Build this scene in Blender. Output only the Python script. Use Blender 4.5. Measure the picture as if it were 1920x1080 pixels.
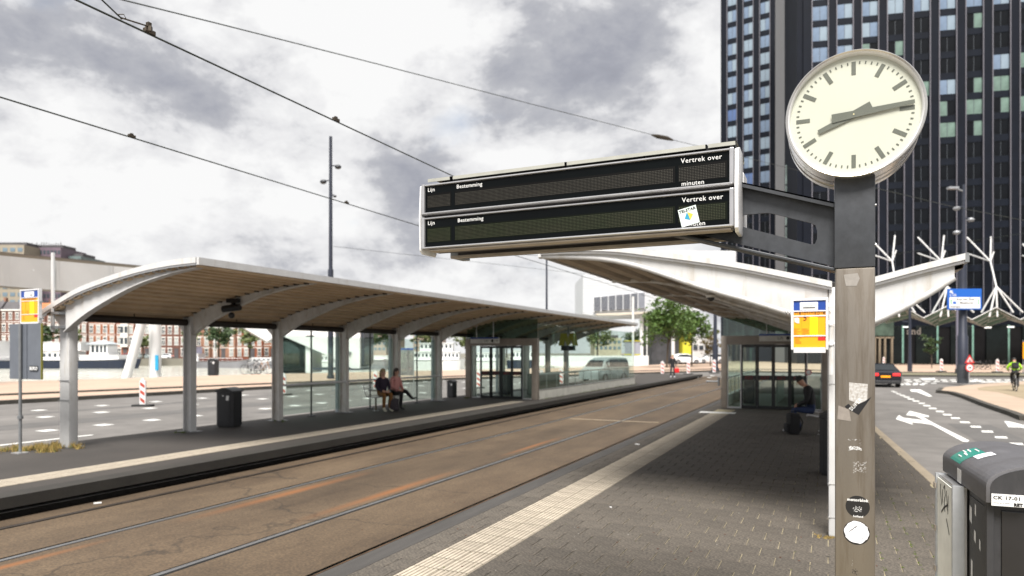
import bpy, bmesh, math, random
from mathutils import Vector, Matrix, noise
random.seed(7)
R = math.radians
S = bpy.context.scene
for o in list(bpy.data.objects): bpy.data.objects.remove(o)
COL = S.collection
# ------------------------------------------------------------------ camera
YAW = R(24.93); CA, SA = math.cos(YAW), math.sin(YAW)
F = 1280.0; HZ = 660.0; CH = 1.94
cam_d = bpy.data.cameras.new('camera'); cam = bpy.data.objects.new('camera', cam_d); COL.objects.link(cam)
cam.location = (0, 0, CH); cam.rotation_euler = (R(90), 0, YAW)
cam_d.sensor_width = 36; cam_d.lens = 24; cam_d.shift_y = (HZ-540)/1920.0
cam_d.clip_start = .05; cam_d.clip_end = 3000
cam_d.dof.use_dof = True; cam_d.dof.focus_distance = 3.75; cam_d.dof.aperture_fstop = 2.2
S.camera = cam
# ------------------------------------------------------------------ light
S.view_settings.view_transform = 'Standard'; S.view_settings.look = 'None'
S.view_settings.gamma = 1; S.view_settings.use_curve_mapping = False
S.view_settings.exposure = .95
SKY_W = .40; SUN_E = R(56); SUN_AZ = R(168)    # azimuth from +Y towards +X
sun_d = bpy.data.lights.new('sun', 'SUN'); sun = bpy.data.objects.new('sun', sun_d); COL.objects.link(sun)
sun_d.energy = 4.9; sun_d.angle = R(27); sun_d.color = (1, .96, .9)
sdir = Vector((math.sin(SUN_AZ)*math.cos(SUN_E), math.cos(SUN_AZ)*math.cos(SUN_E), math.sin(SUN_E)))
sun.rotation_euler = (-sdir).to_track_quat('-Z', 'Y').to_euler(); sun.location = (0, 0, 60)
def ray(px, py):
    u = (px-960)/F; v = (HZ-py)/F
    return Vector((CA*u-SA, SA*u+CA, v))
def world_sky():
    w = bpy.data.worlds.new('World'); S.world = w; w.use_nodes = True
    nt = w.node_tree; N = nt.nodes; L = nt.links; N.clear()
    def nd(t, **k):
        n = N.new(t)
        for a, b in k.items(): setattr(n, a, b)
        return n
    def mth(op, a, b=None, c=None, clamp=False):
        n = nd('ShaderNodeMath', operation=op, use_clamp=clamp)
        for i, x in enumerate((a, b, c)):
            if x is None: continue
            if isinstance(x, (int, float)): n.inputs[i].default_value = x
            else: L.new(x, n.inputs[i])
        return n.outputs[0]
    tc = nd('ShaderNodeTexCoord')
    D = tc.outputs['Generated']
    cb = nd('ShaderNodeMapping'); L.new(D, cb.inputs[0]); cb.inputs['Scale'].default_value = (1, 1, 1.7)
    def noi(scale, det, rough, off, dist=0):
        mp = nd('ShaderNodeMapping'); L.new(cb.outputs[0], mp.inputs[0]); mp.inputs['Location'].default_value = off
        n = nd('ShaderNodeTexNoise'); n.inputs['Scale'].default_value = scale; n.inputs['Detail'].default_value = det
        n.inputs['Roughness'].default_value = rough; n.inputs['Distortion'].default_value = dist
        L.new(mp.outputs[0], n.inputs[0]); return n.outputs[0]
    n1 = noi(3.6, 14, .60, (3.1, 1.7, .4), .15); n2 = noi(11, 10, .62, (7.3, 2.2, 0), .25)
    def blob(px, py, r, amp):
        v = ray(px, py).normalized()
        dp = nd('ShaderNodeVectorMath', operation='DISTANCE'); L.new(D, dp.inputs[0]); dp.inputs[1].default_value = v
        t = mth('DIVIDE', dp.outputs['Value'], r)
        g = mth('POWER', 2.718, mth('MULTIPLY', mth('MULTIPLY', t, t), -1.0))
        return mth('MULTIPLY', g, amp)
    dark = mth('ADD', mth('MULTIPLY', n1, 1.75), mth('MULTIPLY', n2, .68)); dark = mth('SUBTRACT', dark, .50)
    for b in ((300, 130, .10, .26), (430, 240, .09, .30), (560, 310, .07, .20), (1090, 130, .11, .26), (1270, 90, .11, .10), (1180, 230, .08, .06), (980, 130, .07, .14), (720, 300, .14, .10),
              (60, 50, .10, .24), (230, 20, .08, .10), (900, 330, .16, .10), (200, 130, .1, -.02), (100, 200, .11, -.25), (700, 140, .12, -.22), (300, 400, .25, -.02), (100, 330, .06, .12), (1000, 420, .2, -.06), (60, 280, .08, .06), (760, 330, .10, .12), (820, 60, .14, -.2)):
        dark = mth('ADD', dark, blob(*b))
    dark = mth('DIVIDE', dark, 1.7); rp = nd('ShaderNodeValToRGB'); L.new(dark, rp.inputs[0]); e = rp.color_ramp.elements
    e[0].position = .40; e[0].color = (1.24, 1.24, 1.24, 1)
    e[1].position = .86; e[1].color = (.40, .415, .48, 1)
    x = e.new(.50); x.color = (1.04, 1.04, 1.06, 1); x = e.new(.585); x.color = (.66, .67, .72, 1); x = e.new(.70); x.color = (.50, .515, .585, 1)
    sky = nd('ShaderNodeTexSky', sky_type='NISHITA'); sky.sun_disc = False; sky.sun_elevation = SUN_E; sky.sun_rotation = SUN_AZ
    b1 = nd('ShaderNodeBackground'); L.new(sky.outputs[0], b1.inputs[0]); b1.inputs[1].default_value = .075
    b2 = nd('ShaderNodeBackground'); L.new(rp.outputs[0], b2.inputs[0]); b2.inputs[1].default_value = SKY_W
    n3 = noi(3.9, 7, .5, (11.2, 5.5, 0), .3)
    hole = mth('ADD', n3, blob(120, 70, .09, .14)); hole = mth('ADD', hole, blob(330, 90, .1, .06))
    hm = nd('ShaderNodeMapRange'); hm.interpolation_type = 'SMOOTHSTEP'; L.new(hole, hm.inputs[0])
    hm.inputs[1].default_value = .60; hm.inputs[2].default_value = .78; hm.inputs[3].default_value = 0; hm.inputs[4].default_value = .6
    mx = nd('ShaderNodeMixShader'); L.new(hm.outputs[0], mx.inputs[0]); L.new(b2.outputs[0], mx.inputs[1]); L.new(b1.outputs[0], mx.inputs[2])
    out = nd('ShaderNodeOutputWorld'); L.new(mx.outputs[0], out.inputs[0])
world_sky()
# ------------------------------------------------------------------ placing helpers
def CW(r, f, z=0): return Vector((CA*r-SA*f, SA*r+CA*f, z))          # right / forward of the viewpoint -> place
def PZ(px, py, z=0):
    d = ray(px, py); t = (z-CH)/d.z; return Vector((d.x*t, d.y*t, z))
def PY(px, py, Y):
    d = ray(px, py); t = Y/d.y; return Vector((d.x*t, Y, CH+d.z*t))
def PF(px, py, f):
    d = ray(px, py); return Vector((d.x*f, d.y*f, CH+d.z*f))
# ------------------------------------------------------------------ materials
MATS = {}
def M(name, col, rough=.6, metal=0., var=.12, scale=6., bump=0., bscale=40., spec=.5, col2=None, emis=0, coat=0, stretch=None):
    if name in MATS: return MATS[name]
    if not emis: col = tuple(c*.80 for c in col); col2 = col2 and tuple(c*.80 for c in col2)
    m = bpy.data.materials.new(name); m.use_nodes = True; nt = m.node_tree; N = nt.nodes; L = nt.links
    b = N['Principled BSDF']; b.inputs['Roughness'].default_value = rough; b.inputs['Metallic'].default_value = metal
    b.inputs['Specular IOR Level'].default_value = spec
    if coat: b.inputs['Coat Weight'].default_value = coat; b.inputs['Coat Roughness'].default_value = .08
    tc = N.new('ShaderNodeTexCoord'); src = tc.outputs['Object']
    if stretch:
        mp = N.new('ShaderNodeMapping'); mp.inputs['Scale'].default_value = stretch; L.new(src, mp.inputs[0]); src = mp.outputs[0]
    n = N.new('ShaderNodeTexNoise'); n.inputs['Scale'].default_value = scale; n.inputs['Detail'].default_value = 8; n.inputs['Roughness'].default_value = .62
    L.new(src, n.inputs[0])
    r = N.new('ShaderNodeValToRGB'); L.new(n.outputs[0], r.inputs[0])
    c2 = col2 or tuple(min(1, c*(1+var)) for c in col); c1 = col if col2 else tuple(c*(1-var) for c in col)
    r.color_ramp.elements[0].position = .34; r.color_ramp.elements[1].position = .66
    r.color_ramp.elements[0].color = (*c1, 1); r.color_ramp.elements[1].color = (*c2, 1)
    L.new(r.outputs[0], b.inputs['Base Color'])
    if emis: L.new(r.outputs[0], b.inputs['Emission Color']); b.inputs['Emission Strength'].default_value = emis
    if bump:
        n2 = N.new('ShaderNodeTexNoise'); n2.inputs['Scale'].default_value = bscale; n2.inputs['Detail'].default_value = 6; L.new(src, n2.inputs[0])
        bp = N.new('ShaderNodeBump'); bp.inputs['Strength'].default_value = bump; bp.inputs['Distance'].default_value = .01
        L.new(n2.outputs[0], bp.inputs['Height']); L.new(bp.outputs[0], b.inputs['Normal'])
    MATS[name] = m; return m
def add_speckle(m, scale, amt, lo=.5, hi=1.5):
    nt = m.node_tree; N = nt.nodes; L = nt.links; b = N['Principled BSDF']
    src = b.inputs['Base Color'].links[0].from_socket
    tc = N.new('ShaderNodeTexCoord'); n = N.new('ShaderNodeTexNoise'); n.inputs['Scale'].default_value = scale; n.inputs['Detail'].default_value = 3
    L.new(tc.outputs['Object'], n.inputs[0])
    mr = N.new('ShaderNodeMapRange'); L.new(n.outputs[0], mr.inputs[0]); mr.inputs[1].default_value = .3; mr.inputs[2].default_value = .7
    mr.inputs[3].default_value = lo; mr.inputs[4].default_value = hi
    mx = N.new('ShaderNodeMix'); mx.data_type = 'RGBA'; mx.blend_type = 'MULTIPLY'; mx.inputs[0].default_value = amt
    L.new(src, mx.inputs[6]); L.new(mr.outputs[0], mx.inputs[7]); L.new(mx.outputs[2], b.inputs['Base Color'])
    return m
def random_tint(m, lo=.75, hi=1.25):
    nt = m.node_tree; N = nt.nodes; L = nt.links; b = N['Principled BSDF']
    src = b.inputs['Base Color'].links[0].from_socket
    oi = N.new('ShaderNodeObjectInfo'); mr = N.new('ShaderNodeMapRange'); L.new(oi.outputs['Random'], mr.inputs[0])
    mr.inputs[3].default_value = lo; mr.inputs[4].default_value = hi
    mx = N.new('ShaderNodeMix'); mx.data_type = 'RGBA'; mx.blend_type = 'MULTIPLY'; mx.inputs[0].default_value = 1
    L.new(src, mx.inputs[6]); L.new(mr.outputs[0], mx.inputs[7]); L.new(mx.outputs[2], b.inputs['Base Color'])
    return m
def glass(name, tint=(.8, .9, .86), refl=.12, rough=.02):
    if name in MATS: return MATS[name]
    m = bpy.data.materials.new(name); m.use_nodes = True; nt = m.node_tree; N = nt.nodes; L = nt.links; N.clear()
    o = N.new('ShaderNodeOutputMaterial'); t = N.new('ShaderNodeBsdfTransparent'); t.inputs[0].default_value = (*tint, 1)
    g = N.new('ShaderNodeBsdfGlossy'); g.inputs['Roughness'].default_value = rough
    lw = N.new('ShaderNodeLayerWeight'); lw.inputs[0].default_value = .35
    mr = N.new('ShaderNodeMapRange'); L.new(lw.outputs['Fresnel'], mr.inputs[0]); mr.inputs[3].default_value = refl*.5; mr.inputs[4].default_value = min(1, refl*5)
    mx = N.new('ShaderNodeMixShader'); L.new(mr.outputs[0], mx.inputs[0]); L.new(t.outputs[0], mx.inputs[1]); L.new(g.outputs[0], mx.inputs[2]); L.new(mx.outputs[0], o.inputs[0])
    MATS[name] = m; return m
def grime(m, scale=(9, 9, .7), lo=.55, cut=.56, amt=1., tint=(.62, .52, .38)):
    nt = m.node_tree; N = nt.nodes; L = nt.links; b = N['Principled BSDF']; src = b.inputs['Base Color'].links[0].from_socket
    tc = N.new('ShaderNodeTexCoord'); mp = N.new('ShaderNodeMapping'); mp.inputs['Scale'].default_value = scale; L.new(tc.outputs['Object'], mp.inputs[0])
    n = N.new('ShaderNodeTexNoise'); n.inputs['Scale'].default_value = 1; n.inputs['Detail'].default_value = 9; n.inputs['Roughness'].default_value = .7; L.new(mp.outputs[0], n.inputs[0])
    mr = N.new('ShaderNodeMapRange'); L.new(n.outputs[0], mr.inputs[0]); mr.inputs[1].default_value = cut; mr.inputs[2].default_value = cut+.22; mr.inputs[3].default_value = 0; mr.inputs[4].default_value = amt
    mx = N.new('ShaderNodeMix'); mx.data_type = 'RGBA'; mx.blend_type = 'MULTIPLY'; L.new(mr.outputs[0], mx.inputs[0]); L.new(src, mx.inputs[6]); mx.inputs[7].default_value = (*tint, 1)
    L.new(mx.outputs[2], b.inputs['Base Color']); return m
# ------------------------------------------------------------------ mesh helpers
class MB:
    def __init__(s): s.v = []; s.f = []; s.mi = []
    def add(s, vs, fs, mi=0):
        b = len(s.v); s.v += [tuple(v) for v in vs]; s.f += [tuple(b+i for i in f) for f in fs]; s.mi += [mi]*len(fs); return s
    def box(s, x0, x1, y0, y1, z0, z1, mi=0, rot=None, at=None):
        vs = [Vector((x, y, z)) for x in (x0, x1) for y in (y0, y1) for z in (z0, z1)]
        if rot is not None: vs = [rot @ v for v in vs]
        if at is not None: vs = [v+Vector(at) for v in vs]
        return s.add(vs, [(0, 1, 3, 2), (4, 6, 7, 5), (0, 4, 5, 1), (2, 3, 7, 6), (0, 2, 6, 4), (1, 5, 7, 3)], mi)
    def cbox(s, c, sx, sy, sz, mi=0, rz=0, rot=None):
        return s.box(-sx/2, sx/2, -sy/2, sy/2, -sz/2, sz/2, mi, rot or Matrix.Rotation(rz, 3, 'Z'), c)
    def tube(s, pts, r, n=8, mi=0, cap=True, r2=None):
        pts = [Vector(p) for p in pts]; rings = []
        for i, p in enumerate(pts):
            a = pts[max(0, i-1)]; b = pts[min(len(pts)-1, i+1)]; d = (b-a).normalized()
            up = Vector((0, 0, 1)) if abs(d.z) < .9 else Vector((1, 0, 0))
            x = d.cross(up).normalized(); y = x.cross(d).normalized()
            rr = r if r2 is None else r+(r2-r)*i/(len(pts)-1)
            if isinstance(r, (list, tuple)): rr = r[i]
            rings.append([p+x*rr*math.cos(2*math.pi*k/n)+y*rr*math.sin(2*math.pi*k/n) for k in range(n)])
        vs = [v for q in rings for v in q]; fs = []
        for i in range(len(pts)-1):
            for k in range(n): fs.append((i*n+k, (i+1)*n+k, (i+1)*n+(k+1) % n, i*n+(k+1) % n))
        if cap: fs.append(tuple(range(n))); fs.append(tuple((len(pts)-1)*n+k for k in reversed(range(n))))
        return s.add(vs, fs, mi)
    def prism(s, poly, ext, mi=0):       # poly: coplanar 3D points, ext: extrusion vector
        n = len(poly); P = [Vector(p) for p in poly]; e = Vector(ext)
        return s.add(P+[p+e for p in P], [tuple(range(n)), tuple(range(2*n-1, n-1, -1))]+[(i, i+n, (i+1) % n+n, (i+1) % n) for i in range(n)], mi)
    def face(s, poly, mi=0): return s.add(poly, [tuple(range(len(poly)))], mi)
    def sweep(s, prof, offs, closed=False, mi=0):      # prof pts, list of offset vectors -> strip grid
        n = len(prof); vs = [Vector(p)+Vector(o) for o in offs for p in prof]; fs = []
        for j in range(len(offs)-1):
            for i in range(n if closed else n-1):
                k = (i+1) % n; fs.append((j*n+i, j*n+k, (j+1)*n+k, (j+1)*n+i))
        return s.add(vs, fs, mi)
    def sphere(s, c, r, n=10, m=6, mi=0, sc=(1, 1, 1)):
        vs = []; fs = []
        for j in range(m+1):
            t = math.pi*j/m
            for i in range(n):
                p = 2*math.pi*i/n; vs.append((c[0]+r*sc[0]*math.sin(t)*math.cos(p), c[1]+r*sc[1]*math.sin(t)*math.sin(p), c[2]+r*sc[2]*math.cos(t)))
        for j in range(m):
            for i in range(n): fs.append((j*n+i, (j+1)*n+i, (j+1)*n+(i+1) % n, j*n+(i+1) % n))
        return s.add(vs, fs, mi)
    def mesh(s, name, mats, smooth=False, bevel=0):
        me = bpy.data.meshes.new(name); me.from_pydata(s.v, [], s.f)
        for m in (mats if isinstance(mats, (list, tuple)) else [mats]): me.materials.append(m)
        me.polygons.foreach_set('material_index', s.mi)
        bm = bmesh.new(); bm.from_mesh(me)
        if smooth or bevel or True: bmesh.ops.remove_doubles(bm, verts=bm.verts, dist=1e-6)
        bmesh.ops.recalc_face_normals(bm, faces=bm.faces)
        if bevel: bmesh.ops.bevel(bm, geom=bm.edges[:], offset=bevel, segments=2, affect='EDGES', profile=.6)
        bm.to_mesh(me); bm.free()
        if smooth:
            me.polygons.foreach_set('use_smooth', [True]*len(me.polygons))
            try: me.set_sharp_from_angle(angle=R(42))
            except Exception: pass
        me.update(); return me
ORG = {}
def place(name, me, parent=None, loc=None, rz=0):
    o = bpy.data.objects.new(name, me); COL.objects.link(o)
    if parent is not None:
        o.parent = parent
    if loc is not None: o.location = loc
    if rz: o.rotation_euler[2] = rz
    return o
def part(name, mb, mat, parent, world=False, smooth=False, bevel=0, loc=None, kind=None, label=None):
    """one mesh part; world=True means its vertices are in place coordinates"""
    me = mb.mesh(name, mat, smooth, bevel)
    o = place(name, me, parent, loc)
    if world:
        base = ORG.get(parent.name, Vector((0, 0, 0))) if parent else Vector((0, 0, 0))
        # recentre the mesh on its own middle so that the part's origin is where the part is
        cs = [v.co for v in me.vertices]
        c = Vector([(min(q[i] for q in cs)+max(q[i] for q in cs))/2 for i in range(3)])
        me.transform(Matrix.Translation(-c)); o.location = c-base; ORG[o.name] = c
    if kind: o['kind'] = kind
    if label: o['label'] = label
    return o
def tag(o, label=None, cat=None, group=None, kind=None):
    if label: o['label'] = label
    if cat: o['category'] = cat
    if group: o['group'] = group
    if kind: o['kind'] = kind
    return o
def thing(name, label, cat, loc=(0, 0, 0), rz=0, group=None):
    o = bpy.data.objects.new(name, None); COL.objects.link(o); o.location = loc; o.rotation_euler[2] = rz
    o.empty_display_size = .2; ORG[o.name] = Vector(loc); return tag(o, label, cat, group)
def struct(name, mb, mat, smooth=False):
    o = part(name, mb, mat, None, smooth=smooth); o['kind'] = 'structure'; return o
def copy_tree(o, parent=None):
    c = o.copy(); COL.objects.link(c)
    if parent is not None: c.parent = parent
    for ch in list(o.children): copy_tree(ch, c)
    return c
def put(o, loc, rz=0, label=None, group=None):
    o.location = loc; o.rotation_euler[2] = rz
    if label: o['label'] = label
    if group: o['group'] = group
    return o
def text(name, body, size, loc, parent, mat, rot=None, align='LEFT', ext=.001, sx=1, bold=0, valign='BOTTOM_BASELINE'):
    cu = bpy.data.curves.new('t', 'FONT'); cu.body = body; cu.size = size; cu.align_x = align; cu.extrude = ext; cu.offset = bold; cu.resolution_u = 2; cu.space_character = 1.08
    t = bpy.data.objects.new('t', cu); COL.objects.link(t); bpy.context.view_layer.update()
    me = bpy.data.meshes.new_from_object(t.evaluated_get(bpy.context.evaluated_depsgraph_get()))
    bpy.data.objects.remove(t)
    me.materials.clear(); me.materials.append(mat)
    me.transform(Matrix.Diagonal((sx, 1, 1, 1)))
    me.transform((rot if rot is not None else Matrix.Rotation(R(90), 4, 'X')))
    o = place(name, me, parent); base = ORG.get(parent.name, Vector((0, 0, 0))) if parent else Vector()
    o.location = Vector(loc)-base; return o
RX = Matrix.Rotation(R(90), 4, 'X')
# ------------------------------------------------------------------ shared materials
white_paint = add_speckle(M('white_paint', (.60, .60, .60), .45, 0, .05, 2.5, bump=.05), 9, .35, .85, 1.05)
white_panel = M('white_panel', (.80, .80, .80), .5, 0, .06, .6)
dark_metal = M('dark_metal', (.050, .054, .062), .42, .25, .15, 20, bump=.05, bscale=300)
black_metal = M('black_metal', (.008, .009, .011), .35, 0, .2, 8)
alu = M('aluminium', (.62, .62, .63), .35, .75, .1, 14)
alu_light = M('light_aluminium', (.78, .78, .80), .4, .15, .06, 10)
steel = M('brushed_steel', (.225, .20, .172), .42, .80, .16, 2.2, bump=.06, bscale=200, stretch=(1, 1, .15))
roof_brown = M('corrugated_sheet', (.30, .26, .20), .6, .15, .16, 1.2)
grey_metal = M('grey_metal', (.22, .23, .24), .45, .4, .1, 8)
rubber = M('rubber', (.02, .02, .02), .8)
white_flat = M('white_print', (.8, .8, .8), .5, 0, .02)
black_flat = M('black_print', (.01, .01, .01), .5, 0, .02)
yellow = M('sign_yellow', (1.0, .38, .004), .4, 0, .04, 5)
blue = M('sign_blue', (.012, .055, .30), .4, 0, .05, 5)
redm = M('signal_red', (.55, .02, .015), .45, 0, .05)
grime(white_paint, (7, 7, 1.0), cut=.54, amt=.7); grime(steel, (14, 14, 1.2), cut=.48, amt=.8, tint=(.55, .48, .40)); grime(alu_light, (9, 9, 3), cut=.55, amt=.5); grime(dark_metal, (6, 6, 2), cut=.5, amt=.7, tint=(.6, .6, .6))
pane_g = glass('clear_glass', (.88, .95, .92), .045)
pane_dark = glass('tinted_glass', (.55, .68, .63), .10)
# ================================================================== GROUND
ZR = -.20; ZT = -.30
asphalt = grime(add_speckle(add_speckle(M('asphalt', (.140, .131, .124), .85, 0, .18, .35, bump=.15, bscale=120), 60, .6, .7, 1.3), 1.6, .6, .75, 1.2), (1.2, .35, 1), cut=.57, amt=.6, tint=(.5, .5, .5))
asphalt_l = add_speckle(M('asphalt_dark', (.065, .060, .060), .85, 0, .14, .4, bump=.15, bscale=120), 40, .6, .8, 1.2)
pink = add_speckle(M('pink_clinker', (.43, .31, .235), .85, 0, .10, .3), 8, .5, .85, 1.15)
kerb_m = M('kerb_stone', (.055, .050, .042), .8, 0, .3, 2)
paint = add_speckle(M('road_paint', (.78, .78, .76), .6, 0, .05, 6), 45, .7, .82, 1.1)
mb = MB()
K = [(-700, 800), (0, 759), (480, 731), (860, 712), (1190, 702), (1340, 697), (1500, 700), (1645, 706), (1920, 708), (3200, 712)]
Kw = [PZ(x, y, ZR) for x, y in K]
def push(p, d): r = Vector((p.x, p.y, 0)).normalized()*d; return Vector((p.x+r.x, p.y+r.y, p.z))
Kp = [push(p, .4) for p in Kw]
j1 = 4
mb.face([(-9.95, -30, ZR), (-9.95, 62, ZR)]+[Kp[i] for i in range(j1, -1, -1)]+[(-60, -30, ZR)])
mb.face([(-4.05, -30, ZR), (160, -30, ZR)]+[Kp[i] for i in range(9, 6, -1)]+[(-4.05, 62, ZR)])
mb.face([(-9.95, 62, ZR), (-4.05, 62, ZR)]+[Kp[i] for i in (7, 6, 5, 4)])
o = struct('road', mb, asphalt)
# far pavement and land
Q = [(-900, 770), (0, 716), (480, 702), (700, 697), (1180, 687), (1240, 683)]
Qw = [PZ(x, y, -.05) for x, y in Q]
mb = MB(); far = [CW(900, 60, -.05), CW(900, 900, -.05), CW(90, 900, -.05), CW(33, 250, -.05)]
mb.face([Vector((p.x, p.y, -.05)) for p in Kw]+far+Qw[::-1])
struct('pavement', mb, pink)
mb = MB()                                                      # kerb along the road
def strip(poly, w, z0, z1, m=None, away=True):
    m = m or MB()
    for a, b in zip(poly[:-1], poly[1:]):
        n = max(1, int((b-a).length/12))
        for i in range(n):
            p = a.lerp(b, i/n); q = a.lerp(b, (i+1)/n); d = (q-p).normalized(); s = Vector((-d.y, d.x, 0))
            if s.dot(Vector((p.x, p.y, 0))) < 0: s = -s
            m.prism([Vector((p.x, p.y, z0)), Vector((q.x, q.y, z0)), Vector((q.x, q.y, 0))+s*w+Vector((0, 0, z0)), Vector((p.x, p.y, 0))+s*w+Vector((0, 0, z0))], (0, 0, z1-z0))
    return m
struct('kerb', strip([Vector((p.x, p.y, 0)) for p in Kw], .32, ZR-.1, -.035), kerb_m)
K2 = [PZ(x, y, 0) for x, y in ((-700, 772), (0, 740), (480, 720), (860, 705), (1190, 695.5), (1340, 691.5), (1500, 693), (1645, 698), (1920, 699), (3200, 702))]
struct('kerb', strip(K2, .35, -.1, .03), kerb_m)
# greenish median between kerbs on the right
med = M('mossy_paving', (.16, .145, .09), .9, 0, .25, .5)
mb = MB(); a = Kw[7:10]; b_ = K2[7:10]
for i in range(2): mb.face([(a[i].x, a[i].y+.4, -.044), (a[i+1].x, a[i+1].y+.4, -.044), (b_[i+1].x, b_[i+1].y, -.044), (b_[i].x, b_[i].y, -.044)])
struct('median_strip', mb, med)
# quay edge + water + far bank
qm = M('quay_stone', (.30, .28, .25), .8, 0, .2, .4)
mb = MB()
for a, b_ in zip(Qw[:-1], Qw[1:]):
    mb.face([a, b_, (b_.x, b_.y, -3), (a.x, a.y, -3)])
struct('quay_wall', mb, qm)
water = M('harbour_water', (.52, .52, .46), .2, 0, .12, .05, bump=.35, bscale=1.6, spec=.9)
mb = MB(); mb.face([CW(-900, -60, -2.2), CW(-900, 420, -2.2), CW(160, 420, -2.2), CW(160, -60, -2.2)])
struct('harbour_water', mb, water)
bank = M('far_quay', (.17, .16, .13), .85, 0, .3, .15)
mb = MB(); mb.prism([CW(-900, 205, -3), CW(90, 205, -3), CW(90, 950, -3), CW(-900, 950, -3)], (0, 0, 3.0)); struct('far_bank', mb, bank)
mb = MB(); mb.face([CW(-2500, -300, -3.4), CW(2500, -300, -3.4), CW(2500, 2600, -3.4), CW(-2500, 2600, -3.4)]); struct('ground', mb, bank)
# right platform
plat_m = M('joint_sand', (.36, .31, .20), .95, 0, .5, 5)
def edge_r(Y): return 1.95-.05*Y
mb = MB()
Ys = [-4, 2, 8, 14, 20, 26, 44, 60]
pl = [(-4.05, y) for y in Ys]+[(max(-.2, edge_r(y)) if y <= 44 else -1.5, y) for y in reversed(Ys)]
mb.prism([(x, y, -.45) for x, y in pl], (0, 0, .45-.0075)); struct('platform', mb, plat_m)
# track bed
bed = M('track_concrete', (.056, .036, .019), .8, 0, .15, .55, bump=.12, bscale=70, col2=(.112, .076, .044), stretch=(1, .28, 1))
add_speckle(bed, 34, 1., .62, 1.38); grime(bed, (.9, .5, 1), cut=.46, amt=.9, tint=(.60, .56, .52)); grime(bed, (7, .8, 1), cut=.5, amt=.6, tint=(.7, .66, .62))
def bed_marks(m):
    nt = m.node_tree; N = nt.nodes; L = nt.links; b = N['Principled BSDF']; src = b.inputs['Base Color'].links[0].from_socket
    tc = N.new('ShaderNodeTexCoord'); mp = N.new('ShaderNodeMapping'); mp.inputs['Scale'].default_value = (.10, .30, 1); L.new(tc.outputs['Object'], mp.inputs[0])
    dn = N.new('ShaderNodeTexNoise'); dn.inputs['Scale'].default_value = 1.6; dn.inputs['Detail'].default_value = 6; L.new(tc.outputs['Object'], dn.inputs[0])
    ad = N.new('ShaderNodeVectorMath'); ad.operation = 'MULTIPLY_ADD'; L.new(dn.outputs['Color'], ad.inputs[0]); ad.inputs[1].default_value = (.22, .22, 0); L.new(mp.outputs[0], ad.inputs[2])
    vo = N.new('ShaderNodeTexVoronoi'); vo.feature = 'DISTANCE_TO_EDGE'; vo.inputs['Scale'].default_value = 1.; L.new(ad.outputs[0], vo.inputs[0])
    mr = N.new('ShaderNodeMapRange'); L.new(vo.outputs['Distance'], mr.inputs[0]); mr.inputs[1].default_value = .0; mr.inputs[2].default_value = .007; mr.inputs[3].default_value = .35; mr.inputs[4].default_value = 1
    mx = N.new('ShaderNodeMix'); mx.data_type = 'RGBA'; mx.blend_type = 'MULTIPLY'; mx.inputs[0].default_value = .8
    L.new(src, mx.inputs[6]); L.new(mr.outputs[0], mx.inputs[7])
    # rust stains drawn out beside the rails
    sp = N.new('ShaderNodeSeparateXYZ'); L.new(tc.outputs['Object'], sp.inputs[0])
    def band(x0, w, y0, y1):
        def mt(op, a, b=None, cl=False):
            n = N.new('ShaderNodeMath'); n.operation = op; n.use_clamp = cl
            for i, x in enumerate((a, b)):
                if x is None: continue
                if isinstance(x, (int, float)): n.inputs[i].default_value = x
                else: L.new(x, n.inputs[i])
            return n.outputs[0]
        dx = mt('DIVIDE', mt('ABSOLUTE', mt('SUBTRACT', sp.outputs[0], x0)), w)
        gx = mt('SUBTRACT', 1, dx, True)
        yc = (y0+y1)/2; hy = (y1-y0)/2
        gy = mt('SUBTRACT', 1, mt('DIVIDE', mt('ABSOLUTE', mt('SUBTRACT', sp.outputs[1], yc)), hy), True)
        return mt('MULTIPLY', gx, gy)
    tot = None
    for q in ((-7.78, .16, 6.2, 10.6), (-6.38, .15, 6.8, 11.5), (-7.8, .1, 3, 5.5), (-6.4, .10, 13, 17)):
        g = band(q[0]-BEDC[0], q[1], q[2]-BEDC[1], q[3]-BEDC[1])
        if tot is None: tot = g
        else:
            n = N.new('ShaderNodeMath'); n.operation = 'MAXIMUM'; L.new(tot, n.inputs[0]); L.new(g, n.inputs[1]); tot = n.outputs[0]
    m2 = N.new('ShaderNodeMix'); m2.data_type = 'RGBA'; L.new(tot, m2.inputs[0]); L.new(mx.outputs[2], m2.inputs[6]); m2.inputs[7].default_value = (.17, .065, .018, 1)
    L.new(m2.outputs[2], b.inputs['Base Color'])
BEDC = (0, 0)
bed_marks(bed)
XR = [-9.52, -8.085, -6.115, -4.68]
mb = MB()
gr = .075
xs = [-9.97]+[v for x in XR for v in (x-gr, x+gr)]+[-4.03]
for i in range(0, len(xs), 2):
    x0, x1 = xs[i], xs[i+1]
    Ysb = [-8, 58, 66, 64+20]
    mb.add([(x0, -8, ZT), (x1, -8, ZT), (x1, 56, ZT), (x0, 56, ZT), (x0, 62.0, ZR+.004), (x1, 62.0, ZR+.004)], [(0, 1, 2, 3), (3, 2, 5, 4)])
me = mb.mesh('track_bed', bed); o = place('track_bed', me); o['kind'] = 'structure'
groove = M('rail_groove', (.03, .024, .018), .9, 0, .3, 8)
railm = M('rail_steel', (.34, .34, .345), .35, .8, .1, 3)
raild = M('rail_worn', (.10, .085, .075), .45, .7, .25, 3)
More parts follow.
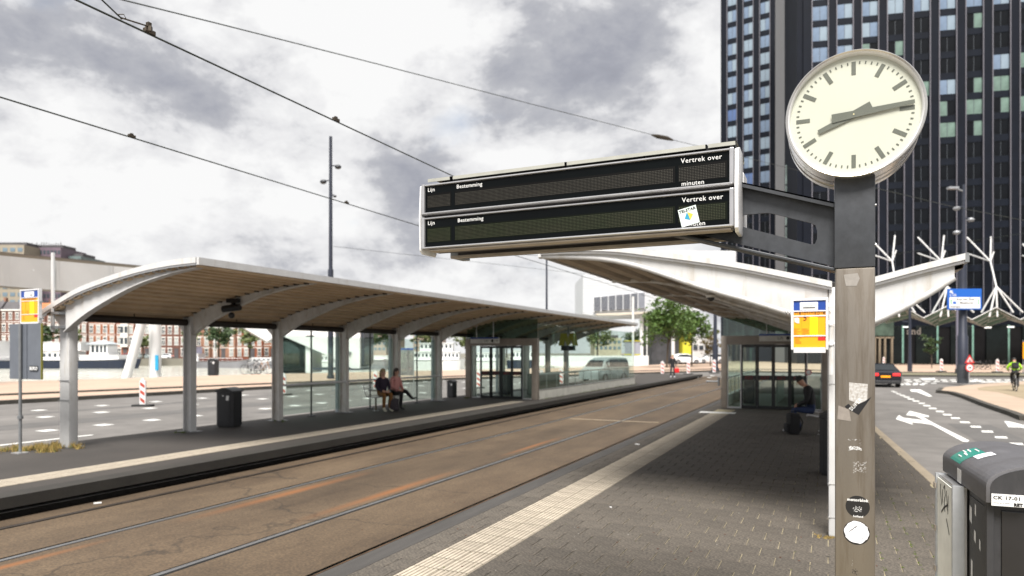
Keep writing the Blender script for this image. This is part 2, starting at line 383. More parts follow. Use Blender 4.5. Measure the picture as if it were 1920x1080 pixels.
for i, x in enumerate(XR):
    t = thing('tram_rail', ['rail nearest the far platform, darkest of the four', 'second rail from the far platform, polished grey', 'brightest polished rail in the middle of the road bed', 'rail running hard along the near platform edge'][i],
              'rail', (x, 0, ZT), group='four grooved tram rails')
    mb = MB(); mb.add([(x-gr, -8, ZT-.03), (x+gr, -8, ZT-.03), (x+gr, 56, ZT-.03), (x-gr, 56, ZT-.03), (x-gr, 62, ZR-.026), (x+gr, 62, ZR-.026)], [(0, 1, 2, 3), (3, 2, 5, 4)])
    part('flange_groove', mb, groove, t, world=True)
    hx = x+(.012 if i % 2 else -.012)
    mb = MB()
    pr = [(-.034, -.03), (-.032, .002), (-.02, .008), (.02, .008), (.032, .002), (.034, -.03)]
    mb.sweep([(hx+a, 0, b_) for a, b_ in pr], [(0, -8, ZT), (0, 56, ZT), (0, 62, ZR+.004)])
    part('rail_head', mb, raild if i == 0 else railm, t, world=True, smooth=True)
# painted bar across the bed, platform lip strips
mb = MB(); mb.box(-7.9, -4.9, 21.5, 21.64, ZT+.004, ZT+.008); o = struct('painted_line', mb, M('worn_cream_paint', (.30, .24, .165), .8, 0, .2, 8))
# edge strip of right platform (dark asphalt band between edge and tiles)
edge_m = add_speckle(M('edge_asphalt', (.050, .046, .043), .8, 0, .2, 2, bump=.2, bscale=60, stretch=(4, .4, 1)), 50, .5, .8, 1.2)
mb = MB(); mb.box(-4.05, -3.80, -4, 60, -.027, .0); struct('platform_edge', mb, edge_m)
steelm = M('rusty_edge_steel', (.16, .09, .045), .55, .6, .4, 5)
mb = MB(); mb.box(-4.065, -4.05, -4, 60, -.06, .004); struct('edge_strip', mb, steelm)
# paving slabs 30x30 running bond
slab_m = add_speckle(random_tint(M('concrete_slab', (.088, .075, .061), .88, 0, .16, 1.1, bump=.5, bscale=90), .88, 1.12), 40, 1., .42, 1.58); grime(slab_m, (1.1, 1.1, 1), cut=.5, amt=.6, tint=(.66, .64, .62))
slab_far = add_speckle(M('concrete_slab_far', (.068, .057, .046), .88, 0, .2, 1.1, bump=.4, bscale=90), 40, 1., .45, 1.55)  # darker slab copy, shade under the near roof put into its colour
def slab_mesh(w, l):
    m = MB(); c = .002; z1 = 0.
    m.add([(-w/2, -l/2, -.028), (w/2, -l/2, -.028), (w/2, l/2, -.028), (-w/2, l/2, -.028), (-w/2, -l/2, -c), (w/2, -l/2, -c), (w/2, l/2, -c), (-w/2, l/2, -c),
           (-w/2+c, -l/2+c, z1), (w/2-c, -l/2+c, z1), (w/2-c, l/2-c, z1), (-w/2+c, l/2-c, z1)],
          [(0, 1, 5, 4), (1, 2, 6, 5), (2, 3, 7, 6), (3, 0, 4, 7), (4, 5, 9, 8), (5, 6, 10, 9), (6, 7, 11, 10), (7, 4, 8, 11), (8, 9, 10, 11)]); return m
TS = .30; J = .007; JY = .0012
tac_x = (-3.44, -2.86)
slabs = []
def slab_rows(y0, y1):
    k = int(y0/TS)
    while k*TS < y1:
        y = k*TS+TS/2; off = (k % 2)*TS/2
        xe = max(-.2, edge_r(y)) if y <= 44 else -1.5
        for a, b_ in ((-3.80, tac_x[0]), (tac_x[1], xe)):
            x = a-off if a > -3 else a - (off if off else 0)
            while x < b_-.02:
                xa, xb = max(a, x), min(b_, x+TS)
                if xb-xa > .04: slabs.append(((xa+xb)/2, y, xb-xa-J))
                x += TS
        k += 1
slab_rows(2.1, 24)
def inview(x, y):
    f = -x*SA+y*CA; r = x*CA+y*SA
    if f < .5: return False
    u = 960+F*r/f; v = 660+F*CH/f
    return -40 < u < 1960 and v < 1110
pavt = thing('slab_paving', 'grey concrete slab paving of the near platform beside the ribbed strip', 'paving', (0, 0, 0)); 
for k in ('label', 'category'): del pavt[k]
pavt['kind'] = 'structure'
vis = sorted([s for s in slabs if inview(s[0], s[1])], key=lambda s: s[1]**2+s[0]**2)
near, rest = vis[:300], vis[300:]
cache = {}
for x, y, w in near:
    key = round(w, 3)
    if key not in cache: cache[key] = slab_mesh(key, TS-JY).mesh('slab', slab_m)
    o = place('slab', cache[key], pavt, (x, y, random.uniform(-.0005, .0005)))
    o.rotation_euler = (random.uniform(-.002, .002), random.uniform(-.002, .002), random.uniform(-.003, .003))
mb = MB(); sm0 = {}
for x, y, w in rest:
    m0 = slab_mesh(w, TS-JY); dz = random.uniform(-.0005, .0005); b0 = len(mb.v)
    mb.add([(v[0]+x, v[1]+y, v[2]+dz) for v in m0.v], m0.f)
o = part('paving_rest', mb, slab_far, pavt); o['kind'] = 'stuff'
mb = MB(); mb.prism([(-3.8, 24, -.027), (-.2, 24, -.027), (-.6, 60, -.027), (-3.8, 60, -.027)], (0, 0, .02)); struct('paving_far', mb, slab_far)
# tactile ribbed tiles
tac_m = add_speckle(random_tint(M('ribbed_cream_tile', (.43, .375, .30), .75, 0, .12, 5, bump=.15, bscale=90), .86, 1.08), 35, .6, .8, 1.15)
def rib_tile(w, l, n=6):
    m = MB(); pr = [(-w/2, -.028), (-w/2, -.003)]
    for i in range(n):
        a = -w/2+.004+i*(w-.008)/n; s = (w-.008)/n
        pr += [(a+s*.17, -.004), (a+s*.24, .003), (a+s*.80, .003), (a+s*.87, -.004)]
    pr += [(w/2, -.003), (w/2, -.028)]
    m.sweep([(x, 0, z) for x, z in pr], [(0, -l/2, 0), (0, l/2, 0)])
    for q, (a, b_) in enumerate(zip(pr[:-1], pr[1:])):
        if a[1] < 0 or b_[1] < 0: m.mi[q] = 1
    return m
tact = thing('ribbed_guide_strip', 'cream ribbed guide tiles laid in a double row along the near platform edge', 'guide strip', (0, 0, 0))
groove_d = M('groove_grime_shade', (.31, .27, .215), .9, 0, .2, 9)  # grime tone on groove faces, also stands in for shade between ribs
tm = rib_tile(.284, .290).mesh('guide_tile', [tac_m, groove_d])
k = 0
while 2.4+k*.3 < 22.2:
    y = 2.4+k*.3
    for x in (-3.295, -3.005):
        if inview(x, y) or True:
            o = place('guide_tile', tm, tact, (x, y, random.uniform(-.001, .001))); 
    k += 1
mb = MB(); mb.box(-3.80, -2.70, 22.35, 22.85, -.02, .003); o = struct('white_end_tile', mb, paint)
# left platform
platl = add_speckle(M('far_platform_asphalt', (.040, .034, .030), .85, 0, .2, .6, bump=.15, bscale=80), 30, .6, .8, 1.2)
mb = MB(); mb.prism([(-14.9, -8, -.5), (-10.28, -8, -.5), (-10.28, 60.4, -.5), (-14.9, 61.5, -.5)], (0, 0, .5)); struct('platform', mb, platl)
mb = MB(); mb.box(-10.30, -9.94, -8, 60.5, -.15, .006); struct('platform_edge', mb, add_speckle(M('edge_kerb', (.026, .023, .019), .8, 0, .2, 1.5), 30, .5, .8, 1.2))
mb = MB()
for (a, b_) in ((-11.36, -11.07), (-11.06, -10.77)):
    yy = -7.9
    while yy < 24.5:
        m0 = rib_tile(.286, .296, 5); mb.add([(v[0]+(a+b_)/2, v[1]+yy, v[2]+.008) for v in m0.v], m0.f); mb.mi[-len(m0.mi):] = m0.mi; yy += .3
o = part('ribbed_guide_strip', mb, [tac_m, groove_d], None, kind='structure')
# gutter edge of road, right platform side
mb = MB()
gut = add_speckle(M('beige_kerb', (.27, .225, .165), .8, 0, .15, 1), 40, .5, .8, 1.15)
for y in range(-4, 44, 3):
    mb.prism([(edge_r(y), y, -.3), (edge_r(y)+.13, y, -.3), (edge_r(y+2.98)+.13, y+2.98, -.3), (edge_r(y+2.98), y+2.98, -.3)], (0, 0, .3))
    mb.prism([(edge_r(y)+.135, y, -.3), (edge_r(y)+.36, y, -.3), (edge_r(y+2.98)+.36, y+2.98, -.3), (edge_r(y+2.98)+.135, y+2.98, -.3)], (0, 0, .112))
o = part('kerb', mb, gut, None, kind='structure')
# ---- traffic island on the right
Z = lambda pts, z: [PZ(1630+x/5.4, 660+y/5.4, z) for x, y in pts]
top = Z([(700, 388), (735, 362), (790, 352), (900, 345), (1000, 333), (1300, 312), (1566, 296), (2600, 262), (2600, 900), (1566, 648), (1450, 603), (1300, 556), (1150, 507), (1000, 450), (900, 418), (830, 400)], -.06)
mb = MB(); mb.prism([(p.x, p.y, -.4) for p in top], (0, 0, .34)); struct('traffic_island', mb, M('beige_paving', (.38, .29, .22), .85, 0, .1, .6))
ring = [Vector((p.x, p.y, 0)) for p in top]; idx = [10, 11, 12, 13, 14, 15, 0, 1]
kk = [ring[i] for i in [9]+idx[:]]; mb = MB()
for a, b_ in zip(kk[:-1], kk[1:]):
    d = (b_-a).normalized(); s = Vector((-d.y, d.x, 0))*.12
    mb.prism([a+Vector((0, 0, -.4)), b_+Vector((0, 0, -.4)), b_+s+Vector((0, 0, -.4)), a+s+Vector((0, 0, -.4))], (0, 0, .345))
    mb.prism([a+Vector((0, 0, -.4)), b_+Vector((0, 0, -.4)), b_-s+Vector((0, 0, -.4)), a-s+Vector((0, 0, -.4))], (0, 0, .345))
struct('kerb', mb, kerb_m)
mb = MB(); mb.face(Z([(1090, 365), (1180, 348), (1566, 325), (2600, 290), (2600, 640), (1566, 475), (1300, 405), (1110, 385)], -.056)); struct('cycle_path', mb, M('worn_brick_path', (.27, .215, .14), .85, 0, .2, .5))
# ---- painted markings
def mark(name, polys, z=ZR+.005):
    mb = MB()
    for p in polys: mb.face([(q.x, q.y, z) for q in p])
    return struct(name, mb, paint)
zr = lambda pts: Z(pts, ZR)
mark('turn_arrow', [zr([(1015, 900), (990, 912), (945, 908), (632, 738), (530, 722), (428, 712), (443, 737), (268, 680), (300, 640), (345, 668), (530, 690), (548, 688), (470, 650), (372, 640), (408, 597), (607, 648), (600, 660), (530, 652), (640, 715)])])
mark('turn_arrow', [zr([(412, 380), (515, 380), (600, 425), (637, 450), (600, 452), (480, 405), (420, 400)])])
mark('turn_arrow', [zr([(1366, 700), (1430, 708), (1590, 748), (1900, 800), (1900, 860), (1600, 785), (1540, 765), (1410, 762)])])
ds = []
for x, y, w in ((238, 398, 20), (262, 408, 24), (295, 424, 27), (335, 440, 30), (378, 457, 34), (420, 477, 38), (472, 497, 38), (530, 520, 37), (582, 545, 42), (642, 572, 45), (715, 603, 46), (790, 636, 49), (873, 671, 52), (968, 713, 56), (1078, 758, 60), (1195, 807, 66), (1335, 866, 70), (1490, 932, 76), (1660, 1000, 84)):
    h = w*.22; ds.append(zr([(x-w, y-h*.7), (x+w*.75, y-h*.5), (x+w, y+h*.7), (x-w*.75, y+h*.5)]))
mark('dashed_line', ds)
cr = []
for x in range(350, 1560, 92):
    for y, w in ((300, 30), (318, 26), (284, 30)):
        if y == 318 and x > 700: continue
        xx = x+(y % 7)*9; cr.append(zr([(xx-w, y-4), (xx+w, y-4), (xx+w, y+3), (xx-w, y+3)]))
cr.append(zr([(500, 268), (665, 264), (665, 286), (560, 284)])); cr.append(zr([(1140, 302), (1600, 298), (1600, 305), (1140, 309)]))
cr.append(zr([(960, 276), (1120, 276), (1130, 296), (1000, 299)]))
for x in range(300, 520, 70): cr.append(zr([(x, 325), (x+50, 323), (x+50, 333), (x, 335)]))
mark('crossing_marks', cr)
lf = []
for X0, ys in ((-19.3, [13.1+1.58*i for i in range(-6, 34)]), (-23.4, [12+1.9*i for i in range(-5, 26)]), (-26.3, [13+2.4*i for i in range(-4, 20)])):
    for y in ys: lf.append([Vector((X0-.22, y-.20, 0)), Vector((X0+.22, y-.20, 0)), Vector((X0+.22, y+.20, 0)), Vector((X0-.22, y+.20, 0))])
lf.append([Vector((-17.3, -8, 0)), Vector((-17.15, -8, 0)), Vector((-17.15, 11.4, 0)), Vector((-17.3, 11.4, 0))])
for x in range(1150, 1345, 24):
    for y in (704.5, 708): lf.append([PZ(x+q+(y % 5)*4, y+s, ZR) for q, s in ((-4, -.35), (4, -.35), (4, .35), (-4, .35))])
mark('block_marks', lf)
# patches, drain covers and gum spots
patch = add_speckle(M('asphalt_patch', (.10, .095, .092), .85, 0, .15, 1, bump=.15, bscale=120), 60, .6, .7, 1.3)
mb = MB()
for x0, x1, y0, y1 in ((-21.8, -20.4, 8, 24), (-25.2, -24.6, 14, 40), (3.2, 4.3, 15, 24), (6.0, 7.1, 24, 33), (-18.6, -17.9, 18, 21)): mb.face([(x0, y0, ZR+.003), (x1, y0, ZR+.003), (x1, y1, ZR+.003), (x0, y1, ZR+.003)])
struct('road_patch', mb, patch)
mb = MB(); rg = random.Random(5)
for i in range(240):
    x = rg.uniform(-2.8, 1.2); y = rg.uniform(2.5, 20); r = rg.uniform(.006, .022)
    mb.face([(x+r*math.cos(a)*rg.uniform(.7, 1.1), y+r*math.sin(a), .0022) for a in [k*.785 for k in range(8)]])
o = part('gum_spots', mb, M('gum', (.075, .068, .06), .8), None, kind='structure')
mb = MB()
for i in range(90):
    x = rg.uniform(-2.8, 1.2); y = rg.uniform(2.5, 14); r = rg.uniform(.003, .009)
    mb.face([(x+r*math.cos(a), y+r*math.sin(a), .0024) for a in [k*1.047 for k in range(6)]])
o = part('gum_spots', mb, M('gum_pale', (.42, .40, .36), .8), None, kind='structure')
# ================================================================== STATION CLOCK AND DISPLAY ON ONE POST
YP = 3.81; PX0, PX1 = .027, .2055; PC = (PX0+PX1)/2
def zat(py, x, Y): return CH+(HZ-py)/F*(-x*SA+Y*CA)
post = thing('clock_post', 'brushed steel post with grey upper sleeve carrying round clock and display arm', 'post', (PC, YP+.1, 0))
zs0 = zat(502, PC, YP); zs1 = zat(338, PC, YP)
mb = MB(); mb.box(PX0, PX1, YP, YP+.2, 0, zs0); sh = part('shaft', mb, steel, post, world=True, bevel=.008, smooth=True)
mb = MB(); mb.box(PX0-.004, PX1+.0, YP-.004, YP+.204, zs0+.001, zs1+.02); part('sleeve', mb, dark_metal, post, world=True, bevel=.006, smooth=True)
mb = MB(); mb.box(PX0-.05, PX1+.05, YP-.05, YP+.25, 0, .012); part('base_plate', mb, steel, post, world=True)
mb = MB()
for x, z in ((PX1+.002, zat(383, PC, YP)), (PX1+.002, zat(458, PC, YP))): mb.tube([(x-.004, YP+.06, z), (x+.006, YP+.06, z)], .006, 8)
part('bolt', mb, alu, post, world=True)
# stickers on the post (flat prints)
def disc(mb, c, r, y, n=28, jag=0, mi=0):
    pts = [(c[0]+r*(1+random.uniform(-jag, jag))*math.cos(2*math.pi*i/n), y, c[1]+r*(1+random.uniform(-jag, jag))*math.sin(2*math.pi*i/n)) for i in range(n)]
    mb.face(pts, mi)
def ppx(px, py, dy=-.0012): return PY(px, py, YP+dy)
st = MB(); disc(st, ((ppx(1608, 950)).x, ppx(1608, 950).z), ppx(1631, 950).x-ppx(1608, 950).x, YP-.0008); s1 = part('round_sticker', st, M('black_vinyl', (.01, .01, .012), .35), post, world=True)
o = text('sticker_text', 'motorblok', .020, (ppx(1608, 936).x, YP-.0016, ppx(1608, 940).z), s1, white_flat, align='CENTER', ext=.0002, bold=.0005)
o = text('sticker_text', 'holland', .014, (ppx(1609, 969).x, YP-.0016, ppx(1609, 970).z), s1, white_flat, align='CENTER', ext=.0002, bold=.0003)
em = MB()
ecx, ecz = ppx(1608, 954).x, ppx(1608, 954).z
for i in range(34):
    a = random.uniform(0, 6.28); r = random.uniform(.004, .021)
    em.cbox((ecx+r*math.cos(a), YP-.0015, ecz+r*math.sin(a)*.8), random.uniform(.002, .009), .0004, .0013, rot=Matrix.Rotation(random.uniform(0, 3), 3, 'Y'))
part('emblem', em, white_flat, s1, world=True)
st = MB(); disc(st, (ppx(1606, 999).x, ppx(1606, 999).z), .060, YP-.0008); s2 = part('round_sticker', st, M('black_vinyl', (.01, .01, .012), .35), post, world=True)
st = MB(); disc(st, (ppx(1606, 998).x, ppx(1606, 998).z), .055, YP-.0014, n=34, jag=.06); part('torn_paper', st, M('torn_white_paper', (.74, .74, .78), .7, 0, .1, 60), s2, world=True)
st = MB(); c0 = (ecx-.004, ppx(1606, 999).z)
for i in range(26): st.cbox((c0[0]+random.uniform(-.045, .045), YP-.0019, c0[1]+random.uniform(-.045, .045)), random.uniform(.001, .006), .0003, .0015, rot=Matrix.Rotation(random.uniform(0, 3), 3, 'Y'))
st.cbox((c0[0]-.015, YP-.0019, c0[1]+.02), .05, .0003, .003, rot=Matrix.Rotation(-.75, 3, 'Y')); part('ink_specks', st, black_flat, s2, world=True)
# torn black sticker and residues
st = MB(); st.face([ppx(1592, 768), ppx(1610, 778), ppx(1634, 744), ppx(1622, 752), ppx(1611, 757)]); st.face([ppx(1584, 762), ppx(1591, 757), ppx(1596, 762), ppx(1588, 767)])
s3 = part('torn_sticker', st, M('black_vinyl', (.01, .01, .012), .35), post, world=True)
text('sticker_text', 'SUPER', .026, (ppx(1597, 771, -.002).x, YP-.0018, ppx(1597, 771).z), s3, white_flat, rot=Matrix.Rotation(R(-50), 4, 'Y') @ RX, ext=.0002)
res_m = M('paper_residue', (.55, .55, .55), .8, 0, .2, 80, col2=(.30, .27, .24))
st = MB(); q = [ppx(1592, 717), ppx(1627, 720), ppx(1626, 752), ppx(1610, 757), ppx(1592, 750)]; st.face(q); part('paper_residue', st, res_m, post, world=True)
st = MB()
def flecks(n, x0, x1, y0, y1, s0, s1):
    for i in range(n):
        c = ppx(random.uniform(x0, x1), random.uniform(y0, y1)); w = random.uniform(s0, s1); st.cbox((c.x, YP-.001, c.z), w, .0004, random.uniform(s0*.6, s1*.6), rot=Matrix.Rotation(random.uniform(-.2, .2), 3, 'Y'))
flecks(46, 1592, 1615, 837, 844, .002, .008); flecks(10, 1590, 1614, 823, 826, .001, .004); flecks(5, 1612, 1616, 828, 838, .001, .003); flecks(4, 1596, 1600, 1050, 1062, .001, .003)
part('paper_residue', st, white_flat, post, world=True)
st = MB(); flecks(60, 1600, 1625, 866, 886, .002, .009); part('scuff', st, M('scuffed_steel', (.42, .40, .38), .6, .3, .2, 30), post, world=True)
st = MB(); flecks(26, 1598, 1612, 1066, 1078, .002, .006); part('scuff', st, M('dirt_mark', (.06, .05, .045), .7), post, world=True)
st = MB(); st.face([ppx(1582, 515), ppx(1608, 512), ppx(1612, 522), ppx(1606, 536), ppx(1586, 536)]); part('glue_patch', st, M('glue_residue', (.30, .28, .26), .6, .3, .1, 40), post, world=True)
st = MB(); st.face([ppx(1572, 760), ppx(1592, 768), ppx(1596, 790), ppx(1570, 786)]); part('glue_patch', st, M('dull_glue', (.27, .24, .215), .7, .3, .1, 40), post, world=True)
# clock
CX = .109; cz = CH+1.172; CR = .312; CY0 = 3.742; CY1 = 4.06
clock = thing('station_clock', 'large round double sided clock with ivory face and dark hands, on the steel post', 'clock', (CX, (CY0+CY1)/2, cz))
def ringpts(r, y, n=72): return [(CX+r*math.cos(2*math.pi*i/n), y, cz+r*math.sin(2*math.pi*i/n)) for i in range(n)]
def lathe(prof, n=72, mi=0, m=None):          # prof: (radius, y)
    m = m or MB(); rings = [ringpts(r, y, n) for r, y in prof]; vs = [v for q in rings for v in q]; fs = []
    for j in range(len(prof)-1):
        for i in range(n): fs.append((j*n+i, j*n+(i+1) % n, (j+1)*n+(i+1) % n, (j+1)*n+i))
    return m.add(vs, fs, mi)
chrome = M('polished_aluminium', (.66, .64, .62), .22, .85, .1, 8)
mid = (CY0+CY1)/2
part('casing', lathe([(CR-.012, CY0+.004), (CR-.004, CY0), (CR, CY0+.004), (CR, CY0+.060), (CR-.004, CY0+.064), (CR-.004, mid-.012), (CR-.03, mid-.010), (CR-.03, mid+.010), (CR-.004, mid+.012), (CR-.004, CY1-.064), (CR, CY1-.06), (CR, CY1-.004), (CR-.004, CY1), (CR-.012, CY1-.004)]), chrome, clock, world=True, smooth=True)
part('bezel', lathe([(CR-.022, CY0+.034), (CR-.018, CY0+.010), (CR-.012, CY0+.003)]), alu_light, clock, world=True, smooth=True)
part('bezel', lathe([(CR-.022, CY1-.034), (CR-.018, CY1-.010), (CR-.012, CY1-.003)]), alu_light, clock, world=True, smooth=True)
face_m = M('ivory_dial', (.585, .60, .53), .5, 0, .02, 3)
markm = M('dial_grey', (.105, .115, .095), .5)
for sgn, yy in ((-1, CY0+.030), (1, CY1-.030)):
    mb = MB(); mb.face(ringpts(CR-.021, yy, 72)); dial = part('dial', mb, face_m, clock, world=True)
    yo = yy+sgn*.0015; sx = -sgn
    mk = MB()
    for i in range(60):
        a = R(90-6*i); r0, r1, w = (.198, .262, .0195) if i % 5 == 0 else (.249, .262, .0062)
        rot = Matrix.Rotation(-a, 3, 'Y'); mk.cbox((CX+sx*(r0+r1)/2*math.cos(a), yo, cz+(r0+r1)/2*math.sin(a)), r1-r0, .001, w, rot=Matrix.Rotation(-a if sx > 0 else a, 3, 'Y'))
    part('hour_marks', mk, markm, dial, world=True)
    for nm, ang, tail, tw, ln, w0, w1, dy in (('minute_hand', 90-6*14.1, -.098, .030, .262, .022, .0125, .010), ('hour_hand', 90-30*8.235, -.085, .031, .172, .020, .0155, .006)):
        a = R(ang); mb = MB(); poly = [(tail, -tw*.72), (tail, tw*.72), (-tail*.2, tw*.55), (ln, w1/1.4), (ln, -w1/1.4), (-tail*.2, -tw*.55)]
        P = [(CX+sx*(p*math.cos(a)-q*math.sin(a)), yy+sgn*dy, cz+p*math.sin(a)+q*math.cos(a)) for p, q in poly]
        mb.prism(P, (0, sgn*.0022, 0)); part(nm, mb, markm, clock, world=True)
    mb = MB(); mb.tube([(CX, yy, cz), (CX, yy+sgn*.0135, cz)], .0035, 10); part('hub', mb, M('brass_pin', (.75, .68, .4), .4), clock, world=True)
part('glass_cover', lathe([(.0001, CY0+.014), (CR-.019, CY0+.014)], 48), glass('dial_glass', (.95, .95, .93), .05), clock, world=True)
# ---- display boards
XL, XRT = -2.350, -.444; YF = 3.69
disp = thing('departure_display', 'long hanging two line departure board with dark led panels and silver frames', 'departure board', ((XL+XRT)/2, 3.95, 2.6))
zz = lambda y: zat(y, XRT, YF)
board_m = M('board_black', (.002, .003, .0035), .3, 0, .3, 3, spec=.10)
led = M('led_dot', (.040, .036, .026), .5, 0, .25, 3); led2 = M('led_dot_green', (.022, .038, .006), .5, 0, .3, 2, col2=(.042, .034, .018))
framem = M('silver_frame', (.46, .46, .48), .32, .6, .06, 9); framel = M('frame_underside', (.40, .35, .30), .6, .2, .12, 9)
def rowset(zt, zb, lo=False):
    # frame top and bottom rails with rounded noses
    tz = .012
    for (z, nm) in ((zt, 'top_rail'), (zb, 'bottom_rail')):
        mb = MB()
        if nm == 'top_rail': pr = [(YF+.10, z+.004), (YF+.03, z+.004), (YF+.004, z), (YF-.004, z-.006), (YF-.004, z-tz+.003), (YF, z-tz), (YF+.03, z-tz)]
        else: pr = [(YF+.03, z+tz), (YF-.002, z+tz), (YF-.010, z+tz-.008), (YF-.010, z+.004), (YF-.002, z-.002), (YF+.09, z-.006)]
        mb.sweep([(0, y, q) for y, q in pr], [(XL+.012, 0, 0), (XRT-.012, 0, 0)])
        part(nm, mb, framem, disp, world=True, smooth=True)
    for x in (XL+.004, XRT-.026):
        mb = MB(); mb.box(x, x+.022, YF-.007, YF+.09, zb+.001, zt+.001); part('side_rail', mb, framem, disp, world=True, bevel=.004)
    mb = MB(); mb.box(XL+.026, XRT-.026, YF+.008, YF+.085, zb+.012, zt-.010); return part('display_panel', mb, board_m, disp, world=True)
z1t, z1b, z2t, z2b = zz(276), zz(345), zz(352), zz(424)
p1 = rowset(z1t, z1b); p2 = rowset(z2t, z2b)
dot = lambda m, x0, x1, z0, z1, p: [m.add([(x0+i*p, YF+.0065, z0+j*p), (x0+i*p+p*.5, YF+.0065, z0+j*p), (x0+i*p+p*.5, YF+.0065, z0+j*p+p*.5), (x0+i*p, YF+.0065, z0+j*p+p*.5)], [(0, 1, 2, 3)]) for i in range(int((x1-x0)/p)) for j in range(int((z1-z0)/p))]
xq = lambda px: PY(px, 340, YF).x
for pn, ztop, zbot, lm, dy in ((p1, z1t, z1b, led, 0), (p2, z2t, z2b, led2, 2)):
    h0, h1 = zbot+.046, zbot+.046+(ztop-zbot)*.43
    for a, b_ in ((801, 844), (853, 1264), (1273, 1362)):
        mb = MB(); mb.box(xq(a)-.006, xq(b_)+.004, YF+.0070, YF+.0078, h0-.006, h1+.002); part('led_field', mb, M('led_field_dark', (.003, .003, .003), .5, 0, .3, 2, spec=.1) if dy == 0 else M('led_field_dark_green', (.003, .005, .002), .5, 0, .4, 2, spec=.1), pn, world=True)
        mb = MB(); dot(mb, xq(a), xq(b_), h0, h1, .0083); part('led_dots', mb, lm, pn, world=True, kind='stuff')
    for s, px, zo, sz in (('Lijn', 801, ztop-zbot-.046, .034), ('Bestemming', 855+dy, ztop-zbot-.046, .034), ('Vertrek over', 1276+dy, ztop-zbot-.050, .037), ('minuten', 1277+dy, .019, .034)):
        text('lettering', s, sz, (xq(px), YF+.0062, zbot+zo), pn, white_flat, ext=.0004, bold=0, sx=1.0)
# dark core, lid, caps, rear module
mb = MB(); mb.box(XL+.02, XRT-.02, YF+.05, YF+.19, z2b-.004, z1t+.01); part('core', mb, black_metal, disp, world=True)
mb = MB(); z0 = z1t+.040
pr = [(YF+.045, z0-.014), (YF+.045, z0+.006), (YF+.10, z0+.022), (YF+.40, z0+.022), (YF+.46, z0+.006), (YF+.46, z0-.014), (YF+.455, z0-.014), (YF+.455, z0+.002), (YF+.40, z0+.016), (YF+.10, z0+.016), (YF+.05, z0+.002), (YF+.05, z0-.014)]
lidm = M('lid_beige_metal', (.36, .36, .32), .55, .1, .1, 6)
xs_l = [xq(795), xq(836), xq(842), -1.40, -1.385, -.60, -.585, XRT-.003]
for i in range(0, 8, 2):
    mb = MB(); mb.sweep([(0, y, z) for y, z in pr], [(xs_l[i], 0, 0), (xs_l[i+1], 0, 0)], closed=True); part('lid_section', mb, lidm, disp, world=True)
mb = MB(); mb.box(XL+.10, XRT-.01, YF+.09, YF+.41, z0-.02, z0+.012); part('lid_core', mb, black_metal, disp, world=True)
for x, w in ((XRT, .020), (XL-.008, .010)):
    mb = MB(); pr = [(YF-.012, z2b-.010), (YF+.02, z2b-.030), (YF+.17, z2b-.030), (YF+.185, z2b-.01), (YF+.185, z1t-.02), (YF+.16, z1t+.010), (YF+.06, z1t+.014), (YF-.006, z1t-.01), (YF-.018, (z1t+z2b)/2)]
    mb.prism([(x, y, z) for y, z in pr], (w, 0, 0)); part('end_cap', mb, alu_light, disp, world=True, bevel=.004, smooth=True)
YB = YF+.30
mb = MB(); mb.box(XL+.05, XRT-.02, YB, YB+.16, z2b-.006, z1t); part('rear_board', mb, M('rear_board_dark', (.03, .026, .024), .5, 0, .2, 20), disp, world=True)
mb = MB(); mb.box(XL+.045, XRT+.02, YB-.006, YB+.022, z2b-.024, z2b-.0065); part('rear_rail', mb, framel, disp, world=True)
mb = MB(); mb.box(XRT-.02, XRT+.012, YB, YB+.17, z2b-.03, z1t-.06); part('end_cap', mb, alu_light, disp, world=True, bevel=.004)
mb = MB(); mb.box(XL+.04, XL+.10, YB-.005, YB+.165, z2b-.022, z1t); part('end_cap', mb, grey_metal, disp, world=True, bevel=.004)
mb = MB(); mb.box(XL+.05, XRT-.02, YF+.006, YF+.09, z2b-.014, z2b-.006); part('underside_plate', mb, framel, disp, world=True)
# sticker on the lower panel
sc = PY(1291, 405, YF-.001); stk = MB(); hs = .048; rot = Matrix.Rotation(R(14), 3, 'Y')
c_ = Vector((sc.x, YF-.0125, sc.z))
stk.cbox((c_.x, YF+.004, c_.z), hs*2, .0006, hs*2, rot=Matrix.Rotation(R(-13), 3, 'Y'))
s4 = part('square_sticker', stk, M('sticker_pale', (.62, .74, .70), .4, 0, .1, 30, col2=(.80, .84, .82)), disp, world=True)
rr_ = Matrix.Rotation(R(-13), 4, 'Y')
text('sticker_text', 'TELSTAR', .021, Vector((c_.x, YF+.0030, c_.z))+rr_.to_3x3() @ Vector((-.044, 0, .027)), s4, black_flat, rot=rr_ @ RX, ext=.0002, bold=.0008)
mb = MB(); mb.prism([Vector((c_.x, YF+.0030, c_.z))+rr_.to_3x3() @ Vector(q) for q in ((-.024, 0, -.008), (-.004, 0, .024), (.004, 0, -.022))], (0, -.0003, 0)); part('blue_shape', mb, M('sticker_cyan', (.02, .28, .45), .4), s4, world=True)
mb = MB(); mb.prism([Vector((c_.x, YF+.0028, c_.z))+rr_.to_3x3() @ Vector(q) for q in ((-.002, 0, .024), (.024, 0, .004), (.004, 0, -.022))], (0, -.0003, 0)); part('yellow_shape', mb, M('sticker_gold', (.72, .5, .06), .4), s4, world=True)
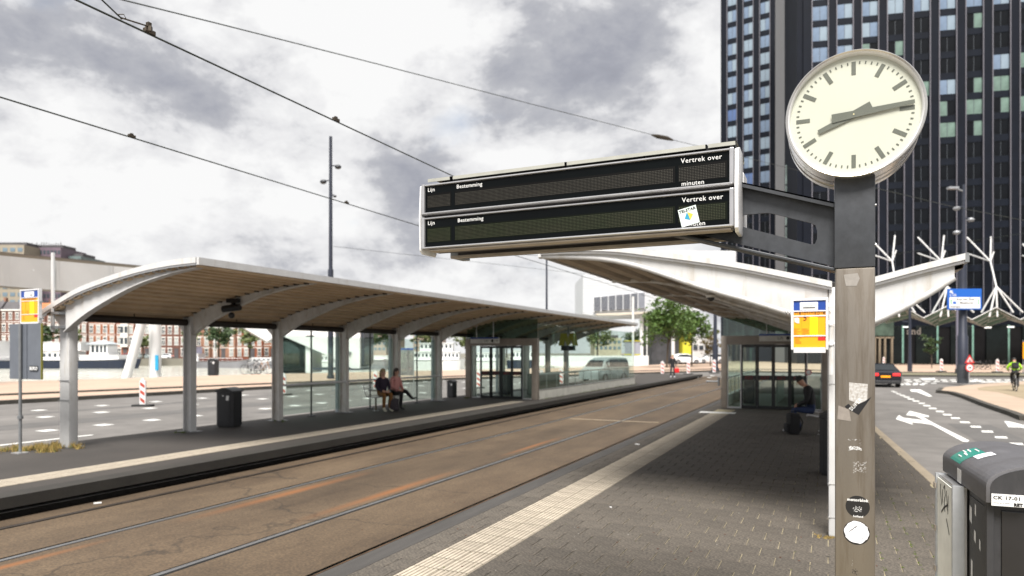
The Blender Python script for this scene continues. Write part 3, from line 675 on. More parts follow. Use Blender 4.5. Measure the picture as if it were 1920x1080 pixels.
# ---- bracket arm
arm = thing('display_arm', 'dark grey cantilever bracket with long slot holding the display to the post', 'bracket', (PX0-.3, YP+.08, 2.7))
YA = YP+.07
A = lambda px, py: PY(px, py, YA)
up = [A(1392, 350), A(1566, 388), A(1566, 430), A(1532, 430), A(1529, 422), A(1520, 418), A(1447, 400), A(1438, 399), A(1392, 403)]
lo_ = [A(1300, 432), A(1392, 425), A(1520, 458), A(1528, 457), A(1532, 448), A(1532, 430), A(1566, 430), A(1566, 500), A(1300, 437)]
mb = MB(); mb.prism(up, (0, .012, 0)); mb.prism(lo_, (0, .012, 0)); part('web', mb, dark_metal, arm, world=True)
a0, a1 = A(1392, 345), A(1566, 383); b0, b1 = A(1230, 430), A(1566, 503)
mb = MB()
for p, q, s in ((a0, a1, 0), ):
    mb.prism([(p.x, YA-.05, p.z), (q.x, YA-.05, q.z), (q.x, YA-.05, q.z-.026), (p.x, YA-.05, p.z-.026)], (0, .006, 0))
    mb.prism([(p.x, YA-.05, p.z), (q.x, YA-.05, q.z), (q.x, YA-.05, q.z-.008), (p.x, YA-.05, p.z-.008)], (0, .12, 0))
part('top_flange', mb, dark_metal, arm, world=True)
mb = MB(); p, q = b0, b1; mb.prism([(p.x, YA-.05, p.z), (q.x, YA-.05, q.z-.004), (q.x, YA-.05, q.z-.020), (p.x, YA-.05, p.z-.016)], (0, .12, 0)); part('bottom_flange', mb, dark_metal, arm, world=True, bevel=.004)
# ================================================================== NEAR CABINET
CXN = (.585, 1.035)
cab = thing('utility_cabinet', 'charcoal street cabinet with vaulted lid, stickers and a white notice panel on its side', 'cabinet', (.855, 4.16, 0), rz=R(3.3))
L0, L1, W = -.43, .43, .235; ZE = 1.290
cabm = grime(add_speckle(M('cabinet_grey', (.028, .028, .031), .55, .1, .15, 12, bump=.12, bscale=350), 300, .4, .8, 1.2), (10, 10, 3), cut=.5, amt=.6, tint=(1.8, 1.7, 1.6))
lidc = add_speckle(M('cabinet_lid_grey', (.105, .103, .112), .55, .15, .10, 5, bump=.12, bscale=350), 300, .4, .85, 1.15); grime(lidc, (5, 2, 5), cut=.5, amt=.6, tint=(1.5, 1.5, 1.5)); grime(lidc, (3, 9, 3), cut=.5, amt=.7, tint=(.6, .58, .55))
mb = MB(); mb.box(-W+.02, W-.02, L0+.03, L1-.03, 0, ZE-.012); part('body', mb, cabm, cab, bevel=.006)
ar = [(W*1.02*math.cos(a), ZE+.045+.105*math.sin(a)) for a in [math.pi*i/22 for i in range(23)]]
pr = [(W*1.02, ZE-.03), ]+ar+[(-W*1.02, ZE-.03)]
mb = MB(); mb.prism([(x, L0-.02, z) for x, z in pr], (0, L1-L0+.04, 0)); lid = part('lid', mb, lidc, cab, bevel=.003, smooth=True)
mb = MB(); pr2 = [(x*.93, (z-ZE)*.92+ZE+.0) for x, z in pr]; mb.prism([(x, L0-.024, z) for x, z in pr2], (0, .004, 0)); part('lid_end', mb, cabm, cab)
for x0, x1 in ((-.17, .17),):
    mb = MB(); mb.box(x0, x1, L0+.020, L0+.032, .12, ZE-.07); part('front_door', mb, M('door_gloss_black', (.016, .015, .016), .3, 0, .2, 3), cab, bevel=.004)
mb = MB(); mb.box(-W+.004, -W+.035, L0+.01, L0+.05, 0, ZE-.02); part('corner_post', mb, cabm, cab, bevel=.006)
mb = MB(); mb.box(-W+.016, -W+.020, L0+.05, L0+.37, .1, ZE-.07); part('side_door', mb, cabm, cab, bevel=.002)
mb = MB(); mb.box(-W+.014, -W+.138, L0-.0275, L0-.0255, ZE-.040, ZE+.014); pl = part('number_plate', mb, M('plate_white', (.74, .74, .74), .5, 0, .04, 30), cab, bevel=.0008)
text('lettering', 'CK 17-01', .0215, (-W+.020, L0-.0280, ZE-.010), pl, black_flat, ext=.0003, bold=.0007, sx=1.15)
text('lettering', 'verboden aan te plakken', .0062, (-W+.018, L0-.0280, ZE-.028), pl, black_flat, ext=.0003)
text('lettering', 'RET', .018, (-W+.098, L0-.0280, ZE-.036), pl, black_flat, rot=RX @ Matrix.Shear('XY', 4, (.25, 0)), ext=.0003, bold=.0015)
# white notice panel on the side with folded frame
mb = MB(); mb.box(-W-.045, -W-.040, L0+.42, L0+.80, .60, ZE-.055); nb = part('notice_panel', mb, add_speckle(M('notice_cream', (.9, .9, .84), .35, 0, .05, 6), 12, .4, .85, 1.05), cab)
mb = MB(); mb.box(-W-.036, -W+.012, L0+.40, L0+.82, .58, ZE-.04); part('panel_frame', mb, alu, cab)
for ya in (.395, .807):
    mb = MB(); mb.box(-W-.052, -W-.0, L0+ya, L0+ya+.022, .58, ZE-.035); part('panel_frame', mb, M('frame_light', (.5, .52, .55), .4, .5, .1, 9), cab)
mb = MB(); mb.box(-W-.075, -W+.0, L0+.40, L0+.82, .565, .572); mb.box(-W-.080, -W-.073, L0+.40, L0+.82, .560, .60); part('panel_tray', mb, alu, cab)
for z in (.70, .93, 1.17):
    mb = MB(); mb.box(-W-.058, -W-.050, L0+.80, L0+.84, z, z+.03); part('clip', mb, M('tan_clip', (.30, .26, .22), .6), cab)
gm = MB()
g0 = Vector((-W-.0462, 0, 0))
for q in ([(.83, 1.21), (.82, 1.15), (.79, 1.10), (.77, 1.13), (.76, 1.19)], [(.74, 1.20), (.71, 1.22), (.69, 1.17), (.72, 1.13), (.70, 1.08)], [(.66, 1.20), (.64, 1.10), (.61, 1.18), (.62, 1.08)], [(.66, 1.05), (.60, 1.00), (.58, .98)], [(.80, 1.06), (.72, 1.10), (.62, 1.13)]):
    gm.tube([(g0.x, L0+.02+(y-.02)*.86, z) for y, z in q], .006, 5)
gm.v = [(g0.x+(v[0]-g0.x)*.06, v[1], v[2]) for v in gm.v]
part('graffiti', gm, black_flat, nb)
# stickers on lid: follow vault
def lidpt(th, y, o=.0015):
    return Vector(((W*1.02+o)*math.cos(th), y, ZE+.045+(.105+o)*math.sin(th)))
def lidpatch(t0, t1, y0, y1, mat, name, o=.0015, n=6, sk=0):
    mb = MB(); vs = []; fs = []
    for i in range(n+1):
        t = t0+(t1-t0)*i/n
        vs += [lidpt(t, y0+sk*i/n, o), lidpt(t, y1+sk*i/n, o)]
    for i in range(n): fs.append((2*i, 2*i+2, 2*i+3, 2*i+1))
    mb.add(vs, fs); return part(name, mb, mat, cab)
lidpatch(R(122), R(168), L0+.44, L0+.66, M('sticker_teal', (.0, .20, .155), .4, 0, .05, 30), 'green_sticker', sk=.05)
lidpatch(R(116), R(140), L0+.36, L0+.46, M('sticker_torn_white', (.72, .72, .76), .6, 0, .2, 60), 'torn_sticker', .002)
mb = MB()
for i in range(9):
    t = R(random.uniform(124, 158)); y = L0+random.uniform(.50, .62)
    p = lidpt(t, y, .003); q = lidpt(t, y+.05, .003); mb.tube([p, q], .004, 4)
part('sticker_print', mb, white_flat, cab)
mb = MB(); mb.box(-W*1.02-.0016, -W*1.02-.0004, L0+.44, L0+.52, ZE-.028, ZE+.042); part('white_sticker', mb, M('sticker_white', (.66, .66, .66), .6, 0, .1, 40), cab)
for (y, z, w, h) in ((.34, 1.13, .045, .085), (.25, 1.17, .022, .06), (.26, 1.04, .032, .06), (.17, 1.02, .02, .055), (.32, .86, .03, .10)):
    mb = MB(); mb.prism([(-W+.0150, L0+y-w/2, z-h/2), (-W+.0150, L0+y+w/2, z-h/2+.01), (-W+.0150, L0+y+w/2.4, z+h/2), (-W+.0150, L0+y-w/2.2, z+h/2-.006)], (-.0006, 0, 0)); part('paper_scrap', mb, M('sticker_white', (.66, .66, .66), .6), cab)
# ================================================================== FAR PLATFORM SHELTER (left)
Zc = CH
def smooth_prof(pts, n):
    # Catmull-Rom through (x, z) points
    out = []; P = [pts[0]]+list(pts)+[pts[-1]]
    seg = len(pts)-1
    for s in range(seg):
        p0, p1, p2, p3 = [Vector(q) for q in P[s:s+4]]
        for k in range(n):
            t = k/n; out.append(tuple(.5*((2*p1)+(-p0+p2)*t+(2*p0-5*p1+4*p2-p3)*t*t+(-p0+3*p1-3*p2+p3)*t**3)))
    out.append(tuple(pts[-1])); return out
LTOP = smooth_prof([(-14.62, Zc+.82), (-14.1, Zc+1.02), (-13.3, Zc+1.27), (-12.0, Zc+1.51), (-11.0, Zc+1.62), (-10.17, Zc+1.65)], 6)
LBOT = smooth_prof([(-14.02, Zc+.42), (-13.27, Zc+.80), (-12.0, Zc+1.24), (-11.0, Zc+1.44), (-10.25, Zc+1.52)], 5)
sh = thing('tram_shelter', 'long white steel shelter with one sided vaulted corrugated roof on the far platform', 'shelter', (-14.0, 8.8, 0))
colY = [8.87+2.92*i for i in range(11)]
und = M('soffit_dirty', (.60, .455, .30), .7, .0, .15, 1.5); undd = M('soffit_groove', (.10, .075, .045), .8)
rafm = add_speckle(M('rafter_white', (.62, .605, .58), .5, 0, .08, 2), 8, .4, .85, 1.08); grime(rafm, (5, 5, 1.5), cut=.5, amt=.8)
# roof: corrugated sheet, trapezoid ribs running along the shelter
def prof_len(p):
    L_ = [0]
    for a, b_ in zip(p[:-1], p[1:]): L_.append(L_[-1]+math.dist(a, b_))
    return L_
def prof_at(p, L_, s):
    for i in range(len(p)-1):
        if s <= L_[i+1] or i == len(p)-2:
            t = (s-L_[i])/(L_[i+1]-L_[i]); x = p[i][0]+(p[i+1][0]-p[i][0])*t; z = p[i][1]+(p[i+1][1]-p[i][1])*t
            d = Vector((p[i+1][0]-p[i][0], p[i+1][1]-p[i][1])).normalized(); return x, z, -d.y, d.x
def corrugate(p, pitch, depth, off):
    L_ = prof_len(p); out = []; n = int(L_[-1]/pitch); pt = L_[-1]/n
    for i in range(n):
        for f, d in ((0, 0), (.36, 0), (.44, 1), (.92, 1)):
            x, z, nx, nz = prof_at(p, L_, (i+f)*pt); o_ = -(off+depth*d)
            out.append((x+nx*o_, z+nz*o_))
    x, z, nx, nz = prof_at(p, L_, L_[-1]); out.append((x-nx*off, z-nz*off)); return out
def roof(parent, prof, y0, y1, pitch=.30, depth=.085, nm='roof_sheet', mats=None, thick=.05, flip=1):
    mats = mats or [und, roof_brown]
    c = corrugate(prof, pitch, depth, thick) if flip > 0 else corrugate(prof, pitch, depth, thick)
    mb = MB(); mb.sweep([(x, 0, z) for x, z in c], [(0, y0, 0), (0, y1, 0)]); part('roof_underside', mb, mats[0], parent, world=True)
    mb = MB(); mb.sweep([(x, 0, z) for x, z in prof], [(0, y0, 0), (0, y1, 0)]); part('roof_cover', mb, white_panel, parent, world=True, smooth=True)
Y0, Y1 = 8.62, 39.2
roof(sh, LTOP, Y0, Y1)
# edge trims: gable fascia at both ends, eaves profile along the open side
def fascia(parent, prof, y, h=.09, t=.05, nm='gable_trim', mat=None, m2=None):
    mb = MB(); up = [(x, y, z+.03) for x, z in prof]; dn = [(x, y, z+.03-h) for x, z in prof]
    n = len(prof)
    mb.add(up+dn+[(x, y+t, z) for x, _, z in up]+[(x, y+t, z) for x, _, z in dn],
           [(i, i+1, n+i+1, n+i) for i in range(n-1)]+[(2*n+i, 2*n+i+1, 3*n+i+1, 3*n+i) for i in range(n-1)]+[(i, i+1, 2*n+i+1, 2*n+i) for i in range(n-1)]+[(n+i, n+i+1, 3*n+i+1, 3*n+i) for i in range(n-1)]+[(0, n, 3*n, 2*n), (n-1, 2*n-1, 4*n-1, 3*n-1)])
    return part(nm, mb, mat or white_paint, parent, world=True)
fascia(sh, LTOP, Y0-.03, .10, .06); fascia(sh, [(x, z-.105) for x, z in LTOP], Y0-.012, .03, .05, mat=alu); fascia(sh, LTOP, Y1, .10, .05)
mb = MB(); ex, ez = LTOP[-1]; mb.box(ex, ex+.05, Y0, Y1, ez-.10, ez+.03); part('eaves_trim', mb, white_paint, sh, world=True)
mb = MB(); ex, ez = LTOP[0]; mb.box(ex-.12, ex, Y0, Y1, ez-.06, ez+.05); part('gutter', mb, grey_metal, sh, world=True)
def rafter(parent, top, bot, y, t=.02, fl=.11, mat=None, off=.115):
    # web plate and a lower flange, from the column out to the tip
    mat = mat or rafm; mb = MB(); n = len(bot)
    tp = []
    for x, z in bot:
        zt = None
        for (xa, za), (xb, zb) in zip(top[:-1], top[1:]):
            if xa <= x <= xb: zt = za+(zb-za)*(x-xa)/(xb-xa)
        tp.append((x, (zt if zt is not None else z+.2)-off))
    for s0, s1 in ((-t/2, t/2),):
        vs = [(x, y+s0, z) for x, z in bot]+[(x, y+s0, z) for x, z in tp]+[(x, y+s1, z) for x, z in bot]+[(x, y+s1, z) for x, z in tp]
        mb.add(vs, [(i, i+1, n+i+1, n+i) for i in range(n-1)]+[(2*n+i, 2*n+i+1, 3*n+i+1, 3*n+i) for i in range(n-1)])
    for dz0, dz1, pp in ((-.018, 0, bot), (0, .016, tp)):
        vs = []
        for x, z in pp: vs += [(x, y-fl/2, z+dz0), (x, y+fl/2, z+dz0), (x, y+fl/2, z+dz1), (x, y-fl/2, z+dz1)]
        fs = []
        for i in range(n-1):
            for a, b_ in ((0, 1), (1, 2), (2, 3), (3, 0)): fs.append((4*i+a, 4*i+b_, 4*i+4+b_, 4*i+4+a))
        fs += [(0, 1, 2, 3), (4*n-4, 4*n-3, 4*n-2, 4*n-1)]
        mb.add(vs, fs)
    return part('rafter', mb, mat, parent, world=True, smooth=False)
def clips(parent, top, y, off=.10, n=15, x0=None):
    mb = MB(); L_ = prof_len(top)
    for i in range(n):
        x, z, nx, nz = prof_at(top, L_, L_[-1]*(i+.6)/n*.97); mb.cbox((x, y-.03, z-off), .10, .06, .045)
    return part('clips', mb, M('clip_dark', (.06, .05, .04), .7), parent, world=True, kind='stuff')
def hcol(y, x=-14.15, h=2.80, w=.26, d=.17):
    mb = MB(); mb.box(x-w/2, x-w/2+.02, y-d/2, y+d/2, 0, h); mb.box(x+w/2-.02, x+w/2, y-d/2, y+d/2, 0, h); mb.box(x-w/2+.02, x+w/2-.02, y-.009, y+.009, 0, h)
    mb.box(x-w/2+.02, x+w/2-.02, y-d/2+.03, y+d/2-.03, 2.2, 2.215)
    return mb
gly = M('tall_glass_edge', (.25, .36, .32), .3, 0, .1, 5)
for i, y in enumerate(colY):
    if i == 0:
        mb = MB(); mb.box(-14.31, -13.99, y-.10, y+.10, 0, 2.84); part('column', mb, white_paint, sh, world=True, bevel=.045, smooth=True)
        rafter(sh, LTOP, LBOT, y-.12, t=.05, fl=.15, mat=white_paint)
    else:
        part('column', hcol(y), rafm if i > 1 else white_paint, sh, world=True)
        rafter(sh, LTOP, LBOT, y); clips(sh, LTOP, y-.05, off=.135)
    mb = MB(); mb.prism([(-14.28, y-.01, 2.72), (-14.28, y-.01, 2.35), (-14.62, y-.01, 2.66), (-14.62, y-.01, 2.72)], (0, .02, 0)); part('back_bracket', mb, rafm, sh, world=True)
    mb = MB(); mb.box(-14.4, -13.9, y-.17, y+.17, 0, .012); part('foot_plate', mb, grey_metal, sh, world=True)
for a, b_ in zip(colY[:-1], colY[1:]):
    mb = MB(); mb.tube([(-14.16, a+.10, 2.655), (-14.16, b_-.10, 2.655)], .085, 10); part('lighting_tube', mb, M('dark_brown_tube', (.018, .013, .010), .5), sh, world=True, smooth=True)
    mb = MB(); mb.tube([(-14.16, (a+b_)/2, 2.70), (-14.16, (a+b_)/2, 2.86)], .012, 6); part('hanger', mb, black_metal, sh, world=True)
# handrail and glass from the third column on
for i in range(2, 5):
    a, b_ = colY[i], colY[i+1]
    mb = MB(); mb.tube([(-14.0, a+.09, 1.0), (-14.0, b_-.09, 1.0)], .032, 10); part('handrail', mb, alu_light, sh, world=True, smooth=True)
    mid_ = (a+b_)/2
    for y0_, y1_ in ((a+.12, mid_-.03), (mid_+.03, b_-.12)):
        mb = MB(); mb.box(-14.22, -14.21, y0_, y1_, .12, 2.42); part('glass_pane', mb, pane_g, sh, world=True)
    mb = MB(); mb.box(-14.235, -14.195, mid_-.018, mid_+.018, 0, 2.60); part('glass_post', mb, M('dark_green_steel', (.05, .065, .06), .5), sh, world=True)
    mb = MB(); mb.box(-14.30, -14.12, mid_-.07, mid_+.07, 0, .03); part('post_shoe', mb, dark_metal, sh, world=True)
    mb = MB(); mb.box(-14.40, -14.10, mid_-.012, mid_+.012, 2.40, 2.44); part('glass_clamp', mb, black_metal, sh, world=True)
for i in range(3, 9):
    mb = MB(); y = colY[i]; mb.box(-14.46, -14.36, y-.05, y+.05, 0, 2.55); part('rear_post', mb, M('pale_blue_post', (.42, .47, .50), .5), sh, world=True)
# camera housings under the roof
cctv = thing('surveillance_camera', 'dark camera cluster under the second roof beam of the far shelter', 'camera', (-12.6, colY[1]-.1, Zc+1.0))
mb = MB(); mb.box(-.12, .12, -.03, .03, .10, .16); mb.box(-.02, .02, -.02, .02, .02, .12); part('mount', mb, black_metal, cctv)
mb = MB(); mb.tube([(-.16, -.05, .0), (.12, .02, .03)], .055, 10); part('housing', mb, black_metal, cctv, smooth=True)
mb = MB(); mb.sphere((.02, -.05, -.10), .05, 10, 6); part('dome', mb, black_metal, cctv, smooth=True)
cctv.scale = (1.5, 1.5, 1.5)
# first column extras: downpipe tube with clamps
pipe = thing('flag_pole', 'thin white pole clamped to the first column of the far shelter', 'pole', (-14.22, 8.66, 0))
mb = MB(); mb.tube([(-14.26, 8.62, 2.35), (-14.26, 8.62, 3.95)], .035, 10); part('tube', mb, white_paint, pipe, world=True, smooth=True)
for z in (2.42, 2.70):
    mb = MB(); mb.box(-14.27, -14.02, 8.58, 8.76, z, z+.05); part('clamp', mb, grey_metal, pipe, world=True)
for z in (.95, 1.35):
    mb = MB(); mb.box(-14.32, -13.98, 8.755, 8.765, z, z+.012); part('strap', mb, grey_metal, pipe, world=True)
# ---- lift entrance of the far platform
def booth(name, label, x0, x1, Yf, Yb, side_x, post_w, sideR):
    t = thing(name, label, 'lift entrance', ((x0+x1)/2, Yf, 0))
    fm = MATS.get('booth_frame') or M('booth_frame', (.27, .235, .20), .5, .2, .12, 4)
    H = 2.50; hb = 2.20
    pw = post_w
    for a, b_ in ((x0, x0+pw), (x1-pw, x1)):
        mb = MB(); mb.box(a, b_, Yf, Yf+.22, 0, H); part('frame_post', mb, fm, t, world=True, bevel=.02, smooth=True)
    mb = MB(); mb.box(x0+pw-.01, x1-pw+.01, Yf+.004, Yf+.216, hb, H-.002); part('frame_head', mb, fm, t, world=True)
    w = x1-x0-2*pw; ws = w*.155; dx0, dx1 = x0+pw+ws, x1-pw-ws
    for a, b_ in ((x0+pw, dx0), (dx1, x1-pw)):
        mb = MB(); mb.box(a+.03, b_-.03, Yf+.10, Yf+.11, .05, hb); part('side_glass', mb, pane_g, t, world=True)
        mb = MB(); mb.box(a, a+.03, Yf+.08, Yf+.13, 0, hb); mb.box(b_-.03, b_, Yf+.08, Yf+.13, 0, hb); mb.box(a+.03, b_-.03, Yf+.08, Yf+.13, 0, .05)
        part('glass_frame', mb, alu, t, world=True)
    n = 4; dw = (dx1-dx0)/n
    lm = M('dark_red_print', (.16, .008, .010), .5)
    for i in range(n):
        a, b_ = dx0+i*dw, dx0+(i+1)*dw; yy = Yf+.06+(0 if i in (0, 3) else .03)
        mb = MB(); fw = .055
        mb.box(a+.002, a+fw, yy, yy+.05, .02, hb-.01); mb.box(b_-fw, b_-.002, yy, yy+.05, .02, hb-.01)
        mb.box(a+fw, b_-fw, yy, yy+.05, .02, .11); mb.box(a+fw, b_-fw, yy, yy+.05, hb-.10, hb-.01); mb.box(a+fw, b_-fw, yy, yy+.05, .98, 1.14)
        d = part('door', mb, black_metal, t, world=True)
        mb = MB(); mb.box(a+fw, b_-fw, yy+.02, yy+.028, .11, .98); part('door_pane', mb, pane_g, d, world=True)
        mb = MB(); mb.box(a+fw, b_-fw, yy+.02, yy+.028, 1.14, hb-.10); part('door_pane', mb, pane_g, d, world=True)
        text('lettering', 'RET', .155, (a+dw*.5, yy-.003, 1.005), d, lm, rot=RX @ Matrix.Shear('XY', 4, (.25, 0)), align='CENTER', ext=.001, bold=.004)
    # glass above the head
    mb = MB(); mb.box(x0+.04, x1-.04, Yf+.10, Yf+.11, H, H+.78); part('upper_glass', mb, pane_dark, t, world=True)
    # side walls: low white wall and tall glass panes behind
    for X, side in ((x0, 0), (x1, 1)):
        if side not in sideR: continue
        s = 1 if side else -1
        xa, xb = (X-.12, X-.0) if side else (X, X+.12)
        mb = MB(); mb.box(xa, xb, Yf+.23, Yb, 0, .37); part('low_wall', mb, M('cream_wall', (.62, .60, .54), .7, 0, .12, 3), t, world=True)
        mb = MB(); mb.box(xa-.01, xb+.01, Yf+.23, Yb, .371, .40); part('wall_cap', mb, alu, t, world=True)
        y = Yf+.25; k = 0
        while y < Yb-.3:
            y2 = min(Yb-.02, y+1.2); mb = MB(); mb.box(xa+.055, xa+.065, y+.008, y2-.008, .40, 3.12); part('wall_pane', mb, pane_g, t, world=True); y = y2
        mb = MB(); mb.tube([(xa-.12*s, Yf+.3, 1.02), (xa-.12*s, Yb-.1, 1.02)], .035, 8); part('inner_rail', mb, alu_light, t, world=True, smooth=True)
        mb = MB()
        yy = Yf+.4
        while yy < Yb: mb.tube([(xa-.12*s, yy, .3), (xa-.12*s, yy, 1.0)], .016, 6); yy += 1.2
        part('rail_posts', mb, alu, t, world=True, kind='stuff')
    # stair shaft rails inside
    mb = MB(); mb.box((x0+x1)/2-.1, (x0+x1)/2-.04, Yf+3, Yf+7, 0, .95); part('stair_balustrade', mb, M('balustrade_grey', (.26, .27, .25), .6), t, world=True)
    mb = MB()
    mb.tube([((x0+x1)/2+.5, Yf+2.4, 0), ((x0+x1)/2+.5, Yf+2.4, .8), ((x0+x1)/2+.5, Yf+2.7, .95), ((x0+x1)/2+.5, Yf+5.5, .95)], .05, 8)
    part('stair_handrail', mb, M('rubber', (.02, .02, .02)), t, world=True, smooth=True)
    mb = MB(); mb.box(x0+.5, x0+.9, Yf+2.2, Yf+2.8, 0, 1.05); part('ticket_gate', mb, dark_metal, t, world=True, bevel=.04)
    mb = MB(); mb.box(x0+.15, x1-.15, Yf+.25, min(Yb, Yf+9), .003, .012); part('floor', mb, M('booth_floor', (.16, .16, .14), .5), t, world=True)
    return t
bl = booth('lift_entrance', 'glazed stair and lift entrance with four black sliding doors on the far platform', -14.05, -10.72, 25.5, 40.8, 0, .26, (1,))
def dirsign(x, y, z, w, label, ptxt, parent_h, arrow=True):
    t = thing('direction_sign', label, 'sign', (x, y, z))
    mb = MB(); mb.box(-w/2, w/2, -.05, .05, -.02, .22); part('panel', mb, M('sign_white_grey', (.62, .62, .58), .5), t)
    mb = MB(); mb.box(-w/2, w/2, -.053, -.0505, .16, .22); part('blue_band', mb, blue, t)
    text('lettering', ptxt, .13, (x-w*.0, y-.054, z+.035), t, black_flat, ext=.001, align='LEFT')
    mb = MB(); mb.tube([(w*.28, -.052, .08), (w*.28, -.055, .08)], .06, 14); mb.v = [(v[0], v[1], v[2]) for v in mb.v]; part('round_symbol', mb, black_flat, t)
    mb = MB(); mb.box(w*.37, w*.375, -.053, -.0505, .02, .14); mb.box(w*.40, w*.46, -.053, -.0505, .072, .088); mb.prism([(w*.44, -.0505, .04), (w*.475, -.0505, .08), (w*.44, -.0505, .12)], (0, -.003, 0)); part('arrow', mb, black_flat, t)
    for q in (-w*.3, w*.3):
        mb = MB(); mb.tube([(q, 0, .22), (q, 0, .22+parent_h)], .012, 6); part('hanger', mb, alu, t)
    return t
dirsign(-12.9, 25.1, 2.32, 1.30, 'hanging white direction sign above the doors of the far entrance', 'Lift', .65)
# metro sign inside the glass
ms = thing('metro_sign', 'hanging yellow letter M sign behind the glass of the far entrance', 'metro sign', (-11.75, 31.9, 2.25))
mb = MB()
pm = [(-.5, 0), (-.38, .62), (-.10, .62), (0, .36), (.10, .62), (.38, .62), (.5, 0), (.24, 0), (.17, .36), (.06, .02), (-.06, .02), (-.17, .36), (-.24, 0)]
mb.prism([(x, -.05, z) for x, z in pm], (0, .1, 0)); part('letter', mb, M('metro_yellow', (.50, .44, .02), .5), ms)
mb = MB(); mb.box(-.36, .36, -.06, .06, -.24, -.002); part('base_box', mb, black_metal, ms)
mb = MB(); mb.tube([(0, 0, .6), (0, 0, .95)], .02, 6); part('hanger', mb, black_metal, ms)
# ================================================================== NEAR PLATFORM SHELTER (right, butterfly roof)
YN = 7.9
def TP(px, py): p = PY(px, py, YN); return (p.x, p.z)
RT = smooth_prof([TP(1016, 466), TP(1133, 464), TP(1233, 474), TP(1367, 492), TP(1467, 511), TP(1560, 530)], 5)     # left wing, top line
RB = smooth_prof([TP(1010, 480), TP(1120, 484), TP(1200, 500), TP(1300, 533), TP(1400, 562), TP(1477, 586), TP(1552, 610)], 5)
RT2 = smooth_prof([TP(1600, 531), TP(1642, 521), TP(1720, 500), TP(1808, 478)], 5)
RB2 = smooth_prof([TP(1570, 622), TP(1642, 601), TP(1720, 563), TP(1790, 520)], 5)
sr = thing('tram_shelter', 'white butterfly roofed shelter on slim columns above the near platform', 'shelter', (.07, 8, 0))
ncol = [8.0+2.95*i for i in range(11)]
YE = 38.5
def plate(mb, top, bot, y, t):
    # closed outline made of the two polylines
    def samp(p, x):
        for (xa, za), (xb, zb) in zip(p[:-1], p[1:]):
            if xa <= x <= xb: return za+(zb-za)*(x-xa)/(xb-xa)
        return p[0][1] if x < p[0][0] else p[-1][1]
    x0 = max(top[0][0], bot[0][0]); x1 = min(top[-1][0], bot[-1][0]); n = 24
    xs = [x0+(x1-x0)*i/n for i in range(n+1)]
    a = [(x, y, samp(bot, x)) for x in xs]; b_ = [(x, y, samp(top, x)) for x in xs]; m = len(xs)
    a2 = [(x, yy+t, z) for x, yy, z in a]; b2 = [(x, yy+t, z) for x, yy, z in b_]
    mb.add(a+b_+a2+b2, [(i, i+1, m+i+1, m+i) for i in range(m-1)]+[(2*m+i, 2*m+i+1, 3*m+i+1, 3*m+i) for i in range(m-1)]+[(i, i+1, 2*m+i+1, 2*m+i) for i in range(m-1)]+[(m+i, m+i+1, 3*m+i+1, 3*m+i) for i in range(m-1)]+[(0, m, 3*m, 2*m), (m-1, 2*m-1, 4*m-1, 3*m-1)])
def bandstrip(prof, y0, y1, d0, d1, nm, mat, parent):
    mb = MB(); p = prof; n = len(p)
    vs = [(x, y0, z-d0) for x, z in p]+[(x, y0, z-d1) for x, z in p]+[(x, y1, z-d0) for x, z in p]+[(x, y1, z-d1) for x, z in p]
    mb.add(vs, [(i, i+1, n+i+1, n+i) for i in range(n-1)]+[(2*n+i, 2*n+i+1, 3*n+i+1, 3*n+i) for i in range(n-1)]+[(i, i+1, 2*n+i+1, 2*n+i) for i in range(n-1)]+[(n+i, n+i+1, 3*n+i+1, 3*n+i) for i in range(n-1)]+[(0, n, 3*n, 2*n), (n-1, 2*n-1, 4*n-1, 3*n-1)])
    part(nm, mb, mat, parent, world=True, smooth=True)
for T_, B_ in ((RT, RB), (RT2, RB2)):
    mb = MB(); plate(mb, [(x, z-.07) for x, z in T_], B_, YN, .05); part('gable_plate', mb, white_paint, sr, world=True)
    bandstrip(T_, YN-.06, YN+.1, -.01, .052, 'gable_trim', white_paint, sr)
    bandstrip(T_, YN-.035, YN+.1, .056, .080, 'gable_trim', alu_light, sr)
    mb = MB(); q = B_; mb.tube([(x, YN+.02, z) for x, z in q], .034, 10); part('lower_tube', mb, white_paint, sr, world=True, smooth=True)
soff = M('near_soffit', (.40, .32, .23), .6, .1, .15, 1.5)
mid_top = [RT[-1], RT2[0]]
# corrugated undersides set inside the plate depth
def lower(prof, d): return [(x, z-d) for x, z in prof]
cl = corrugate(lower(RT, .02), .33, .075, .04)
mb = MB(); mb.sweep([(x, 0, z) for x, z in cl], [(0, YN+.05, 0), (0, YE, 0)]); part('roof_underside', mb, soff, sr, world=True)
cl = corrugate(lower(RT2, .02), .3, .06, .04)
mb = MB(); mb.sweep([(x, 0, z) for x, z in cl], [(0, YN+.05, 0), (0, YE, 0)]); part('roof_underside', mb, soff, sr, world=True)
mb = MB(); allp = RT+RT2; mb.sweep([(x, 0, z+.008) for x, z in allp], [(0, YN, 0), (0, YE, 0)]); part('roof_cover', mb, white_panel, sr, world=True)
mb = MB(); x, z = RT[0]; mb.box(x-.04, x, YN-.03, YE, z-.11, z+.01); part('eaves_trim', mb, white_paint, sr, world=True)
mb = MB(); x, z = RT2[-1]; mb.box(x, x+.035, YN-.05, YE, z-.075, z+.012); part('eaves_trim', mb, grey_metal, sr, world=True)
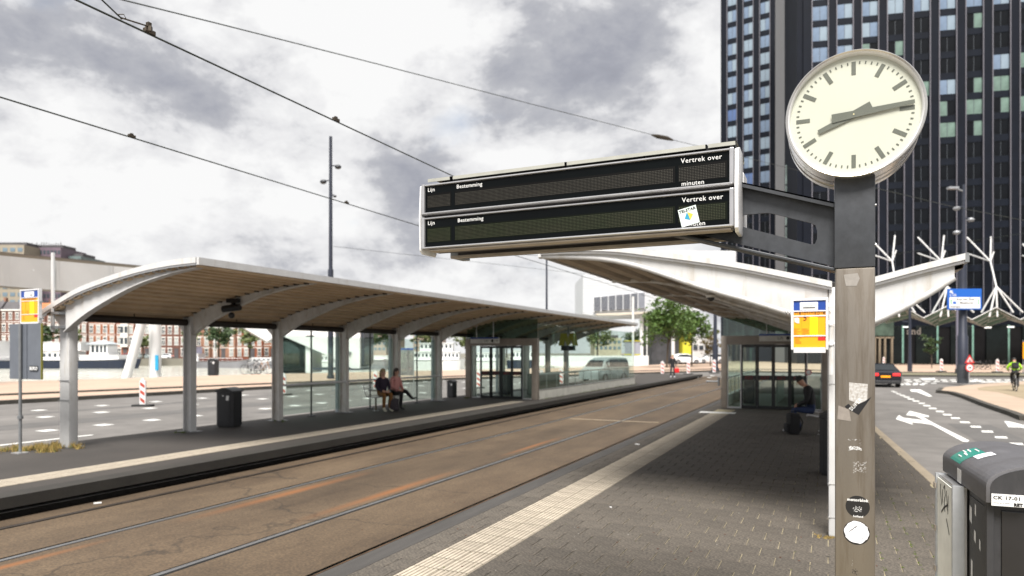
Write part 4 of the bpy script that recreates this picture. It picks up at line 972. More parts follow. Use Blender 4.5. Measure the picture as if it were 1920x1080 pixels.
for i, y in enumerate(ncol):
    x = .075
    if i == 0:
        mb = MB(); mb.box(x-.085, x+.085, y-.11, y+.11, 0, 2.62); part('column', mb, white_paint, sr, world=True, bevel=.03, smooth=True)
        for z in (.20, .55, 1.6, 2.05):
            mb = MB(); mb.box(x-.088, x+.088, y-.113, y+.113, z, z+.010); part('column_band', mb, alu, sr, world=True)
    else:
        part('column', hcol(y, x, 2.58, .2, .16), white_paint, sr, world=True)
        for T_, B_ in ((RT, RB), (RT2, RB2)):
            mb = MB(); plate(mb, [(x_, z-.15) for x_, z in T_], B_, y, .02); part('rafter', mb, rafm, sr, world=True)
            mb = MB(); mb.tube([(x_, y+.01, z) for x_, z in B_], .03, 8); part('lower_tube', mb, rafm, sr, world=True, smooth=True)
# dome camera under the near wing
dc = thing('surveillance_camera', 'white dome camera hanging under the near roof', 'camera', PY(1333, 555, 8.6))
mb = MB(); mb.tube([(0, 0, .03), (0, 0, .16)], .02, 8); mb.box(-.06, .06, -.03, .03, .15, .19); part('mount', mb, black_metal, dc)
mb = MB(); mb.tube([(0, 0, -.02), (0, 0, .01), (0, 0, .035)], [.062, .062, .03], 16); part('housing', mb, M('camera_white', (.62, .60, .56), .4), dc, smooth=True)
mb = MB(); mb.sphere((0, 0, -.02), .045, 12, 8); part('dome', mb, black_metal, dc, smooth=True)
br = booth('lift_entrance', 'glazed lift entrance with four black doors under the near roof', -3.42, -.02, 24.6, 38.0, 0, .20, (0, 1))
dirsign(-1.55, 24.2, 2.32, 1.15, 'hanging white lift direction sign above the near entrance doors', 'Lift', .5)
mb = MB(); mb.tube([(-3.85, 24.2, .93), (-3.42, 24.2, .93)], .03, 8); mb.box(-3.46, -3.41, 24.1, 24.3, .78, 1.08); part('side_arm', mb, grey_metal, br, world=True)
mb = MB(); n_=24; mb.tube([(-.62, 24.55, 1.27), (-.62, 24.58, 1.27)], .10, 24); part('no_entry_disc', mb, white_flat, br, world=True)
mb = MB(); mb.tube([(-.62+.085*math.cos(2*math.pi*i/24), 24.545, 1.27+.085*math.sin(2*math.pi*i/24)) for i in range(25)], .012, 6, cap=False); part('no_entry_ring', mb, redm, br, world=True)
# ---- stop signs
def stop_sign(name, label, loc, w=.50, h=.80, word='Wilhelminaplein', num='5', code='1314', px=1):
    t = thing(name, label, 'stop sign', loc)
    mb = MB(); mb.box(-w/2, w/2, -.02, .02, 0, h); part('panel', mb, yellow, t, bevel=.006)
    f = .025
    mb = MB(); mb.box(-w/2-f, -w/2, -.035, .035, -f, h+f); part('frame', mb, alu_light, t, bevel=.006)
    mb = MB(); mb.box(w/2, w/2+f, -.035, .035, -f, h+f); part('frame', mb, alu_light, t, bevel=.006)
    mb = MB(); mb.box(-w/2+.001, w/2-.001, -.035, .035, h, h+f); part('frame', mb, alu_light, t)
    mb = MB(); mb.box(-w/2+.001, w/2-.001, -.035, .035, -f-.03, 0); part('frame', mb, alu_light, t)
    mb = MB(); mb.box(-w/2, w/2, -.0235, -.021, h*.785, h); bp = part('blue_field', mb, blue, t)
    mb = MB(); mb.box(-w*.30, w*.26, -.0265, -.024, h*.80, h*.965); part('paper_notice', mb, white_flat, bp)
    mb = MB(); mb.box(-w*.21, w*.18, -.0290, -.0270, h*.835, h*.858); part('notice_print', mb, black_flat, bp)
    mb = MB(); mb.box(-w*.15, w*.12, -.0290, -.0270, h*.885, h*.890); part('notice_print', mb, black_flat, bp)
    for z in (h*.66, h*.765, h*.235):
        mb = MB(); mb.box(-w/2, w/2, -.027, -.021, z, z+.012); part('rail', mb, alu_light, t)
    mb = MB(); mb.box(0, w*.25, -.0235, -.021, h*.25, h*.65); part('bright_field', mb, M('bright_yellow', (.95, .70, .0), .4), t)
    for x in (-w*.25, 0): 
        mb = MB(); mb.box(x-.001, x+.001, -.0245, -.021, h*.25, h*.65); part('divider', mb, M('ochre_line', (.5, .27, .01), .5), t)
    o_ = Vector(loc)
    text('lettering', word, .062, o_+Vector((-.02, -.0235, h*.70)), t, black_flat, align='CENTER', ext=.0004)
    if num: text('lettering', num, .085, o_+Vector((-.13*w/.5+.015, -.0235, h*.575)), t, black_flat, ext=.0004)
    mb = MB(); mb.box(w*.26, w*.49, -.0235, -.021, h*.15, h*.232); rp = part('red_field', mb, redm, t)
    text('lettering', code, .052, o_+Vector((w*.375, -.0238, h*.158)), rp, white_flat, align='CENTER', ext=.0004, bold=.001)
    mb = MB()
    for cx, cz_, n in ((-.40, .28, 5), (-.13, .28, 5), (-.36, .09, 5)):
        for i in range(n): mb.box(w*cx-.03, w*cx-.03+random.uniform(.03, .075), -.0235, -.021, h*cz_+i*.014, h*cz_+i*.014+.004)
    part('small_print', mb, M('ochre_line', (.5, .27, .01)), t, kind='stuff')
    return t
ns_p = PY(1518, 655, 7.72)
ns = stop_sign('tram_stop_sign', 'yellow and blue stop sign with the number 5, fixed to the near shelter column', (ns_p.x, 7.72, ns_p.z+.02), w=.305, h=.485)
mb = MB(); mb.face([(-.145, -.0238, .31), (-.10, -.0238, .31), (-.098, -.0238, .25), (-.125, -.0238, .252), (-.125, -.0238, .262), (-.142, -.0238, .262)]); part('pale_sticker', mb, M('sticker_pale', (.62, .74, .70)), ns)
for z in (.03, .24, .42):
    mb = MB(); mb.box(.152, .24, -.012, .012, z, z+.03); mb.tube([(.20, 0, z-.01), (.20, 0, z+.04)], .022, 8); part('side_bracket', mb, alu_light, ns)
mb = MB(); mb.tube([(.205, .02, -.28), (.205, .02, .22)], .028, 10); part('side_tube', mb, white_paint, ns, smooth=True)
q = PZ(38, 850, 0)
fs = thing('sign_pole', 'thin grey pole in dry grass carrying the back of a grey plate', 'sign pole', q)
mb = MB(); mb.tube([(0, 0, 0), (0, 0, 2.48)], .028, 10); part('pole', mb, grey_metal, fs, smooth=True)
mb = MB(); mb.tube([(0, 0, .66), (0, 0, .72)], .05, 10); part('collar', mb, grey_metal, fs)
mb = MB(); mb.box(-.12, .12, -.1, .1, 0, .02); part('foot', mb, alu, fs)
bk = M('plate_back', (.155, .17, .20), .5, .3, .08, 4)
rw = R(24); u_ = Vector((CA, SA, 0)); 
pd = thing('traffic_plate', 'blank grey back of a traffic plate with small maker lettering, on the thin pole', 'sign', (q.x, q.y+.03, 0), rz=0)
pd['label'] = 'blank grey back of a traffic plate on the thin pole, left edge'
x0, x1 = PY(15, 650, q.y).x, PY(74, 650, q.y).x
z0, z1 = PY(40, 711, q.y).z, PY(40, 607, q.y).z
mb = MB(); mb.box(x0, x1, q.y+.03, q.y+.045, z0, z1); part('plate', mb, bk, pd, world=True)
mb = MB(); mb.box(x1-.004, x1+.012, q.y+.025, q.y+.06, z0, z1); part('plate_edge', mb, M('olive_edge', (.22, .21, .03), .6), pd, world=True)
for xx in ((x0+x1)/2+.06,):
    mb = MB(); mb.box(xx-.006, xx+.006, q.y+.018, q.y+.0295, z0, z1); part('stiffener', mb, bk, pd, world=True)
lp = PY(62, 691, q.y)
mb = MB(); mb.box(lp.x-.14, lp.x+.11, q.y+.010, q.y+.0165, lp.z-.04, lp.z+.05); lb = part('maker_plate', mb, black_flat, pd, world=True)
text('lettering', 'BUKO', .085, (lp.x-.125, q.y+.0085, lp.z-.028), lb, white_flat, ext=.001, bold=.003)
p_ = PY(58, 604, 8.3)
s2_ = stop_sign('tram_stop_sign', 'yellow and blue stop sign at the end of the far platform, by the first column', (p_.x, 8.3, p_.z), w=.56, h=.63, num='', word='Wilhelminaplein')
mb = MB(); mb.box(.27, .40, -.015, .015, .05, .08); part('side_bracket', mb, grey_metal, s2_); mb = MB(); mb.box(.27, .40, -.015, .015, .38, .41); part('side_bracket', mb, grey_metal, s2_)
mb = MB(); mb.box(-.13, .02, -.03, .03, .50, .56); part('top_lamp', mb, white_flat, s2_)
# ================================================================== BACKGROUND BUILDINGS
RZC = Matrix.Rotation(YAW, 3, 'Z')
def cam2(r, f, z=0): return CW(r, f, z)
# ---- dark tower
tw_m = M('tower_panel', (.004, .006, .012), .6, 0, .2, .3, spec=.12); tw_s = M('tower_spandrel', (.005, .0075, .014), .6, 0, .25, .4, spec=.12)
fin_m = M('tower_fin', (.15, .145, .17), .45, .2, .08, 1)
wb = M('pane_sky', (.165, .225, .32), .25, 0, .25, .25); wb2 = M('pane_sky_pale', (.22, .285, .35), .4, 0, .12, .4); wbl = M('pane_blue', (.08, .13, .27), .25, 0, .2, .3)  # bright sky reflections put into the pane colours
wg = M('pane_green', (.13, .20, .17), .35, 0, .4, .35); wk = M('pane_black', (.003, .004, .006), .35, 0, .5, .6, spec=.15); wfr = M('window_frame_dark', (.05, .06, .075), .5)  # black panes carry the reflection of dark buildings as colour
def win_mesh(w, h, m1, m2, split=.5, name='window'):
    mb = MB(); t = .10
    mb.box(-w/2, w/2, 0, .08, 0, h, 0)
    mb.box(-w/2+.04, -w/2+w*split-.04, -.03, -.001, .05, h-.05, 1); mb.box(-w/2+w*split+.04, w/2-.04, -.03, -.001, .05, h-.05, 2)
    return mb.mesh(name, [wfr, m1, m2])
def tower(o, dirv, ncol, pitch, ww, wh, ztops, parent, c0, brightz, fin=True, seed=1):
    """facade in the plane through o; dirv points right along it; local windows face the street"""
    rnd = random.Random(seed); d = Vector((dirv[0], dirv[1])); n = Vector((d.y, -d.x))       # n towards the viewer
    ang = math.atan2(CA*0+0, 1)
    wd = CW(d.x, d.y)-CW(0, 0); rz = math.atan2(wd.y, wd.x)
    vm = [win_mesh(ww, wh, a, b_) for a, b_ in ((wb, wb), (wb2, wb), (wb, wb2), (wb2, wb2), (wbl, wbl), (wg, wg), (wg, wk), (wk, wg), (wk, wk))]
    for c in range(ncol):
        s = c0+c*pitch
        for zt in ztops:
            p = o+d*(s+ww/2)
            w = CW(p.x, p.y, zt)
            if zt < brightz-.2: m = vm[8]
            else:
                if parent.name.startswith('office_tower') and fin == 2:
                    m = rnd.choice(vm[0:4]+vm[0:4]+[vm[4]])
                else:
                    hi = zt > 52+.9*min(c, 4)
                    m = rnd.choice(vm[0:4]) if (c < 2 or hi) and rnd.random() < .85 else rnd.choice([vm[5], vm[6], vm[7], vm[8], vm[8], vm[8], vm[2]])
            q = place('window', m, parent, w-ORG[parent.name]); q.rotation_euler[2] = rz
        mb = MB()
        for a, b_ in ((s-pitch+ww, s),):
            for (x0, x1, y0, y1, mi) in ((a+.0, b_, -.30, .3, 0),):
                P = [o+d*x0-n*-0, o+d*x1]
                q0 = o+d*x0+n*.30; q1 = o+d*x1+n*.30; q2 = o+d*x1-n*.1; q3 = o+d*x0-n*.1
                zt0 = min(ztops)-1.2; zt1 = max(ztops)+4
                mb.prism([CW(q.x, q.y, zt0) for q in (q0, q1, q2, q3)], (0, 0, zt1-zt0))
        part('pier', mb, tw_m, parent, world=True)
        for x0 in (s-.13, s+ww-.03):
            q0 = o+d*x0+n*.45; q1 = o+d*(x0+.13)+n*.45; q2 = o+d*(x0+.13)+n*.2; q3 = o+d*x0+n*.2
            mb = MB(); mb.prism([CW(q.x, q.y, zt0) for q in (q0, q1, q2, q3)], (0, 0, zt1-zt0)); part('fin', mb, fin_m, parent, world=True)
    for zt in ztops:
        q0 = o+d*(c0-1)+n*.10; q1 = o+d*(c0+ncol*pitch)+n*.10; q2 = o+d*(c0+ncol*pitch)-n*.1; q3 = o+d*(c0-1)-n*.1
        mb = MB(); mb.prism([CW(q.x, q.y, zt+wh) for q in (q0, q1, q2, q3)], (0, 0, 3.5-wh)); part('spandrel', mb, tw_s, parent, world=True)
tw = thing('office_tower', 'tall dark office tower with silver vertical fins rising behind the clock', 'office tower', CW(80, 125, 0))
o1 = Vector((50.6, 116)); d1 = Vector((.9797, -.2003)); n1_ = Vector((-.2003, -.9797))
def blk(name, o, d, w, dep, z0, z1, mat, parent, n=None):
    b_ = Vector((-d.y, d.x)); 
    q = [o, o+d*w, o+d*w+b_*dep, o+b_*dep]
    mb = MB(); mb.prism([CW(p.x, p.y, z0) for p in q], (0, 0, z1-z0)); return part(name, mb, mat, parent, world=True)
bk_ = Vector((.2003, .9797))*.12
blk('wall', o1-d1*2.0+bk_, d1, 62, 18, 6.0, 69, tw_m, tw)
rows1 = [54.6-3.5*k for k in range(-3, 14)]
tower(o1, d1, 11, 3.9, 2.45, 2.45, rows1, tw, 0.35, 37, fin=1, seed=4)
o2l = Vector((55.9, 139))-Vector((.837, -.547))*12.9; d2 = Vector((.837, -.547))
tw2 = thing('office_tower', 'narrower dark tower wing with bright blue windows left of the grey corner strip', 'office tower', CW(50, 150, 0))
blk('wall', o2l+Vector((.547, .837))*.12, d2, 13.6, 16, 0, 82, tw_m, tw2)
rows2 = [72.0-3.5*k for k in range(-1, 20)]
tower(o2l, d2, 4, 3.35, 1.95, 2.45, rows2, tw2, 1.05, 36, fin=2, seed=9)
# grey fluted corner
cs = thing('stair_tower', 'grey fluted concrete strip between the two dark tower blocks', 'stair tower', CW(52, 128, 0))
mb = MB(); a_, b2_ = Vector((50.9, 126.5)), Vector((53.4, 126))
for i in range(9):
    p = a_.lerp(b2_, i/9); q = a_.lerp(b2_, (i+.8)/9); mb.prism([CW(p.x, p.y, 0), CW(q.x, q.y, 0), CW(q.x, q.y+.6, 0), CW(p.x, p.y+.6, 0)], (0, 0, 74))
part('fluting', mb, M('concrete_flutes', (.22, .22, .23), .7, 0, .2, .5), cs, world=True, kind='stuff')
mb = MB(); mb.prism([CW(50.9, 126.9, 0), CW(54.6, 126.4, 0), CW(54.6, 132, 0), CW(50.9, 132, 0)], (0, 0, 74)); part('core', mb, M('concrete_core', (.20, .20, .21), .7), cs, world=True)
for k in range(7):
    z = 10+k*3.8; mb = MB(); mb.prism([CW(50.3, 125.4, z), CW(53.0, 125.0, z), CW(53.0, 125.3, z), CW(50.3, 125.7, z)], (0, 0, 3.5)); part('stair_pane', mb, M('stair_glass', (.22, .28, .27), .3, 0, .5, .5), cs, world=True)
# tower base
blk('base_wall', o1-d1*2.0-Vector((.2, .98))*.0+bk_*2, d1, 62, 15, -.1, 8.3, M('base_black', (.005, .005, .006), .5, 0, .4, .4, spec=.15), tw)
gl_ = M('base_glass', (.006, .009, .009), .2, 0, .3, .5, spec=.2); gs_ = M('green_glass_edge', (.16, .30, .25), .3, 0, .2, 1)
for k in range(9):
    s = 6+k*5.2; p = o1+d1*s-Vector((.2003, .9797))*.05
    mb = MB(); q = p+d1*3.1; mb.prism([CW(p.x, p.y, 0), CW(q.x, q.y, 0), CW(q.x, q.y+.1, 0), CW(p.x, p.y+.1, 0)], (0, 0, 6.3)); part('base_pane', mb, gl_, tw, world=True)
    q2 = q+d1*.28; mb = MB(); mb.prism([CW(q.x, q.y, .1), CW(q2.x, q2.y, .1), CW(q2.x, q2.y+.1, .1), CW(q.x, q.y+.1, .1)], (0, 0, 6.2)); part('glass_edge', mb, gs_, tw, world=True)
tan_f = M('bronze_frame', (.26, .21, .15), .5, .2, .1, 2)
dp = PF(1640, 686, 110); 
for i, px in enumerate((1640, 1649, 1659, 1672)):
    p = PF(px, 690, 112); mb = MB(); mb.cbox((p.x, p.y, 2.2), .3, .3, 4.4, rz=YAW); part('door_frame', mb, tan_f, tw, world=True)
p = PF(1657, 690, 112); mb = MB(); mb.cbox((p.x, p.y, 4.3), 3.2, .3, .25, rz=YAW); part('door_frame', mb, tan_f, tw, world=True)
mb = MB(); p = PF(1657, 620, 112.3); mb.cbox((p.x, p.y, 6.2), 3.2, .2, 3.2, rz=YAW); part('door_light', mb, M('green_lit_glass', (.06, .09, .07), .3, 0, .6, .6), tw, world=True)
for px, py in ((1700, 613), (1852, 614), (1895, 613)):
    mb = MB(); p = PF(px, py, 109); mb.cbox(p, 1.1, .1, .18, rz=YAW); part('ceiling_lamp', mb, M('lamp_white', (.8, .8, .78), .5, emis=.5), tw, world=True)
# lettering near the entrance
sg = thing('entrance_sign', 'small white letters on the black wall beside the tower entrance', 'sign', PF(1709, 628, 107.5))
o = text('lettering', 'and', 1.5, PF(1700, 627, 107.5), sg, M('sign_letter', (.55, .55, .55), .5), rot=Matrix.Rotation(YAW, 4, 'Z') @ RX, ext=.03, bold=.03)
# ---- entrance canopy with tree-like white struts
cn = thing('glass_canopy', 'zigzag green glass canopy hung from branching white struts in front of the dark tower', 'canopy', CW(60, 100, 0))
wtube = M('strut_white', (.62, .62, .62), .5, 0, .05, 1)
cgl = M('canopy_glass_green', (.10, .17, .135), .25, 0, .5, .35, col2=(.20, .32, .27))
def PFc(px, py, f): return PF(px, py, f)
front = []; px = 1600; k = 0
while px < 2060:
    front.append((px, 588 if k % 2 else 574)); px += 45.5; k += 1
fr = [PFc(1640+i*45.5, (592, 570, 597, 574, 600, 577, 600, 577, 600, 577)[i % 10], 101) for i in range(10)]
bkp = [PFc(1618+i*45.5, (600, 606, 596, 612, 598, 614, 600, 614, 600, 614, 600)[i % 11], 107) for i in range(11)]
for i in range(10):
    for tri in ((bkp[i], bkp[i+1], fr[i]),)+(((fr[i], fr[i+1], bkp[i+1]),) if i < 9 else ()):
        mb = MB(); mb.prism(tri, (0, 0, .06)); part('glass_pane', mb, cgl, cn, world=True)
        c_ = (Vector(tri[0])+tri[1]+tri[2])/3
        mb = MB()
        for a, b_ in ((0, 1), (1, 2), (2, 0)): mb.tube([Vector(tri[a])+Vector((0, 0, .05)), Vector(tri[b_])+Vector((0, 0, .05))], .06, 5)
        part('edge_tube', mb, wtube, cn, world=True)
        for q in (.3, .55, .8):
            mb = MB(); a = Vector(tri[0]).lerp(tri[2], q); b_ = Vector(tri[1]).lerp(tri[2], q); mb.tube([a-Vector((0, 0, .06)), b_-Vector((0, 0, .06))], .045, 4); part('cross_bar', mb, wtube, cn, world=True)
for i in range(5):
    x = 1675+i*92; ft = 106
    base = 101.5
    top_j = PFc(x-2, 490, ft); low_j = PFc(x+9 if i else x+5, 537, base+1)
    st_ = [(top_j, PFc(x-46, 445, 111)), (top_j, PFc(x-46, 475, 111)), (top_j, PFc(x-1+(4 if i < 2 else 0), 442, 110.5)), (top_j, PFc(x+5, 470, 111)), (top_j, low_j)]
    for a in (-28, -13, 2, 32, 50): st_.append((low_j, PFc(x+9+a, 594 if abs(a) < 20 else 586, 101 if a > -20 else 103)))
    for a, b_ in st_:
        mb = MB(); mb.tube([a, b_], .115, 6); part('strut', mb, wtube, cn, world=True, smooth=True)
# ---- white angular building over the crossing with yellow part
wbld = thing('white_building', 'white metal clad building raised on columns with a louvred window strip', 'building', CW(22, 112, 0))
clad = M('white_cladding', (.56, .58, .61), .5, 0, .05, .3)
def pf_prism(pts, f, dep, name, mat, parent):
    mb = MB(); back = CW(0, dep)-CW(0, 0); P = [PF(x, y, f if not isinstance(f, (list, tuple)) else f[i]) for i, (x, y) in enumerate(pts)]
    mb.prism(P, back); return part(name, mb, mat, parent, world=True)
pf_prism([(1093, 516), (1093, 588), (1120, 592), (1232, 590), (1232, 470), (1150, 480)], 110, 14, 'upper_block', clad, wbld)
pf_prism([(1232, 470), (1232, 590), (1300, 586), (1380, 560), (1380, 470)], 110.4, 14, 'upper_block', clad, wbld)
for i in range(15):
    y = 520+i*5; 
    mb = MB(); a = PF(1093, y+1, 109.97); b_ = PF(1231, y-1, 109.97); mb.prism([a, b_, b_+Vector((0, 0, .04)), a+Vector((0, 0, .04))], CW(0, .02)-CW(0, 0)); part('cladding_joint', mb, M('joint_grey', (.42, .43, .46), .6), wbld, world=True)
lw0, lw1 = (1113, 557, 584), (1211, 547, 578)
pf_prism([(1112, 556), (1112, 586), (1211, 579), (1211, 546)], 109.8, .1, 'window_surround', M('surround_white', (.66, .67, .70), .5), wbld)
lou = M('louvre_dark', (.05, .055, .07), .5, 0, .2, 2); loul = M('louvre_light', (.33, .35, .40), .5)
for i in range(7):
    xa = 1114+i*13.9; xb = xa+11.6
    yt = lambda x: 557.5-(x-1113)*.1; ybm = lambda x: 583.5-(x-1113)*.06
    w_ = pf_prism([(xa, yt(xa)), (xa, ybm(xa)), (xb, ybm(xb)), (xb, yt(xb))], 109.6, .15, 'louvred_window', lou if i < 6 else loul, wbld)
    mb = MB()
    for j in range(9):
        t = (j+.5)/9; ya = yt(xa)+(ybm(xa)-yt(xa))*t; yb = yt(xb)+(ybm(xb)-yt(xb))*t
        a, b_ = PF(xa+.4, ya, 109.5), PF(xb-.4, yb, 109.5); mb.prism([a, b_, b_+Vector((0, 0, .09)), a+Vector((0, 0, .09))], CW(0, .05)-CW(0, 0))
    part('louvre_blades', mb, loul, w_, world=True, kind='stuff')
pf_prism([(1118, 591), (1160, 591), (1220, 587), (1220, 584), (1118, 588)], 109.2, 1, 'ledge', M('cream_wall2', (.55, .50, .42), .6), wbld)
for px in (1203, 1213):
    mb = MB(); p = PF(px, 685, 111); mb.tube([(p.x, p.y, -.1), (p.x, p.y, 8.2)], .30 if px == 1203 else .1, 10); part('column', mb, M('column_white', (.7, .7, .7), .5), wbld, world=True, smooth=True)
pf_prism([(1222, 588), (1222, 689), (1262, 689), (1262, 588)], 113, 9, 'dark_base', M('dark_brickwork', (.045, .045, .05), .7, 0, .4, .8), wbld)
pf_prism([(1262, 588), (1262, 689), (1292, 689), (1292, 588)], 114, 9, 'dark_base', M('grey_base', (.10, .10, .11), .7, 0, .3, .6), wbld)
pf_prism([(1255, 562), (1255, 588), (1298, 600), (1298, 571), (1270, 560)], 112, 8, 'yellow_block', M('lemon_paint', (.55, .50, .03), .6, 0, .08, .4), wbld)
pf_prism([(1280, 640), (1280, 678), (1298, 678), (1298, 600), (1290, 600)], 111.5, 3, 'yellow_block', M('lemon_paint', (.55, .50, .03)), wbld)
mb = MB(); p = PF(1262, 683, 110.5); mb.tube([(p.x, p.y, 0), (p.x, p.y, 8)], .28, 10); part('column', mb, M('column_white', (.7, .7, .7)), wbld, world=True, smooth=True)
wl = thing('low_white_wall', 'long low white wall under the raised white building', 'wall', CW(12, 104, 0))
pf_prism([(1010, 667), (1010, 686), (1216, 686), (1216, 667)], 104, .4, 'wall', M('white_panel', (.72, .72, .72)), wl)
lb = thing('low_office_block', 'distant pale low block behind the white parked cars', 'building', CW(44, 190, 0))
pf_prism([(1296, 630), (1296, 690), (1345, 690), (1345, 630)], 190, 20, 'wall', M('white_panel', (.72, .72, .72)), lb)
for i in range(4):
    pf_prism([(1300+i*11, 648), (1300+i*11, 656), (1308+i*11, 656), (1308+i*11, 648)], 189.8, .1, 'window', wfr, lb)
# grey advertising board with yellow frame
bb = thing('grey_board', 'grey board with yellow frame behind the far glass', 'board', PF(1187, 686, 100))
for px in (1187, ): 
    mb = MB(); p = PF(px, 686, 99.5); mb.tube([(p.x, p.y, 0), (p.x, p.y, 10)], .16, 8); part('mast', mb, M('column_white', (.7, .7, .7)), bb, world=True)
pf_prism([(1172, 640), (1172, 664), (1201, 664), (1201, 640)], 100, .3, 'panel', M('board_grey', (.30, .31, .36), .5), bb)
pf_prism([(1171, 638.5), (1171, 640), (1202, 640), (1202, 638.5)], 99.9, .35, 'frame', M('lemon_paint', (.55, .50, .03)), bb)
pf_prism([(1171, 664), (1171, 665.8), (1202, 665.8), (1202, 664)], 99.9, .35, 'frame', M('lemon_paint', (.55, .50, .03)), bb)
# ---- white bridge girder on the left with struts, and wedge pier
gd = thing('bridge_girder', 'long white steel box girder of a bridge passing behind the far shelter', 'bridge', CW(-40, 57, 0))
gm_ = grime(M('girder_white', (.78, .78, .78), .45, 0, .05, .4), (.8, .8, .15), cut=.58, amt=.3, tint=(.75, .72, .66))
def gpt(px, t): # t 0 bottom, 1 top ; the girder recedes to the right
    f = 50+(px/430)*22; yt = 472+.098*px; yb = 537+.078*px
    return f, yb+(yt-yb)*t
def gface(x0, x1, t0, t1, nm, mat, off=0, dep=1.6):
    fa, ya = gpt(x0, t0); fb, yb = gpt(x1, t0); _, yc = gpt(x1, t1); _, yd = gpt(x0, t1)
    mb = MB(); mb.prism([PF(x0, ya, fa+off), PF(x1, yb, fb+off), PF(x1, yc, fb+off), PF(x0, yd, fa+off)], CW(0, dep)-CW(0, 0)); return part(nm, mb, mat, gd, world=True)
xs_ = [-330, -160, 0, 107, 209, 300, 430]
for a, b_ in zip(xs_[:-1], xs_[1:]): gface(a, b_, .02, .97, 'web_panel', gm_)
for x in xs_[1:-1]: gface(x-1.2, x+1.2, .02, .97, 'stiffener', gm_, off=-.3, dep=.3)
gface(-330, 430, .965, 1.0, 'top_flange', M('girder_dark_edge', (.20, .18, .15), .6), off=-.25, dep=2.2)
gface(-330, 430, 0, .018, 'bottom_flange', M('girder_dark_edge', (.20, .18, .15), .6), off=-.25, dep=2.2)
st_ = thing('bridge_strut', 'slanting white tubular strut standing on the quay, left of the upright one', 'strut', PF(237, 706, 58)); 
mb = MB(); mb.tube([PF(237, 710, 58), PF(268, 598, 58)], .38, 14); part('tube', mb, gm_, st_, world=True, smooth=True)
st_ = thing('bridge_strut', 'upright white column with a small blue sticker standing on the quay', 'column', PF(291, 706, 58))
mb = MB(); p = PF(291, 706, 59.5); mb.tube([(p.x, p.y, -.4), (p.x, p.y, 7)], .48, 16); part('tube', mb, gm_, st_, world=True, smooth=True)
mb = MB(); q = PF(294, 680, 59.0); mb.cbox(q, .26, .1, 1.3, rz=YAW); part('blue_sticker', mb, M('cyan_sticker', (.02, .35, .62), .5), st_, world=True)
wp = thing('bridge_pier', 'angular white wedge shaped bridge pier with a dark wall under it', 'bridge pier', PF(610, 700, 69))
pf_prism([(415, 585), (457, 617), (497, 642), (523, 627), (613, 666), (660, 691), (675, 691), (675, 585), (560, 560)], 69, 5, 'wedge', gm_, wp)
pf_prism([(675.5, 586), (675.5, 690), (682, 680), (682, 600)], 69.5, 5, 'dark_side', M('pier_dark', (.05, .06, .08), .6), wp)
pf_prism([(523, 629), (523, 700), (573, 700), (573, 649)], 69.4, 4, 'dark_wall', add_speckle(M('pier_black', (.005, .008, .009), .5, 0, .6, .5, spec=.15), 2, .7, .4, 2.2), wp)
pf_prism([(573, 648), (573, 699), (583, 699), (583, 652)], 69.3, 4, 'pale_post', gm_, wp)
pf_prism([(586, 690), (586, 694), (680, 694), (680, 690)], 69.1, 4, 'landing', M('pier_dark', (.05, .06, .08), .6), wp)
pf_prism([(455, 614), (457, 617), (497, 642), (497, 639)], 68.8, .4, 'lower_edge', M('girder_dark_edge', (.20, .18, .15), .6), wp)
mb = MB(); pts = [PF(652+random.uniform(-7, 7)*1.2, 663+random.uniform(-5, 5), 68.9) for i in range(12)]; mb.tube(pts, .06, 4); part('graffiti', mb, M('graffiti_grey', (.2, .2, .22), .6), wp, world=True)
# ---- far bank: brick houses
BR = [(.26, .085, .045), (.20, .085, .06), (.32, .12, .06), (.17, .075, .055), (.30, .09, .04), (.34, .17, .11)]
bricks = [M('brick_%d' % i, tuple(q*.85 for q in c), .85, 0, .18, .5) for i, c in enumerate(BR)]
for i, m in enumerate(bricks): m.name = 'brick_' + ['red', 'brown', 'orange', 'umber', 'scarlet', 'rose'][i]
trim = M('stone_trim', (.74, .72, .68), .6, 0, .05, 1); slate = M('slate', (.075, .07, .075), .7, 0, .2, .6); tile_o = M('orange_tiles', (.42, .14, .045), .7, 0, .15, .6)
glz = M('house_glass', (.05, .06, .07), .15, 0, .5, .5); glz2 = M('house_glass_curtain', (.28, .30, .30), .4, 0, .3, .5)
def hw_mesh(w, h, arch=False, g=glz):
    mb = MB(); mb.box(-w/2-.14, w/2+.14, -.10, .02, -.16, 0, 1); mb.box(-w/2-.12, w/2+.12, -.09, .02, h, h+.30, 1)
    mb.box(-w/2, -w/2+.13, -.07, .02, 0, h, 1); mb.box(w/2-.13, w/2, -.07, .02, 0, h, 1); mb.box(-w/2+.13, w/2-.13, -.07, .02, h*.60, h*.68, 1); mb.box(-.06, .06, -.06, .02, 0, h*.60, 1)
    mb.box(-w/2+.13, w/2-.13, -.03, .015, 0, h, 0); return mb.mesh('window', [g, trim])
hwm = [hw_mesh(1.15, 2.1), hw_mesh(1.15, 2.1, g=glz2), hw_mesh(1.5, 2.3), hw_mesh(.95, 1.8)]
